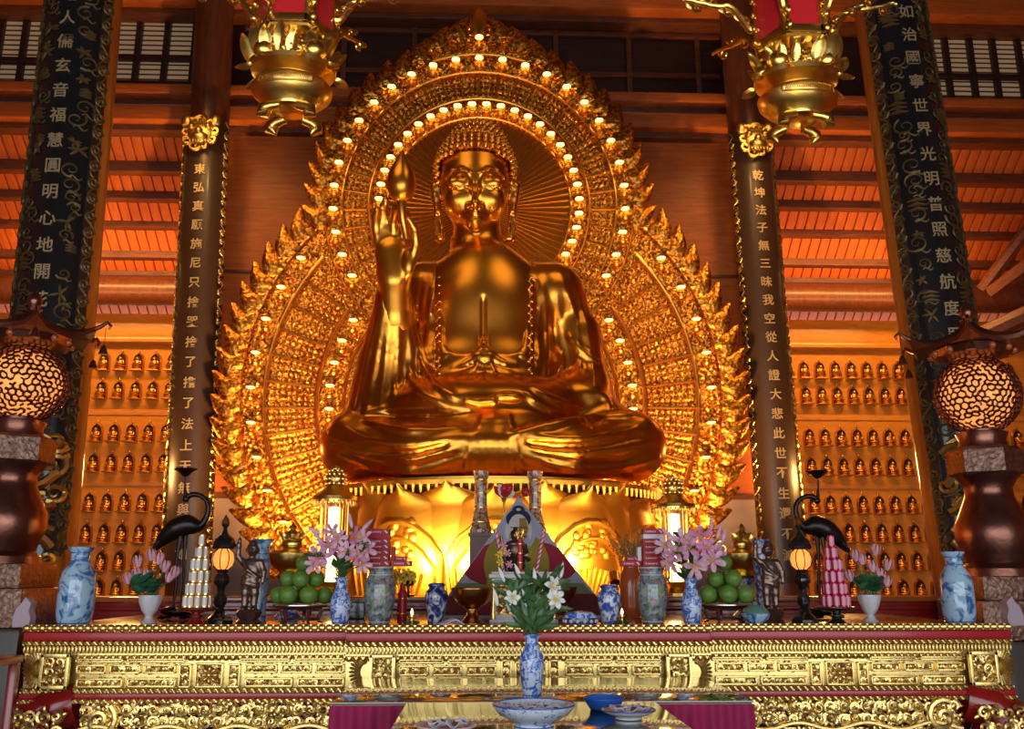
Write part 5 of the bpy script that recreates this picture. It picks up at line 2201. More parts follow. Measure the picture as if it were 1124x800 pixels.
def can_pyramid(px, lab, m1, m2, stand_mt, word, Y=5.55):
    s = SC(682, Y)
    L = at(px, Y)
    t = thing('pedestal_dish', '%s pedestal dish under the cone of %s cans' % ('dark red' if px < 500 else 'black', word), 'stand', L)
    MB().lathe(pl([(10, 0), (11, 1), (9, 3), (5, 6), (6, 9), (4.5, 12), (9, 14), (20, 15.5), (22, 17.5), (21.5, 18.2), (0, 17.6)], s), 28).build('dish', stand_mt, t)
    b = MB()
    rings(b, s, [(21.8, 17.8, .6), (6, 9, .9)])
    b.build('turned_ring', M['lac_brown'], t)
    cm, lm_ = can_mesh(s, m1, m2)
    z = 18.4
    counts = (10, 8, 6, 5, 3, 1)
    for ti, n in enumerate(counts):
        rad = 0 if n == 1 else 3.9 / math.sin(PI / n)
        for k in range(n):
            a = -PI / 2 + (2 * PI / n) * (k if n % 2 else k + .5)
            side_k = (k + 1) if k < n / 2 else 0
            d = math.cos(a)
            # count the cans of a tier from the photo's left
            order = sorted(range(n), key=lambda q_: (math.sin(-PI / 2 + (2 * PI / n) * (q_ if n % 2 else q_ + .5)) > .2, math.cos(-PI / 2 + (2 * PI / n) * (q_ if n % 2 else q_ + .5))))
            idx = order.index(k)
            back = math.sin(a) > .2
            nfront = sum(1 for q_ in order if math.sin(-PI / 2 + (2 * PI / n) * (q_ if n % 2 else q_ + .5)) <= .2)
            lb = '%s drinks can, %s tier of cone, %s%s' % (word, TIERS[ti] if n > 1 else 'top', '' if not back else 'rear side, ', ORD[idx - (nfront if back else 0)] + ' from left')
            if n == 1:
                lb = '%s drinks can crowning the cone of cans' % word
            c = thing('drink_can', lb, 'can', (L[0] + rad * math.cos(a) * s, L[1] + rad * math.sin(a) * s, L[2] + z * s), group=word + ' cans')
            for nm, me in (('can', cm), ('label_band', lm_)):
                o = bpy.data.objects.new(nm, me)
                COL.objects.link(o)
                o.parent = c
        z += 13.05


can_pyramid(215, 'left', M['can_gold'], M['can_white'], M['red_lac'], 'white and gold')
can_pyramid(919, 'right', M['can_red'], M['can_pink'], M['lac_black'], 'pink and red')

# black lanterns with orange globes
def black_lantern(px, lab, Y=5.75):
    s = SC(682, Y)
    t = thing('table_lantern', 'black table lantern with glowing orange globe ' + lab, 'lantern', at(px, Y))
    MB().lathe(pl([(15, 0), (15.5, 3), (11, 7), (7, 10), (4.5, 16), (7, 21), (7.5, 26), (4, 32), (4.5, 38), (8.5, 43), (8.5, 48), (5, 53), (7, 57), (0, 57)], s), 6).build('base', M['lac_black'], t)
    g = MB().lathe(pl([(6, 57), (10.5, 61), (12, 68), (10.5, 75), (6, 79), (0, 79)], s), 18).build('globe', M['lamp_orange'], t)
    b = MB()
    for k in range(8):
        a = 2 * PI * k / 8
        b.tube([(r * s * math.cos(a), r * s * math.sin(a), z * s) for r, z in ((6.4, 57), (11, 61), (12.6, 68), (11, 75), (6.4, 79))], .55 * s, 5)
    b.build('globe_rib', M['lac_black'], g)
    MB().lathe(pl([(12, 79), (13.5, 81), (13, 84), (10.5, 90), (5, 94), (3, 97), (2, 102), (4.5, 105), (2.5, 109), (0, 113)], s), 8).build('cap', M['lac_black'], t)
    tag(MB().lathe(pl([(2.2, 103), (4.8, 107), (3.5, 111), (0, 117)], s), 10).build('finial', M['old_gold'], t), 'gilt finial')


black_lantern(240, 'beside white and gold cans')
black_lantern(884, 'beside pink and red cans')

# child figures on lotus stands, one arm raised
def child_figure(px, lab, Y=5.6):
    s = SC(682, Y)
    t = thing('child_figure', 'grey bronze standing child figure pointing up, ' + lab, 'figurine', at(px, Y))
    if not CHILD:
        S = SDF((-22 * s, -14 * s, 12 * s), (22 * s, 14 * s, 100 * s), 1.05 * s)
        c = lambda x, z, y=0: (x * s, y * s, z * s)
        k = 2.5 * s
        for sx in (-1, 1):
            S.cap(c(sx * 5, 18), c(sx * 5, 34), 3.6 * s, 4.4 * s, k)
            S.cap(c(sx * 5, 34), c(sx * 4, 46), 4.6 * s, 5.5 * s, k)
            S.ell(c(sx * 5.5, 16.5, -2.5), (3.3 * s, 5 * s, 2.2 * s), k)
        S.ell(c(0, 46), (10 * s, 7 * s, 10 * s), 3 * s)
        S.ell(c(0, 58), (9.5 * s, 6.5 * s, 12 * s), 4 * s)
        S.cap(c(-8, 66), c(8, 66), 3.6 * s, 3.6 * s, k)
        S.cap(c(0, 66), c(0, 76), 3.2 * s, 3 * s, k)
        S.ell(c(0, 80), (6.6 * s, 6.8 * s, 7.6 * s), 2 * s)
        S.ell(c(0, 87), (4.6 * s, 4.6 * s, 3 * s), 2 * s)
        S.ell(c(0, 78.5, -6.6), (1.2 * s, 1.4 * s, 1.8 * s), s)
        for sx in (-1, 1):
            S.ell(c(sx * 6.8, 79), (1.2 * s, 1.8 * s, 3 * s), s)
            S.ell(c(sx * 2.6, 81, -6), (1.5 * s, .9 * s, .7 * s), .6 * s, sub=True)
        S.chain([c(-10, 66), c(-15.5, 72, -1), c(-15, 84, -2), c(-14.5, 90, -2)], [3.6 * s, 3 * s, 2.5 * s, 2.2 * s], k)
        S.cap(c(-14.5, 90, -2), c(-14.2, 97, -2.5), 1.1 * s, .9 * s, .8 * s)
        S.chain([c(10, 66), c(14, 56, -1), c(13.5, 45, -3)], [3.6 * s, 3 * s, 2.4 * s], k)
        S.cap(c(13.5, 45, -3), c(13.2, 38, -4), 1.2 * s, .9 * s, .8 * s)
        for zz in (42, 46, 50):
            S.chain([c(10.3 * math.cos(a), zz + 2 * math.sin(2 * a), 7.2 * math.sin(a)) for a in np.linspace(0, 2 * PI, 14)], .7 * s, .8 * s)
        S.chain([c(-9, 68, -3), c(-3, 58, -7), c(8, 50, -6)], 1.3 * s, 1.2 * s)
        CHILD.append(S.build('body', M['bronze_fig'], t, 1).data)
        t.children[0].location = (0, 0, 0)
        b = MB()
        b.lathe(pl([(12, 0), (13, 3), (10, 6), (12, 9), (13.5, 13), (11, 16), (0, 16.2)], s), 24, flute=lambda a, z: 1 + .06 * math.cos(8 * a))
        CHILD.append(b.mesh('lotus_stand', M['bronze_fig']))
    else:
        o = bpy.data.objects.new('body', CHILD[0])
        COL.objects.link(o)
        o.parent = t
    o = bpy.data.objects.new('lotus_stand', CHILD[1])
    COL.objects.link(o)
    o.parent = t


CHILD = []
child_figure(272.5, 'between black lantern and left fruit stand')
child_figure(848, 'between right fruit stand and black lantern')
# pale vases behind the figures
FV = [(8, 0), (8.5, 2), (7.5, 10), (9, 40), (9.5, 62), (7.5, 70), (7.5, 78), (11.5, 87), (10.5, 87), (6, 76), (0, 72)]
s = SC(680, 6.1)
vase('trumpet_vase', 'slim pale blue vase behind the left bronze child figure', at(283, 6.1), s, FV, M['blue_vase'], [(7.6, 71, .5), (11, 86, .6)])
vase('trumpet_vase', 'slim pale blue vase behind the right bronze child figure', at(840, 6.1), s, FV, M['blue_white'], [(7.6, 71, .5), (11, 86, .6)])

# lotus pots
def lotus_pot(px, lab, buds, seed, Y=5.75):
    s = SC(682, Y)
    rg = random.Random(seed)
    t = thing('goblet_pot', 'white goblet shaped pot of pink lotus ' + lab, 'pot', at(px, Y))
    MB().lathe(pl([(8, 0), (8.5, 1.5), (4.5, 5), (4, 8), (8, 13), (11.5, 22), (13, 29), (12.4, 29.5), (10.5, 23), (0, 20)], s), 30, flute=lambda a, z: 1 + .03 * math.cos(10 * a) * (1 if z > 9 * s else 0)).build('bowl', M['white_china'], t)
    b = MB()
    rings(b, s, [(12.8, 29, .7), (4.6, 6, .7)])
    b.build('rim', M['white_china'], t)
    f = thing('lotus_bouquet', 'pink lotus buds in white pot ' + lab, 'flowers', at(px, Y))
    st = MB()
    for dx, dz in buds:
        st.tube([(rg.uniform(-3, 3) * s, 0, 26 * s), (dx * .5 * s, .0, (26 + dz * .6) * s), (dx * s, -.02, (28 + dz) * s)], .005, 5)
    st.build('stems', M['leaf_dull'], f)
    for dx, dz in buds:
        b = MB()
        for k in range(8):
            a = 2 * PI * k / 8
            rr = 5.2 * s * (1 if k % 2 else .8)

            def fn(u_, v, a=a, rr=rr):
                w_ = rr * .75 * math.sin(PI * (v * .88 + .08))
                ra = rr * (.3 + .75 * math.sin(PI * v * .75))
                return (ra * math.cos(a) - u_ * w_ * .5 * math.sin(a), ra * math.sin(a) + u_ * w_ * .5 * math.cos(a), 13 * s * v)
            b.sheet(fn, 3, 6)
        b.ell((0, 0, 5 * s), (3 * s, 3 * s, 5 * s), 8, 6)
        o = b.build('lotus_bud', M['lotus_pink'], f)
        o.location = (dx * s, -.02, (28 + dz) * s - 2 * s)
        o.rotation_euler = (rg.uniform(-.4, .2), dx * .012, 0)
    for k in range(16):
        a = rg.uniform(0, 6.28)
        d = rg.uniform(3, 15)
        b = MB()
        rr = rg.uniform(5, 8.5) * s
        b.lathe([(0, 0), (rr * .5, .10 * rr), (rr, .42 * rr), (rr * 1.0, .46 * rr), (rr * .5, .16 * rr), (0, .05 * rr)], 14, flute=lambda a_, z: 1 + .08 * math.cos(5 * a_))
        o = b.build('lotus_leaf', M['leaf_dull'], f)
        o.location = (d * math.cos(a) * s, d * .7 * math.sin(a) * s - .02, (33 + rg.uniform(0, 13)) * s)
        o.rotation_euler = (rg.uniform(.1, .9), rg.uniform(-.5, .5), a)


lotus_pot(163, 'in front of the left crane', [(-24, 15), (-14, 20), (-15, 33), (-2, 40), (6, 36), (13, 28), (18, 17), (-6, 18), (24, 22)], 3)
lotus_pot(956, 'right of the pink and red cans', [(-30, 30), (-20, 18), (-5, 36), (6, 28), (14, 20), (20, 12), (-12, 40), (10, 46), (22, 30)], 4)

# cranes
def crane(px, lab, mirror, Y=6.25):
    s = SC(682, Y) * .955
    t = thing('crane_candlestick', 'dark bronze crane with looped neck holding a dish aloft, ' + lab, 'candlestick', at(px, Y))
    sg = -1 if mirror else 1
    b = MB()
    Zb = 676.0

    def c(x, y, d=0):
        return (sg * x * s, d * s, (Zb - y) * s)
    pth = [(-31, 597), (-26, 592), (-18, 583), (-8, 575), (4, 570), (14, 571), (21, 570), (26, 562), (28, 552), (25, 542), (17, 536), (8, 535), (2, 538)]
    rad = [1.5, 5, 9.5, 12.5, 12.5, 9.5, 5.2, 3.6, 3.0, 2.8, 2.8, 3.2, 3.4]
    # subdivide for a smooth sweep
    fine, fr_ = [], []
    n = len(pth)
    for i in range(n - 1):
        p0, p1, p2, p3 = pth[max(0, i - 1)], pth[i], pth[i + 1], pth[min(n - 1, i + 2)]
        for k in range(4):
            u_ = k / 4
            q_ = [.5 * (2 * p1[j] + (p2[j] - p0[j]) * u_ + (2 * p0[j] - 5 * p1[j] + 4 * p2[j] - p3[j]) * u_ ** 2 + (3 * p1[j] - p0[j] - 3 * p2[j] + p3[j]) * u_ ** 3) for j in (0, 1)]
            fine.append(c(*q_))
            fr_.append((rad[i] + (rad[i + 1] - rad[i]) * u_) * s)
    b.tube(fine, fr_, 14)
    b.ell(c(1, 540), (4.2 * s, 3.4 * s, 4.0 * s), 12, 8)
    b.tube([c(0, 540), c(-1, 530), c(-1.5, 522)], [2.6 * s, 1.6 * s, .9 * s], 8)
    b.build('body', M['bronze'], t)
    for side in (-1, 1):
        w = MB()
        for k in range(7):
            x0, y0 = 8 - k * 3, 566 + k * 2.2
            leaf(w, c(x0, y0, side * (11 - k * .5)), c(x0 - 24, y0 + 17 + k, side * (7 - k * .6)), 7 * s, .05)
        w.build('wing', M['bronze'], t)
        MB().tube([c(1 + side * 2, 582, side * 3), c(0 + side * 3, 612, side * 3.5), c(2 + side * 3, 636, side * 4), c(1 + side * 3, 664, side * 4)], [3.2 * s, 1.6 * s, 1.9 * s, 1.4 * s], 8).build('leg', M['bronze'], t)
    d = MB()
    d.tube([c(-1.5, 526), c(-2, 514)], [1.3 * s, 1.3 * s], 8)
    d.lathe([(1.5 * s, 0), (4 * s, 1.5 * s), (7 * s, 5 * s), (13 * s, 8.5 * s), (12.5 * s, 9.5 * s), (6 * s, 7 * s), (0, 6.5 * s)], 18, c=c(-2, 514), flute=lambda a, z: 1 + .08 * math.cos(6 * a))
    d.build('dish', M['bronze'], t)
    g = MB()
    g.ell(c(0, 667), (17 * s, 13 * s, 6.5 * s), 18, 10)
    g.ell(c(19, 668), (5 * s, 4 * s, 4 * s), 10, 8)
    for sx in (-1, 1):
        for sy in (-1, 1):
            g.ell(c(sx * 12, 673.2, sy * 10), (5 * s, 4 * s, 2.4 * s), 8, 6)
    g.build('tortoise_base', M['bronze'], t)


crane(192, 'behind the white and gold cans', False)
crane(908, 'behind the pink and red cans', True)
# ------------------------------------------------------------------ printed pyramid
Yp = 6.35
pyr = thing('printed_pyramid', 'tall pyramid printed with a seated robed figure, behind the white lilies', 'pyramid', at(570, Yp))
A_ = np.array([X(569, 545, 6.85), 6.85, Z(569, 545, 6.85)])
C1 = np.array(at(474, Yp))
C2 = np.array(at(674, Yp))
C3 = np.array([C2[0] - .02, 7.12, C2[2]])
C4 = np.array([C1[0] + .02, 7.12, C2[2]])
b = MB().add([A_, C1, C2, C3, C4], [(0, 1, 2), (0, 2, 3), (0, 3, 4), (0, 4, 1), (4, 3, 2, 1)])
b.build('pyramid', M['pr_grey'], pyr, world=True, smooth=False)
nrm = np.cross(C2 - C1, A_ - C1)
nrm = nrm / np.linalg.norm(nrm)
if nrm[1] > 0:
    nrm = -nrm


def onf(px, py, off):
    d = FWD * F + RGT * (px - CX) + UPV * (CY - py)
    t = np.dot(C1 - CAM, nrm) / np.dot(d, nrm)
    return CAM + d * t + nrm * off


def edge_clip(px, py):
    """keep a print point inside the triangular face"""
    yy = min(max(py, 549), 675.5)
    t = (yy - 545) / (677.5 - 545)
    l_, r_ = 569 + (475 - 569) * t + 1, 569 + (673 - 569) * t - 1
    return min(max(px, l_), r_), yy


lay = [0]


def pshape(name, pts, mt):
    lay[0] += 1
    pp = [onf(*edge_clip(*p), .0012 * lay[0]) for p in pts]
    b = MB().add(pp, [tuple(range(len(pp)))])
    b.build(name, mt, pyr, world=True, smooth=False)


def ovl(cx_, cy_, rx_, ry_, a0=0, a1=2 * PI, n=26):
    return [(cx_ + rx_ * math.cos(t), cy_ + ry_ * math.sin(t)) for t in np.linspace(a0, a1, n)]


pshape('print_ground', [(569, 640), (500, 640), (474, 682), (674, 682), (640, 640)], M['pr_green'])
pshape('print_red', ovl(569, 620, 66, 27), M['pr_red'])
pshape('print_red', [(470, 682), (488, 655), (520, 648), (545, 682)], M['pr_dark'])
pshape('print_red', [(606, 682), (625, 652), (652, 652), (676, 682)], M['pr_dark'])
pshape('print_halo', ovl(567, 620, 36, 38), M['pr_olive'])
pshape('print_halo', ovl(569, 585, 19, 22), M['pr_grey'])
pshape('print_robe', [(546, 606), (556, 600), (582, 600), (594, 608), (604, 640), (606, 682), (530, 682), (534, 640)], M['pr_olive'])
pshape('print_lap', ovl(569, 672, 48, 14), M['pr_red'])
pshape('print_chest', [(558, 598), (580, 598), (578, 640), (560, 640)], M['pr_skin'])
pshape('print_ear', ovl(556.5, 584, 2.2, 9), M['pr_skin'])
pshape('print_ear', ovl(581.5, 584, 2.2, 9), M['pr_skin'])
pshape('print_hair', ovl(569, 571, 13.5, 11), M['pr_hair'])
pshape('print_hair', ovl(569, 560.5, 6.5, 4.5), M['pr_hair'])
pshape('print_face', ovl(569, 581, 11.2, 15.5), M['pr_skin'])
pshape('print_forehead_shade', [(570, 570), (577, 570), (580, 582), (577, 592), (570, 594)], M['pr_gold'])
for yy in (580, 585, 590):
    pshape('print_line', [(560, yy), (578, yy), (578, yy + 1.0), (560, yy + 1.0)], M['pr_hair'])
pshape('print_topknot', ovl(569, 561, 2.6, 1.6), M['pr_skin'])

# ------------------------------------------------------------------ incense box with what stands on it
Yi = 5.8
s = SC(682, Yi)
L = at(574, Yi)
ib = thing('incense_box', 'pale marble incense box with gilt panels behind the white lily leaves', 'incense box', L)
hb2 = 54
MB().box((0, 0, 25 * s), (66 * s, 40 * s, 44 * s), .006).box((0, 0, 2 * s), (74 * s, 46 * s, 4 * s), .006).build('box', M['marble'], ib)
MB().box((0, 0, 49.5 * s), (76 * s, 48 * s, 5 * s), .008).box((0, 0, 53 * s), (70 * s, 42 * s, 2 * s), .003).build('rim', M['marble'], ib)
for dx in (-17, 17):
    b = MB()
    b.box((dx * s, -20.2 * s, 25 * s), (26 * s, 1.2 * s, 32 * s), .002)
    b.build('gilt_panel', M['gold_carve'], ib)
for sx in (-1, 1):
    b = MB()
    b.lathe(pl([(2.6, 4), (2.8, 8), (2.0, 12), (2.0, 38), (2.8, 42), (2.6, 46)], s), 12, c=(sx * 33 * s, -20 * s, 0))
    b.build('corner_post', M['gold_pale'], ib)
ZI = ZT + 54 * s
sf = thing('seated_figure', 'small brown bronze seated figure before the printed pyramid, right hand raised', 'figurine', (X(566, 640, 5.86), 5.88, ZI))
fb = seated_figure_mb(50 * s)
fb.tube([(-.2 * 50 * s, 0, .62 * 50 * s), (-.30 * 50 * s, -.06 * 50 * s, .55 * 50 * s), (-.33 * 50 * s, -.08 * 50 * s, .82 * 50 * s)], [.06 * 50 * s, .05 * 50 * s, .03 * 50 * s], 8)
fb.build('body', M['bronze_fig'], sf)
hair_mb(50 * s).build('hair', M['bronze'], sf)
k = thing('red_candle', 'red candle with gilt dragon top before the pyramid, centre of incense box', 'candle', (X(571, 640, 5.70), 5.71, ZI))
MB().lathe(pl([(5, 0), (5.5, 2), (2.8, 3), (2.8, 34), (2.2, 36), (0, 36)], s), 16).build('stick', M['red'], k)
b = MB()
for i in range(4):
    sp = spiral((0, (37 + i * 2.4) * s), 4.4 * s, 1.2, i * 1.6, 1 if i % 2 else -1, 14)
    b.tube([(x, -.01 + .005 * i, z) for x, z in sp], .9 * s, 5)
b.lathe(pl([(0, 34), (3, 37), (1.2, 43), (0, 47)], s), 10)
b.build('gilt_top', M['gold'], k)
b = MB()
rings(b, s, [(3.2, 10, .6), (3.2, 20, .6), (3.2, 30, .6)], 14)
b.build('gilt_band', M['gold'], k)
for sx, nm in ((-1, 'left'), (1, 'right')):
    t = thing('twisted_stick', 'slanting pink and gold twisted stick, %s one on the incense box' % nm, 'stick', (X(571 + sx * 18, 640, 5.72), 5.72, ZI))
    p0, p1 = np.array((0, 0, 0)), np.array((sx * 9 * s, .01, 46 * s))
    MB().tube([p0, p1], [1.5 * s, 1.9 * s], 10).build('stick', M['pink_pale'], t)
    b = MB()
    for ph in (0, PI):
        b.tube([p0 + (p1 - p0) * v_ + np.array((1.9 * s * math.cos(v_ * 26 + ph), 1.9 * s * math.sin(v_ * 26 + ph), 0)) for v_ in np.linspace(0, 1, 50)], .7 * s, 5)
    b.build('twist_band', M['red'], t)
fl = thing('flower_sprig', 'yellow and white blossom sprig lying left of the red candle', 'flowers', (X(557, 640, 5.68), 5.66, ZI))
MB().tube([(0, 0, 0), (-2 * s, 0, 10 * s), (-4 * s, -.01, 22 * s)], .8 * s, 6).build('stem', M['leaf'], fl)
for dx, dz in ((-5, 22), (-9, 18), (0, 20), (-4, 28), (-8, 10), (2, 8)):
    o = bpy.data.objects.new('blossom', lily_flower(.028, [M['yellow'], M['stem_brown']], .8, dz) if dz % 4 else bpy.data.meshes['lily_flower'])
    COL.objects.link(o)
    o.parent = fl
    o.location = (dx * s, -.02, dz * s)
    if dz % 4 == 0:
        o.scale = (.35, .35, .35)

# ------------------------------------------------------------------ on the red step behind
def on_step(px, Y=7.68):
    return (X(px, 655, Y), Y, ZL + .0008)


s = SC(620, 7.6)
for px, tall, lab in ((527, 137, 'left of the pyramid tip'), (588, 137, 'right of the pyramid tip')):
    t = thing('pillar_candle', 'tall carved pillar candle on stepped stand, ' + lab, 'candle', on_step(px))
    MB().box((0, 0, 6 * s), (28 * s, 26 * s, 12 * s), .01).box((0, 0, 22 * s), (22 * s, 20 * s, 20 * s), .01).box((0, 0, 48 * s), (24 * s, 22 * s, 34 * s), .01).box((0, 0, 66 * s), (28 * s, 26 * s, 4 * s), .01).build('stand', M['plaster'], t)
    MB().lathe(pl([(12, 68), (12.5, 72), (10, 80), (8, 88), (7.2, 96), (7.2, 128), (8.6, 131), (8.6, tall), (6, tall), (0, tall - 1)], s), 24).build('pillar', M['pillar_porc'], t)
    for it in [(10.4, 80, .8), (7.6, 96, .6), (7.6, 112, .5), (7.6, 127, .6)]:
        b = MB()
        rings(b, s, [it], 22)
        b.build('gilt_ring', M['gold'], t)


def glass_lamp(px, lab, H):
    k = H / 145
    t = thing('candle_lamp', 'lit glass tube lamp under gilt dome crown, ' + lab, 'lamp', on_step(px, 7.68))
    zz = lambda z: z * k
    MB().lathe(pl([(20, 0), (20, 3), (14, 6), (9, 9), (14, 13), (16, 15), (0, 15)], s), 24).build('base', M['gold'], t)
    g = MB().lathe(pl([(6, 16), (6.5, 18), (6.5, zz(98)), (0, zz(99))], s), 18).build('glow_tube', M['lamp_white'], t)
    MB().lathe(pl([(13, 15.5), (13.5, 20), (13.5, zz(104)), (12.5, zz(104)), (12.5, 20), (0, 15.8)], s), 24).build('glass', M['glass'], t)
    b = MB()
    for q_ in range(6):
        a = 2 * PI * q_ / 6
        b.tube([(15 * s * math.cos(a), 15 * s * math.sin(a), 14 * s), (15 * s * math.cos(a), 15 * s * math.sin(a), zz(105) * s)], .8 * s, 6)
    b.build('post', M['gold'], t)
    MB().lathe(pl([(14, zz(104)), (24, zz(106)), (25, zz(110)), (20, zz(114)), (15, zz(117)), (12, zz(121)), (0, zz(122))], s), 30).build('crown', M['gold'], t)
    b = MB()
    for q_ in range(30):
        a = 2 * PI * q_ / 30
        b.ell((24 * s * math.cos(a), 24 * s * math.sin(a), zz(102.5) * s), (1.1 * s, 1.1 * s, 3.2 * s), 6, 5)
    b.build('fringe', M['gold'], t)
    b = MB()
    rr = 12
    c_ = (0, 0, zz(130) * s)
    b.ell(c_, rr * s, 18, 12)
    for j in range(7):
        el2 = -PI / 2 + PI * (j + .5) / 7
        nn = max(4, int(14 * math.cos(el2)))
        for i in range(nn):
            a = 2 * PI * (i + .5 * (j % 2)) / nn
            b.ell((rr * s * math.cos(el2) * math.cos(a), rr * s * math.cos(el2) * math.sin(a), c_[2] + rr * s * math.sin(el2)), 1.9 * s, 6, 4)
    b.lathe(pl([(3, zz(130) + 11), (2, zz(130) + 14), (0, zz(130) + 17)], s), 10)
    b.build('dome', M['terracotta' if False else 'gold'], t)


glass_lamp(363, 'left of the lotus throne', 142)
glass_lamp(743, 'right of the lotus throne', 132)
# red and white lotus ornament on a stem
t = thing('lotus_ornament', 'red and white lotus ornament on a thin stand above the pyramid tip', 'ornament', on_step(553, 7.56))
s7 = SC(600, 7.56)
MB().lathe(pl([(9, 0), (9, 2), (2, 5), (1.4, 10), (1.4, 100), (4, 106), (0, 107)], s7), 14).build('stand', M['gold'], t)
for k in range(9):
    b = MB()
    a = 2 * PI * k / 9
    leaf(b, (0, 0, 106 * s7), (12 * s7 * math.cos(a), 8 * s7 * math.sin(a), (112 + 10 * abs(math.sin(a * 2.5))) * s7), 9 * s7, .25)
    b.build('petal', M['red'] if k % 3 else M['white_petal'], t)
b = MB()
b.ell((0, -3 * s7, 116 * s7), 5.5 * s7, 12, 8)
b.ell((24 * s7, -1 * s7, 112 * s7), 5.0 * s7, 12, 8)
b.tube([(0, 0, 108 * s7), (14 * s7, 0, 107 * s7), (24 * s7, 0, 108 * s7)], 1.2 * s7, 6)
b.build('red_bulb', M['red'], t)

# gilt ornaments behind the fruit
def gilt_censer(px, lab, H, Y=6.3):
    s = SC(682, Y)
    t = thing('gilt_ornament', 'ornate gilt treasure ornament on pale pedestal, ' + lab, 'ornament', at(px, Y))
    MB().lathe(pl([(14, 0), (15, 3), (10, 8), (9, 34), (12, 40), (15, 43), (0, 43)], s), 24).build('pedestal', M['blue_white'], t)
    MB().lathe(pl([(15, 43), (17, 46), (12, 50), (20, 56), (26, 64), (27, 70), (22, 72), (14, 74), (0, 75)], s), 28, sy=.7).build('bowl', M['gold'], t)
    b = MB()
    for sx in (-1, 1):
        sp = spiral((sx * 24 * s, 76 * s), 8 * s, 1.4, PI / 2, -sx, 18)
        b.tube([(x, 0, z) for x, z in sp], [1.9 * s * (1.1 - i / 24) for i in range(18)], 6)
    b.build('handle', M['gold'], t)
    b = MB()
    b.ell((0, 0, 80 * s), (12 * s, 9 * s, 8 * s), 14, 8)
    for k in range(10):
        a = 2 * PI * k / 10
        leaf(b, (5 * s * math.cos(a), 4 * s * math.sin(a), 82 * s), (13 * s * math.cos(a), 10 * s * math.sin(a), (88 + 6 * (k % 2)) * s), 6 * s, .3)
    b.lathe(pl([(6, 86), (7, 91), (3, 96), (4, 99), (0, 104)], s), 12)
    b.build('lid', M['gold'], t)


gilt_censer(316, 'behind the left fruit pile', 100)
gilt_censer(820, 'behind the right fruit pile', 100)

# dry flowers in a glazed red-orange vase, black case, red bottle with yellow flowers
s = SC(682, 6.4)
vase('glazed_vase', 'red orange glazed vase half hidden behind the right painted jar', at(694, 6.4), s, [(9, 0), (10, 2), (12, 12), (12.5, 34), (11.5, 46), (8, 53), (8, 56), (9.5, 59), (8, 59), (6, 54), (0, 52)], M['terracotta'], [(9.3, 58.4, .7)], M['terracotta'])
t = thing('dry_bouquet', 'orange dry flower sprays in the red orange glazed vase', 'flowers', at(694, 6.4))
rg = random.Random(9)
b, b2 = MB(), MB()
for i in range(46):
    a, ln = rg.uniform(-.75, .75), rg.uniform(16, 44)
    y_ = rg.uniform(-8, 8)
    x1, z1 = ln * math.sin(a), 56 + ln * math.cos(a)
    b.tube([(0, 0, 54 * s), (x1 * .10 * s, y_ * .2 * s, 61 * s), (x1 * .45 * s, y_ * .4 * s, (58 + ln * .5) * s), (x1 * s, y_ * s, z1 * s)], [.003, .003, .003, .002], 4)
    for j in range(4):
        b2.ell(((x1 + rg.uniform(-3, 3)) * s, (y_ + rg.uniform(-2, 2)) * s, (z1 - j * 3 + rg.uniform(-1, 1)) * s), rg.uniform(.7, 1.3) * s, 5, 4)
b.build('stalks', M['stem_brown'], t)
b2.build('blossom', M['bud_orange'], t)
s = SC(682, 6.3)
t = thing('black_case', 'small black lacquer case between lily vase and left painted jar', 'case', at(386, 6.3))
MB().box((0, 0, 9 * s), (30 * s, 20 * s, 18 * s), .008).build('case', M['lac_black'], t)
MB().box((0, 0, 19.2 * s), (31.5 * s, 21.5 * s, 3 * s), .006).build('lid', M['lac_black'], t)
t = thing('red_bottle', 'slim red candle bottle with yellow flowers right of the left painted jar', 'bottle', at(441, 6.0))
s = SC(682, 6.0)
MB().lathe(pl([(5, 0), (5.5, 2), (5, 30), (3, 34), (2.6, 40), (3.2, 41), (0, 41)], s), 18).build('bottle', M['red'], t)
b = MB()
rings(b, s, [(5.5, 8, .5), (5.4, 24, .5)], 18)
b.build('gilt_band', M['gold'], t)
for k in range(5):
    o = bpy.data.objects.new('flower', lily_flower(.05, [M['yellow'], M['stem_brown']], .85, 20 + k))
    COL.objects.link(o)
    o.parent = t
    o.location = ((k - 2) * 4.2 * s, -.02, (46 + 3 * (k % 2)) * s)
    o.rotation_euler = (.2, k, (k - 2) * .3)
t = thing('lidded_bowl', 'pale green and blue lidded bowl between fruit stand and bronze child figure', 'bowl', at(830, 5.39))
s = SC(684, 5.39)
MB().lathe(pl([(8, 0), (9, 1.5), (8, 3), (13, 6), (15.5, 11), (15, 13), (0, 13)], s), 28).build('bowl', M['blue_vase'], t)
MB().lathe(pl([(15.2, 13), (13, 17), (8, 21), (2.5, 22.5), (3, 25), (0, 26)], s), 28).build('lid', simple('celadon_lid', (.12, .28, .22), .2, coat=.5), t)

# small spot lamps that light the throne
for px, lab in ((448, 'left'), (676, 'right')):
    p_ = on_step(px, 7.62)
    t = thing('spot_lamp', 'small dark spot lamp at the foot of the lotus throne, %s of the pyramid' % lab, 'lamp', p_)
    MB().lathe([(.05, 0), (.055, .012), (.012, .02), (.012, .10), (0, .10)], 16).build('stand', M['lac_black'], t)
    h_ = MB().lathe([(.03, 0), (.045, .01), (.05, .10), (.044, .10), (.04, .02), (0, .018)], 18).build('housing', M['brass'], t)
    h_.location = (0, 0, .10)
    h_.rotation_euler = (R(-42), 0, 0)
    MB().lathe([(.042, .075), (.0, .082)], 16).build('lens', M['spot_lens'], h_)

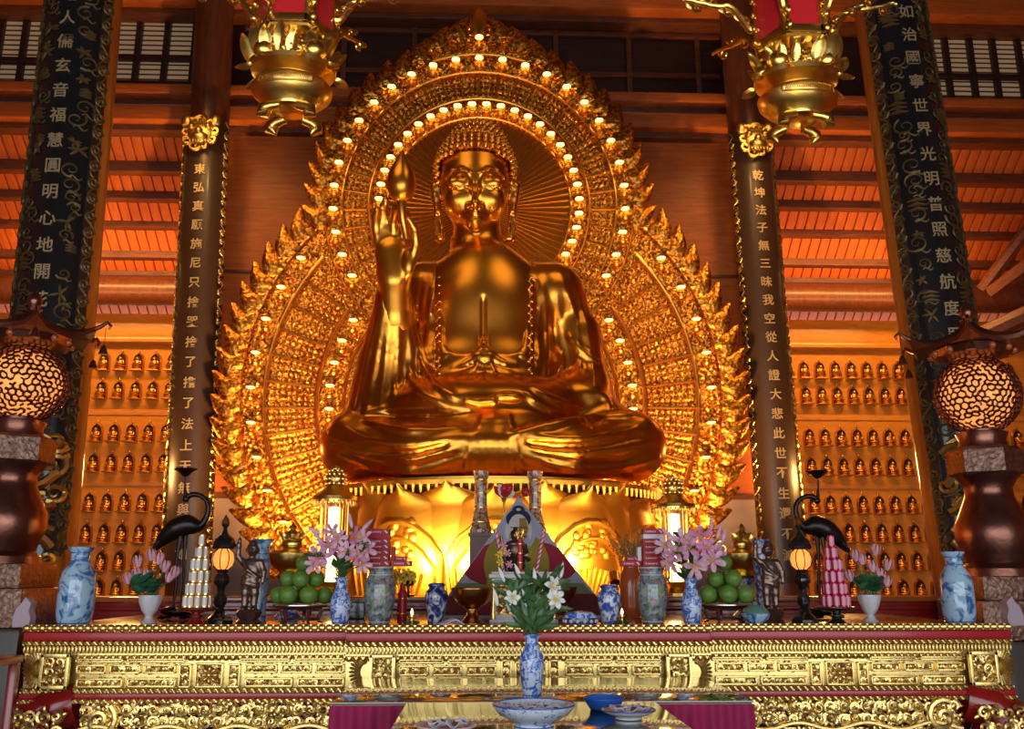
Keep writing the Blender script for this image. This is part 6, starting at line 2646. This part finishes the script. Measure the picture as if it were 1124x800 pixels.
# ------------------------------------------------------------------ big bronze lanterns behind the altar ends
def bronze_lantern(px, pyc, Y, label, lean):
    """px: axis pixel at the collar; profile heights from photo rows"""
    s = SC(490, Y)
    x0 = X(px, 490, Y)
    t = thing('bronze_lantern', label, 'lantern', (x0, Y, 0))
    z = lambda y: Z(px, y, Y)
    o = pyc
    # stepped base
    MB().box((0, 0, z(o + 190) / 2), (104 * s, 104 * s, z(o + 190)), .03).build('pedestal', M['lac_brown'], t)
    b = MB()
    b.box((0, 0, (z(o + 190) + z(o + 148)) / 2), (96 * s, 96 * s, z(o + 148) - z(o + 190)), .02)
    b.box((0, 0, (z(o + 148) + z(o + 122)) / 2), (82 * s, 82 * s, z(o + 122) - z(o + 148)), .02)
    b.build('base_block', M['bronze_grey'], t)
    pr = [(38, 122), (37, 114), (30, 108), (34, 96), (39, 82), (38, 66), (31, 50), (25, 36), (24, 26), (29, 18), (33, 12), (0, 11)]
    MB().lathe([(r * s, z(o + d)) for r, d in pr], 36).build('bellied_column', M['bronze_red'], t)
    b = MB().lathe([(34 * s, z(o + 13)), (39 * s, z(o + 10)), (39 * s, z(o - 14)), (34 * s, z(o - 18)), (24 * s, z(o - 19)), (0, z(o - 19))], 6)
    c_ = b.build('hex_collar', M['bronze_grey'], t, angle=20)
    c_.rotation_euler.z = R(30)
    MB().lathe([(26 * s, z(o - 18)), (24 * s, z(o - 26)), (27 * s, z(o - 34)), (0, z(o - 35))], 30).build('neck', M['bronze_red'], t)
    # pierced globe
    zc_, rz_ = z(o - 76), (z(o - 118) - z(o - 34)) / 2
    rx_ = 45 * s
    gl = MB().ell((0, 0, zc_), (rx_ * .84, rx_ * .84, rz_ * .88), 24, 16).build('fire_core', M['globe_fire'], t)
    bm = bmesh.new()
    bmesh.ops.create_icosphere(bm, subdivisions=4, radius=1)
    rg = random.Random(int(px))
    for v in bm.verts:
        v.co = (v.co + Vector((rg.uniform(-1, 1), rg.uniform(-1, 1), rg.uniform(-1, 1))) * .045).normalized()
    bm.faces.ensure_lookup_table()
    b = MB()
    for e in bm.edges:
        if len(e.link_faces) == 2 and rg.random() > .14:
            p0, p1 = (f.calc_center_median().normalized() for f in e.link_faces)
            b.tube([(p0.x * rx_, p0.y * rx_, zc_ + p0.z * rz_), (p1.x * rx_, p1.y * rx_, zc_ + p1.z * rz_)], rg.uniform(.9, 1.7) * s, 4)
    bm.free()
    for zz in (-.93, .93):
        rr = rx_ * math.sqrt(1 - zz * zz) + .01
        b.tube([(rr * math.cos(a), rr * math.sin(a), zc_ + zz * rz_) for a in np.linspace(0, 2 * PI, 30, endpoint=False)], 2.4 * s, 6, closed=True)
    b.build('pierced_globe', M['bronze_red'], t)
    # lotus collar under the roof, with little windows
    MB().lathe([(26 * s, z(o - 114)), (40 * s, z(o - 118)), (46 * s, z(o - 128)), (0, z(o - 128))], 30, flute=lambda a, zq: 1 + .04 * math.cos(12 * a)).build('roof_collar', M['bronze_red'], t)
    for k in range(12):
        b = MB()
        a = 2 * PI * k / 12
        b.ell((42.5 * s * math.cos(a), 42.5 * s * math.sin(a), z(o - 121.5)), (4 * s, 4 * s, 4.2 * s), 8, 6)
        b.build('collar_light', M['terracotta'], t)
    # six sided roof with sweeping corners
    v, f = [], []
    n, m_ = 36, 10
    for j in range(m_ + 1):
        tt = j / m_
        for k in range(n):
            a = 2 * PI * k / n
            w_ = abs((a / (PI / 3)) % 1 - .5) * 2      # 1 at corners
            hexr = math.cos(PI / 6) / math.cos(((a) % (PI / 3)) - PI / 6)
            r_ = (7 + (66 - 7) * tt ** 1.4) * s * (hexr + .10 * tt * w_ ** 3)
            zz = z(o - 128) + (1 - tt) ** 1.35 * (z(o - 156) - z(o - 128)) + .09 * tt ** 4 * w_ ** 4
            v.append((r_ * math.cos(a), r_ * math.sin(a), zz))
    for j in range(m_):
        for k in range(n):
            k2 = (k + 1) % n
            f.append((j * n + k, (j + 1) * n + k, (j + 1) * n + k2, j * n + k2))
    k0 = len(v)
    v += [(x, y, zz - .035) for x, y, zz in v[m_ * n:(m_ + 1) * n]]
    for k in range(n):
        k2 = (k + 1) % n
        f.append((m_ * n + k, k0 + k, k0 + k2, m_ * n + k2))
    f.append(tuple(range(k0 + n - 1, k0 - 1, -1)))
    f.append(tuple(range(n)))
    MB().add(v, f).build('roof', M['bronze_red'], t, angle=50)
    for k in range(6):
        a = k * PI / 3
        ca, sa = math.cos(a), math.sin(a)
        r0 = 68 * s
        zz = z(o - 128) + .07
        hk = MB().tube([(r0 * ca * .93, r0 * sa * .93, zz - .02), (r0 * ca * 1.10, r0 * sa * 1.10, zz + .01), (r0 * ca * 1.22, r0 * sa * 1.22, zz + .05), (r0 * ca * 1.28, r0 * sa * 1.28, zz + .02), (r0 * ca * 1.25, r0 * sa * 1.25, zz - .01)],
                       [2.6 * s, 2.4 * s, 2 * s, 1.6 * s, 1.2 * s], 8)
        ho = hk.build('eave_hook', M['bronze_red'], t)
        bl = MB().tube([(r0 * ca * 1.2, r0 * sa * 1.2, zz), (r0 * ca * 1.2, r0 * sa * 1.2, zz - .14)], .4 * s, 4)
        bl.lathe([(5 * s, 0), (4.6 * s, 2 * s), (3.4 * s, 6 * s), (2.4 * s, 9 * s), (0, 11 * s)], 12, c=(r0 * ca * 1.2, r0 * sa * 1.2, zz - .14 - 10 * s))
        bl.build('bell', M['bronze_red'], ho)
    MB().lathe([(7 * s, z(o - 155)), (9 * s, z(o - 158)), (5 * s, z(o - 160)), (8 * s, z(o - 165)), (7.5 * s, z(o - 170)), (3 * s, z(o - 176)), (0, z(o - 181))], 18).build('finial', M['bronze_red'], t)


bronze_lantern(18, 497, 7.0, 'large bronze lantern with glowing pierced globe behind the left altar end', 0)
bronze_lantern(1079, 510, 7.0, 'large bronze lantern with glowing pierced globe behind the right altar end', 0)

# ------------------------------------------------------------------ hanging gilt lanterns
def hang_lantern(px, pyb, Y, label):
    s = SC(80, Y)
    zb_ = Z(px, pyb, Y)
    t = thing('hanging_lantern', label, 'hanging lantern', (X(px, 80, Y), Y, zb_))
    # basket
    b = MB()
    b.lathe(pl([(20, 17), (24, 19), (25, 22), (34, 28), (42, 36), (43.5, 43), (40, 48), (31, 51), (29, 55), (33, 58), (45, 62), (46, 67), (42, 69), (0, 66)], s), 40, sy=.86)
    b.build('basket', M['gold'], t)
    b = MB()
    yf = -43.8 * .86 * s
    ov = [(28 * s * math.cos(a) ** 1 if False else 28 * s * max(-1, min(1, 1.25 * math.cos(a))), 39.5 * s + 5.5 * s * math.sin(a)) for a in np.linspace(0, 2 * PI, 40, endpoint=False)]
    b.tube([(x, yf * (1 - (x / (62 * s)) ** 2) - .006, zz) for x, zz in ov], 1.0 * s, 6, closed=True)
    for k in range(26):
        x = (-24 + k * 1.9) * s
        b.tube([(x - s, yf * (1 - (x / (62 * s)) ** 2) - .004, 36.5 * s), (x + s, yf * (1 - (x / (62 * s)) ** 2) - .004, 42.5 * s)], .45 * s, 4)
    b.build('basket_inlay', M['gold'], t)
    for sx in (-1, 1):
        for sy in (-1, 1):
            b = MB()
            b.tube([(sx * 10 * s, sy * 16 * s, 17 * s), (sx * 19 * s, sy * 18 * s, 14 * s), (sx * 25 * s, sy * 19 * s, 11 * s), (sx * 26 * s, sy * 19 * s, 5.5 * s), (sx * 21 * s, sy * 19 * s, 4 * s), (sx * 20 * s, sy * 19 * s, 8 * s)], [5 * s, 6 * s, 6 * s, 6 * s, 5.4 * s, 3.6 * s], 10)
            b.build('scroll_foot', M['gold'], t)
    rg = random.Random(int(px))
    # carved fruit, leaves and flames heaped on the basket
    for k, (dx, dz, r_) in enumerate(((-26, 76, 12), (-9, 78, 12.5), (9, 78, 12), (26, 77, 12.5), (-22, 92, 9), (18, 93, 9), (0, 94, 9), (38, 72, 9), (-38, 72, 9))):
        b = MB()
        dy = -24 if k < 4 else -6
        b.ell((0, 0, 0), (r_ * s, r_ * .9 * s, r_ * .95 * s), 16, 10)
        if k in (1, 2, 4):
            for j in range(5):
                el2 = -PI / 2 + PI * (j + .5) / 5
                nn = max(4, int(11 * math.cos(el2)))
                for i in range(nn):
                    a = 2 * PI * i / nn + j
                    b.ell((r_ * s * math.cos(el2) * math.cos(a), r_ * .9 * s * math.cos(el2) * math.sin(a), r_ * .95 * s * math.sin(el2)), r_ * .26 * s, 6, 4)
        o = b.build('carved_fruit', M['gold'], t)
        o.location = (dx * s, dy * s, dz * s)
    for k in range(34):
        a = 2 * PI * k / 17 + rg.uniform(-.1, .1)
        inner = k >= 17
        rr = rg.uniform(22, 36) if inner else rg.uniform(36, 44)
        up = rg.uniform(24, 38) if inner else rg.uniform(16, 36)
        b = MB()
        p0 = (rr * math.cos(a) * s, rr * .8 * math.sin(a) * s, (70 + (10 if inner else -2)) * s)
        p1 = ((rr + (2 if inner else 13)) * math.cos(a + .1) * s, (rr + (2 if inner else 13)) * .8 * math.sin(a + .1) * s, (72 + up + (8 if inner else 0)) * s)
        leaf(b, p0, p1, rg.uniform(10, 16) * s, rg.uniform(.2, .4), curl_=rg.uniform(-.1, .2), n=8)
        b.build('carved_leaf', M['gold'], t)
    for k in range(8):
        a = 2 * PI * k / 8 + .35
        b = MB()
        leaf(b, (44 * math.cos(a) * s, 38 * math.sin(a) * s, 66 * s), (60 * math.cos(a) * s, 52 * math.sin(a) * s, 54 * s), 12 * s, -.3, curl_=-.2, n=7)
        b.build('drooping_petal', M['gold'], t)
    for k in range(10):
        a = 2 * PI * k / 10
        b = MB()
        pts = [(rr_ * math.cos(a + w_) * s, rr_ * math.sin(a + w_) * s, zz * s) for rr_, w_, zz in ((10, 0, 80), (18, .1, 88), (17, .3, 95), (26, .45, 101), (30, .5, 112))]
        b.tube(pts, [3 * s, 3.4 * s, 2.6 * s, 1.6 * s, .5 * s], 7)
        b.build('carved_flame', M['gold'], t)
    # six sided red lantern body above
    zb2, zt2 = 103 * s, 300 * s
    hx_ = 41 * s
    for k in range(6):
        a = -PI / 2 + k * PI / 3
        Mk = Matrix.Rotation(a + PI / 2, 4, 'Z')
        ap = hx_ * math.cos(PI / 6)
        MB().box((0, -ap + .01, (zb2 + zt2) / 2), (hx_ * .80, .012, zt2 - zb2 - .10)).add([], []).build('red_panel', M['red'], t, smooth=False).matrix_basis = Mk
        b = MB()
        for sx in (-1, 1):
            b.box((sx * hx_ * .45, -ap, (zb2 + zt2) / 2), (hx_ * .10, .04, zt2 - zb2), .006)
        for zz in (zb2 + .03, zt2 - .03):
            b.box((0, -ap, zz), (hx_, .04, .06), .006)
        # outer pierced post
        for zz in np.arange(zb2 + .05, zt2, .11):
            b.ell((hx_ * .62, -ap * 1.02, zz), (.03, .02, .035), 8, 6)
        b.tube([(hx_ * .62, -ap * 1.02, zb2), (hx_ * .62, -ap * 1.02, zt2)], .010, 6)
        b.build('panel_frame', M['gold'], t).matrix_basis = Mk
        # rising scroll bracket at the corner
        b = MB()
        c0 = hx_ * 1.0
        pts = [(c0 + u_ * s, zz * s) for u_, zz in ((-3, 126), (6, 130), (14, 140), (20, 152), (32, 160), (50, 158), (70, 166), (86, 164))]
        fine = []
        for (p0, p1) in zip(pts, pts[1:]):
            for q_ in range(4):
                fine.append((p0[0] + (p1[0] - p0[0]) * q_ / 4, p0[1] + (p1[1] - p0[1]) * q_ / 4))
        b.tube([(x, 0, zz + .008 * math.sin(i)) for i, (x, zz) in enumerate(fine)], [4.4 * s * (1.1 - .7 * i / len(fine)) for i in range(len(fine))], 8)
        for (u_, zz, r_) in ((10, 142, 8), (28, 152, 8), (48, 164, 7), (64, 156, 6)):
            sp = spiral((c0 + u_ * s, zz * s), r_ * s, 1.3, u_, 1 if u_ % 4 else -1, 14)
            b.tube([(x, -.012, z_) for x, z_ in sp], 1.8 * s, 6)
            leaf(b, (c0 + u_ * s, 0, zz * s), (c0 + (u_ + 14) * s, -.02, (zz + 9) * s), 8 * s, .3)
        o = b.build('gilt_bracket', M['gold'], t)
        o.rotation_euler.z = a + PI / 6
    MB().lathe(pl([(38, 101), (40, 103), (40, 106), (0, 106)], s), 6).build('body_floor', M['gold'], t)
    MB().lathe(pl([(52, 298), (52, 304), (20, 330), (6, 340), (0, 342)], s), 6).build('body_roof', M['gold'], t)
    MB().tube([(0, 0, 340 * s), (0, 0, ZC - zb_)], .025, 8).build('hanging_rod', M['gold'], t)


hang_lantern(322, 139, 5.6, 'gilt hanging lantern with basket foot, above left of the halo')
hang_lantern(873, 149, 5.6, 'gilt hanging lantern with basket foot, above right of the halo by big column')

# ------------------------------------------------------------------ front table with its offerings
ZF = 1.10


def pz(px, py, zz):
    d = FWD * F + RGT * (px - CX) + UPV * (CY - py)
    return CAM + d * ((zz - CAM[2]) / d[2])


f0, f1 = pz(362, 771, ZF), pz(832, 771, ZF)
bk = pz(600, 744, ZF)
ft = thing('offering_table', 'glass topped wooden table with magenta skirt before the altar', 'table', ((f0[0] + f1[0]) / 2, f0[1], 0))
xa, xb, y0_, y1_ = f0[0], f1[0], f0[1], min(bk[1], YC - .12)
MB().box(((xa + xb) / 2, (y0_ + y1_) / 2, ZF - .004), (xb - xa, y1_ - y0_, .008), .002).build('glass_top', M['table_glass'], ft, world=True)
MB().box(((xa + xb) / 2, (y0_ + y1_) / 2, ZF - .03), (xb - xa - .01, y1_ - y0_ - .01, .042), .004).build('top_board', M['table_wood'], ft, world=True)
for x in (xa + .06, xb - .06):
    for y in (y0_ + .08, y1_ - .06):
        MB().box((x, y, (ZF - .05) / 2), (.07, .07, ZF - .05), .006).build('leg', M['table_wood'], ft, world=True)
b = MB()
v, f = [], []
n = 240
for i in range(n + 1):
    x = xa + (xb - xa) * i / n
    for j, zz in enumerate((ZF - .012, ZF - .2, ZF - .6, .06)):
        amp = (.002, .012, .018, .022)[j]
        v.append((x, y0_ - .006 - amp * (1 + math.sin(i * .62 + .3 * math.sin(i * .11))), zz))
for i in range(n):
    for j in range(3):
        f.append((4 * i + j, 4 * i + 4 + j, 4 * i + 5 + j, 4 * i + 1 + j))
nv = len(v)
v += [(x, y + .004, zz) for x, y, zz in v]
f += [tuple(nv + i for i in reversed(q_)) for q_ in f]
b.add(v, f)
b.build('skirt', M['cloth'], ft, world=True)
# the nearer table, end on to the first
g0, g1 = pz(446, 772.5, ZF), pz(720, 772.5, ZF)
yn = 2.55
nt_ = thing('glass_table', 'glass topped table nearest the visitor carrying dishes and white lilies vase', 'table', ((g0[0] + g1[0]) / 2, g0[1], 0))
xa2, xb2 = g0[0], g1[0]
yB, ye = y0_ - .055, yn
yB = y0_ - .055
MB().box(((xa2 + xb2) / 2, (yB + ye) / 2, ZF + .001), (xb2 - xa2, yB - ye, .008), .002).build('glass_top', M['table_glass'], nt_, world=True)
MB().box(((xa2 + xb2) / 2, (yB + ye) / 2, ZF - .025), (xb2 - xa2 - .01, yB - ye - .01, .042), .004).build('top_board', M['table_wood'], nt_, world=True)
for x in (xa2 + .06, xb2 - .06):
    for y in (yB - .06, ye + .06):
        MB().box((x, y, (ZF - .046) / 2), (.07, .07, ZF - .046), .006).build('leg', M['table_wood'], nt_, world=True)
b = MB()
for x0_, x1_, y in ((xa2 + .06, xb2 - .06, ye + .06),):
    b.box(((x0_ + x1_) / 2, y, ZF - .10), (x1_ - x0_, .03, .11), .004)
for x in (xa2 + .06, xb2 - .06):
    b.box((x, (yB + ye) / 2, ZF - .10), (.03, yB - ye - .1, .11), .004)
b.build('apron', M['table_wood'], nt_, world=True)
ZF2 = ZF + .005
# vase of white lilies
p = pz(585, 769, ZF)
p[1] = y0_ + .10
s = SC(740, p[1])
VL = [(9, 0), (10, 1.5), (10.5, 8), (12.6, 22), (13.6, 36), (12.8, 45), (9.2, 52), (7.2, 57), (7.0, 62), (8.6, 66), (11, 68.5), (10.4, 69), (6.4, 64), (6, 56), (0, 55)]
vase('lily_vase', 'tall blue and white vase of white lilies on the front glass table', (p[0], p[1], ZF + .0005), s, [(r, z * .98) for r, z in VL], M['blue_fine'], [(10.6, 4, .5), (7.3, 57, .5), (10.7, 67.2, .5)])
wl = [(0, 4, -6, 30), (2, 4, 8, 34), (-3, 2, -22, 20), (3, 2, 22, 18), (0, 0, -14, 44), (1, 0, 14, 46), (-2, 4, -30, 38), (3, 5, 32, 40)]
bouquet('lily_bouquet', 'white lilies with long green leaves in the vase on the front table', 'flowers', (p[0], p[1], ZF), s, 67,
        [(-22, 40), (26, 38), (22, 52)], wl + rleaves(76, 21, 32, 2, 62, 28, .8), [(-38, 36), (-30, 62), (-12, 66), (4, 60), (-24, 30), (20, 32), (32, 66), (-4, 38)], M['white_petal'], M['leaf_grey'], lw=6.2, seed=12, meshes=lily_white, fscale=.75)


def dish(name, label, px, py, prof, s_, mt, rims, rim_mt, z0, food, foot=True):
    q_ = pz(px, py, z0)
    t = thing(name, label, 'bowl' if 'bowl' in name else 'plate', (q_[0], q_[1], z0))
    MB().lathe(pl(prof, s_), 40).build('dish', mt, t)
    b = MB()
    rings(b, s_, rims, 36)
    b.build('rim', rim_mt, t)
    return t, q_


sB = SC(785, 3.6)
yb_ = 793
t, q_ = dish('patterned_bowl', 'large blue and white bowl of wrapped sweets in front of the lily vase', 586, 799, [(19, 0), (20, 1), (18, 4), (22, 7), (34, 13), (40, 20), (40.5, 22), (38.5, 22), (32, 15), (0, 9)], sB, M['bowl_china'], [(40, 22, .8), (19, 2, .8), (30, 12, .5)], M['blue_band'], ZF2, True)


def heap(owner_loc, zz, s_, n, rx_, ry_, seed, label):
    rg = random.Random(seed)
    for i in range(n):
        a = 2 * PI * i / n + rg.uniform(-.3, .3)
        k_ = rg.uniform(.45, 1)
        pk = thing('wrapped_sweet', '%s, %s' % (label, ORD[i] + ' round from the right'), 'sweet packet', (owner_loc[0] + rx_ * k_ * math.cos(a) * s_, owner_loc[1] + ry_ * k_ * math.sin(a) * s_, zz), rg.uniform(0, 3))
        b = MB()
        ph = rg.uniform(0, 6)
        b.sheet(lambda u_, v: (u_ * 8 * s_, (v - .5) * 12 * s_, (2.2 + 1.4 * math.sin(3 * u_ + ph) * math.cos(4 * v) + 3.5 * abs(u_) ** 3) * s_), 8, 8, (0, 0, -1.2 * s_))
        b.build('wrapper', M['paper'], pk)
        MB().ell((0, 0, 3.6 * s_), (4.2 * s_, 3.4 * s_, 2.0 * s_), 10, 6).build('sweet', M['food'], pk)


heap(q_, ZF2 + 15 * sB, sB, 8, 26, 20, 31, 'crumpled paper sweet packet in the large bowl')
q_p = pz(664, 781, ZF2)
sP = SC(775, q_p[1])
dish('blue_plate', 'deep blue plastic dish near the table corner behind the sweets plate', 663, 778, [(15, 0), (16, .5), (20, 6), (23, 11), (23.5, 12), (22, 12), (17, 3), (0, 1.5)], sP, M['sky_plate'], [(23, 12, .7)], M['sky_plate'], ZF2, False)
t, q2 = dish('shallow_plate', 'white blue rimmed plate of packets at the right table edge', 690, 789, [(13, 0), (14, .6), (12.5, 2), (20, 4.5), (27, 8), (27.5, 9), (26, 9), (18, 5), (0, 3.5)], SC(785, 3.7), M['white_china'], [(27, 9, .7)], M['blue_band'], ZF2, True)
heap(q2, ZF2 + 7 * sP, SC(785, 3.7), 6, 15, 11, 5, 'paper sweet packet on the right hand plate')
t, q3 = dish('shallow_plate', 'white plate with paper packets at the left table edge', 490, 806, [(15, 0), (16, .6), (14, 2), (22, 4.5), (30, 8), (30.5, 9), (29, 9), (20, 5), (0, 3.5)], SC(800, 3.45), M['white_china'], [(30, 9, .7)], M['paper'], ZF2, True)
heap(q3, ZF2 + 7 * sP, SC(800, 3.45), 6, 17, 12, 6, 'paper sweet packet on the left hand plate')

# red lacquer side stand at the left edge
qs = P(-32, 725, 4.9)
st = thing('side_stand', 'dark red lacquer side stand cut off by the left edge', 'stand', (qs[0], 4.9, 0))
zt_ = Z(-32, 722, 4.9)
MB().box((0, 0, zt_ - .02), (.34, .4, .04), .01).build('top', M['red_sheen'], st)
for sx in (-1, 1):
    for sy in (-1, 1):
        MB().box((sx * .14, sy * .17, (zt_ - .04) / 2), (.045, .045, zt_ - .04), .006).build('leg', M['red_lac'], st)
MB().box((0, 0, .3), (.29, .36, .03), .006).build('shelf', M['red_lac'], st)
bpy.data.objects.remove(txt_obj)
# ================================================================== LIGHT
def light(kind, name, loc, energy, col, size=.1, target=None, spot=None, blend=.5, sy=None):
    l = bpy.data.lights.new(name, kind)
    l.energy = energy
    l.color = col
    if kind == 'AREA':
        l.size = size
        if sy:
            l.shape = 'RECTANGLE'
            l.size_y = sy
    else:
        l.shadow_soft_size = size
    if kind == 'SPOT':
        l.spot_size = spot
        l.spot_blend = blend
    o = bpy.data.objects.new(name, l)
    COL.objects.link(o)
    o.location = loc
    if target is not None:
        o.rotation_euler = (Vector(target) - Vector(loc)).to_track_quat('-Z', 'Y').to_euler()
    return o


WARM = (1.0, .60, .22)
AMB = (1.0, .50, .14)
w = bpy.data.worlds.new('daylight')
scene.world = w
w.use_nodes = True
bg = w.node_tree.nodes['Background']
bg.inputs['Color'].default_value = (.86, .93, 1.0, 1)
bg.inputs['Strength'].default_value = 3.2
# daylight enters by the front doorway
p = light('AREA', 'doorway_portal', (0, -4.05, 2.3), 1, (1, 1, 1), 16, (0, 5, 2.3), sy=4.6)
p.data.cycles.is_portal = True
# spot lamps before the throne petals
for px, tx in ((448, 462), (676, 650)):
    s = P(px, 640, 7.62)
    light('SPOT', 'throne_spot', (s[0], 7.70, ZL + .20), 420, AMB, .045, (X(tx, 590, 8.1), 8.25, Z(tx, 592, 8.1)), R(150), .9)
for sx, px in ((-1, 285), (1, 775)):
    s = P(px, 660, 10.2)
    light('SPOT', 'halo_spot', (s[0], 10.2, 1.3), 1900, AMB, .12, (P(528 + sx * 150, 420, YH)[0], YH, 4.2), R(115), .9)
# unseen spots added to brighten the statue, the wall and the inner columns
for x in (-2.6, 2.6):
    light('SPOT', 'statue_fill', (x, 6.2, 9.6), 170, WARM, 1.6, (0.2, 10, 4.0), R(60), .8)
for x in (-4.2, 4.2):
    light('SPOT', 'wall_fill', (x, 10.2, 9.0), 330, AMB, .4, (x * .9, YW, 3.8), R(95), .9)
    light('SPOT', 'column_fill', (x * .72, 9.6, 8.6), 120, WARM, .2, (x * 1.02, 12.7, 4.6), R(80), .9)
for x in (-1.0, 1.6):  # warm light on the hanging lanterns from the front below
    light('SPOT', 'lantern_spot', (x, 2.6, 3.6), 150, WARM, .2, (-1.5 if x < 0 else 1.9, 5.6, 4.7), R(60), .7)
# cornice lights of the niche walls and up-light on the slats
for x0, x1 in ((-8, xl), (xr, 8)):
    xm = (x0 + x1) / 2
    light('AREA', 'niche_cornice', (xm, 13.7, 7.0), 150, AMB, abs(x1 - x0), (xm, 16, 3.4), sy=.4)
    light('AREA', 'slat_uplight', (xm, 14.4, 6.0), 42, (1, .42, .10), abs(x1 - x0), (xm, 14.6, 8), sy=.4)
    light('POINT', 'wall_point', (xm * .8, 12.4, 3.0), 120, AMB, .2)  # warm point lights outside the inner columns, no lamp modelled
scene.view_settings.view_transform = 'Standard'
scene.view_settings.look = 'None'
scene.view_settings.exposure = 0.05
scene.view_settings.gamma = 1.0
scene.view_settings.use_curve_mapping = False
scene.cycles.use_denoising = True
scene.cycles.max_bounces = 7
scene.cycles.diffuse_bounces = 3
scene.cycles.glossy_bounces = 4
scene.cycles.caustics_reflective = False
scene.cycles.caustics_refractive = False
scene.cycles.sample_clamp_indirect = 4
scene.cycles.use_adaptive_sampling = True
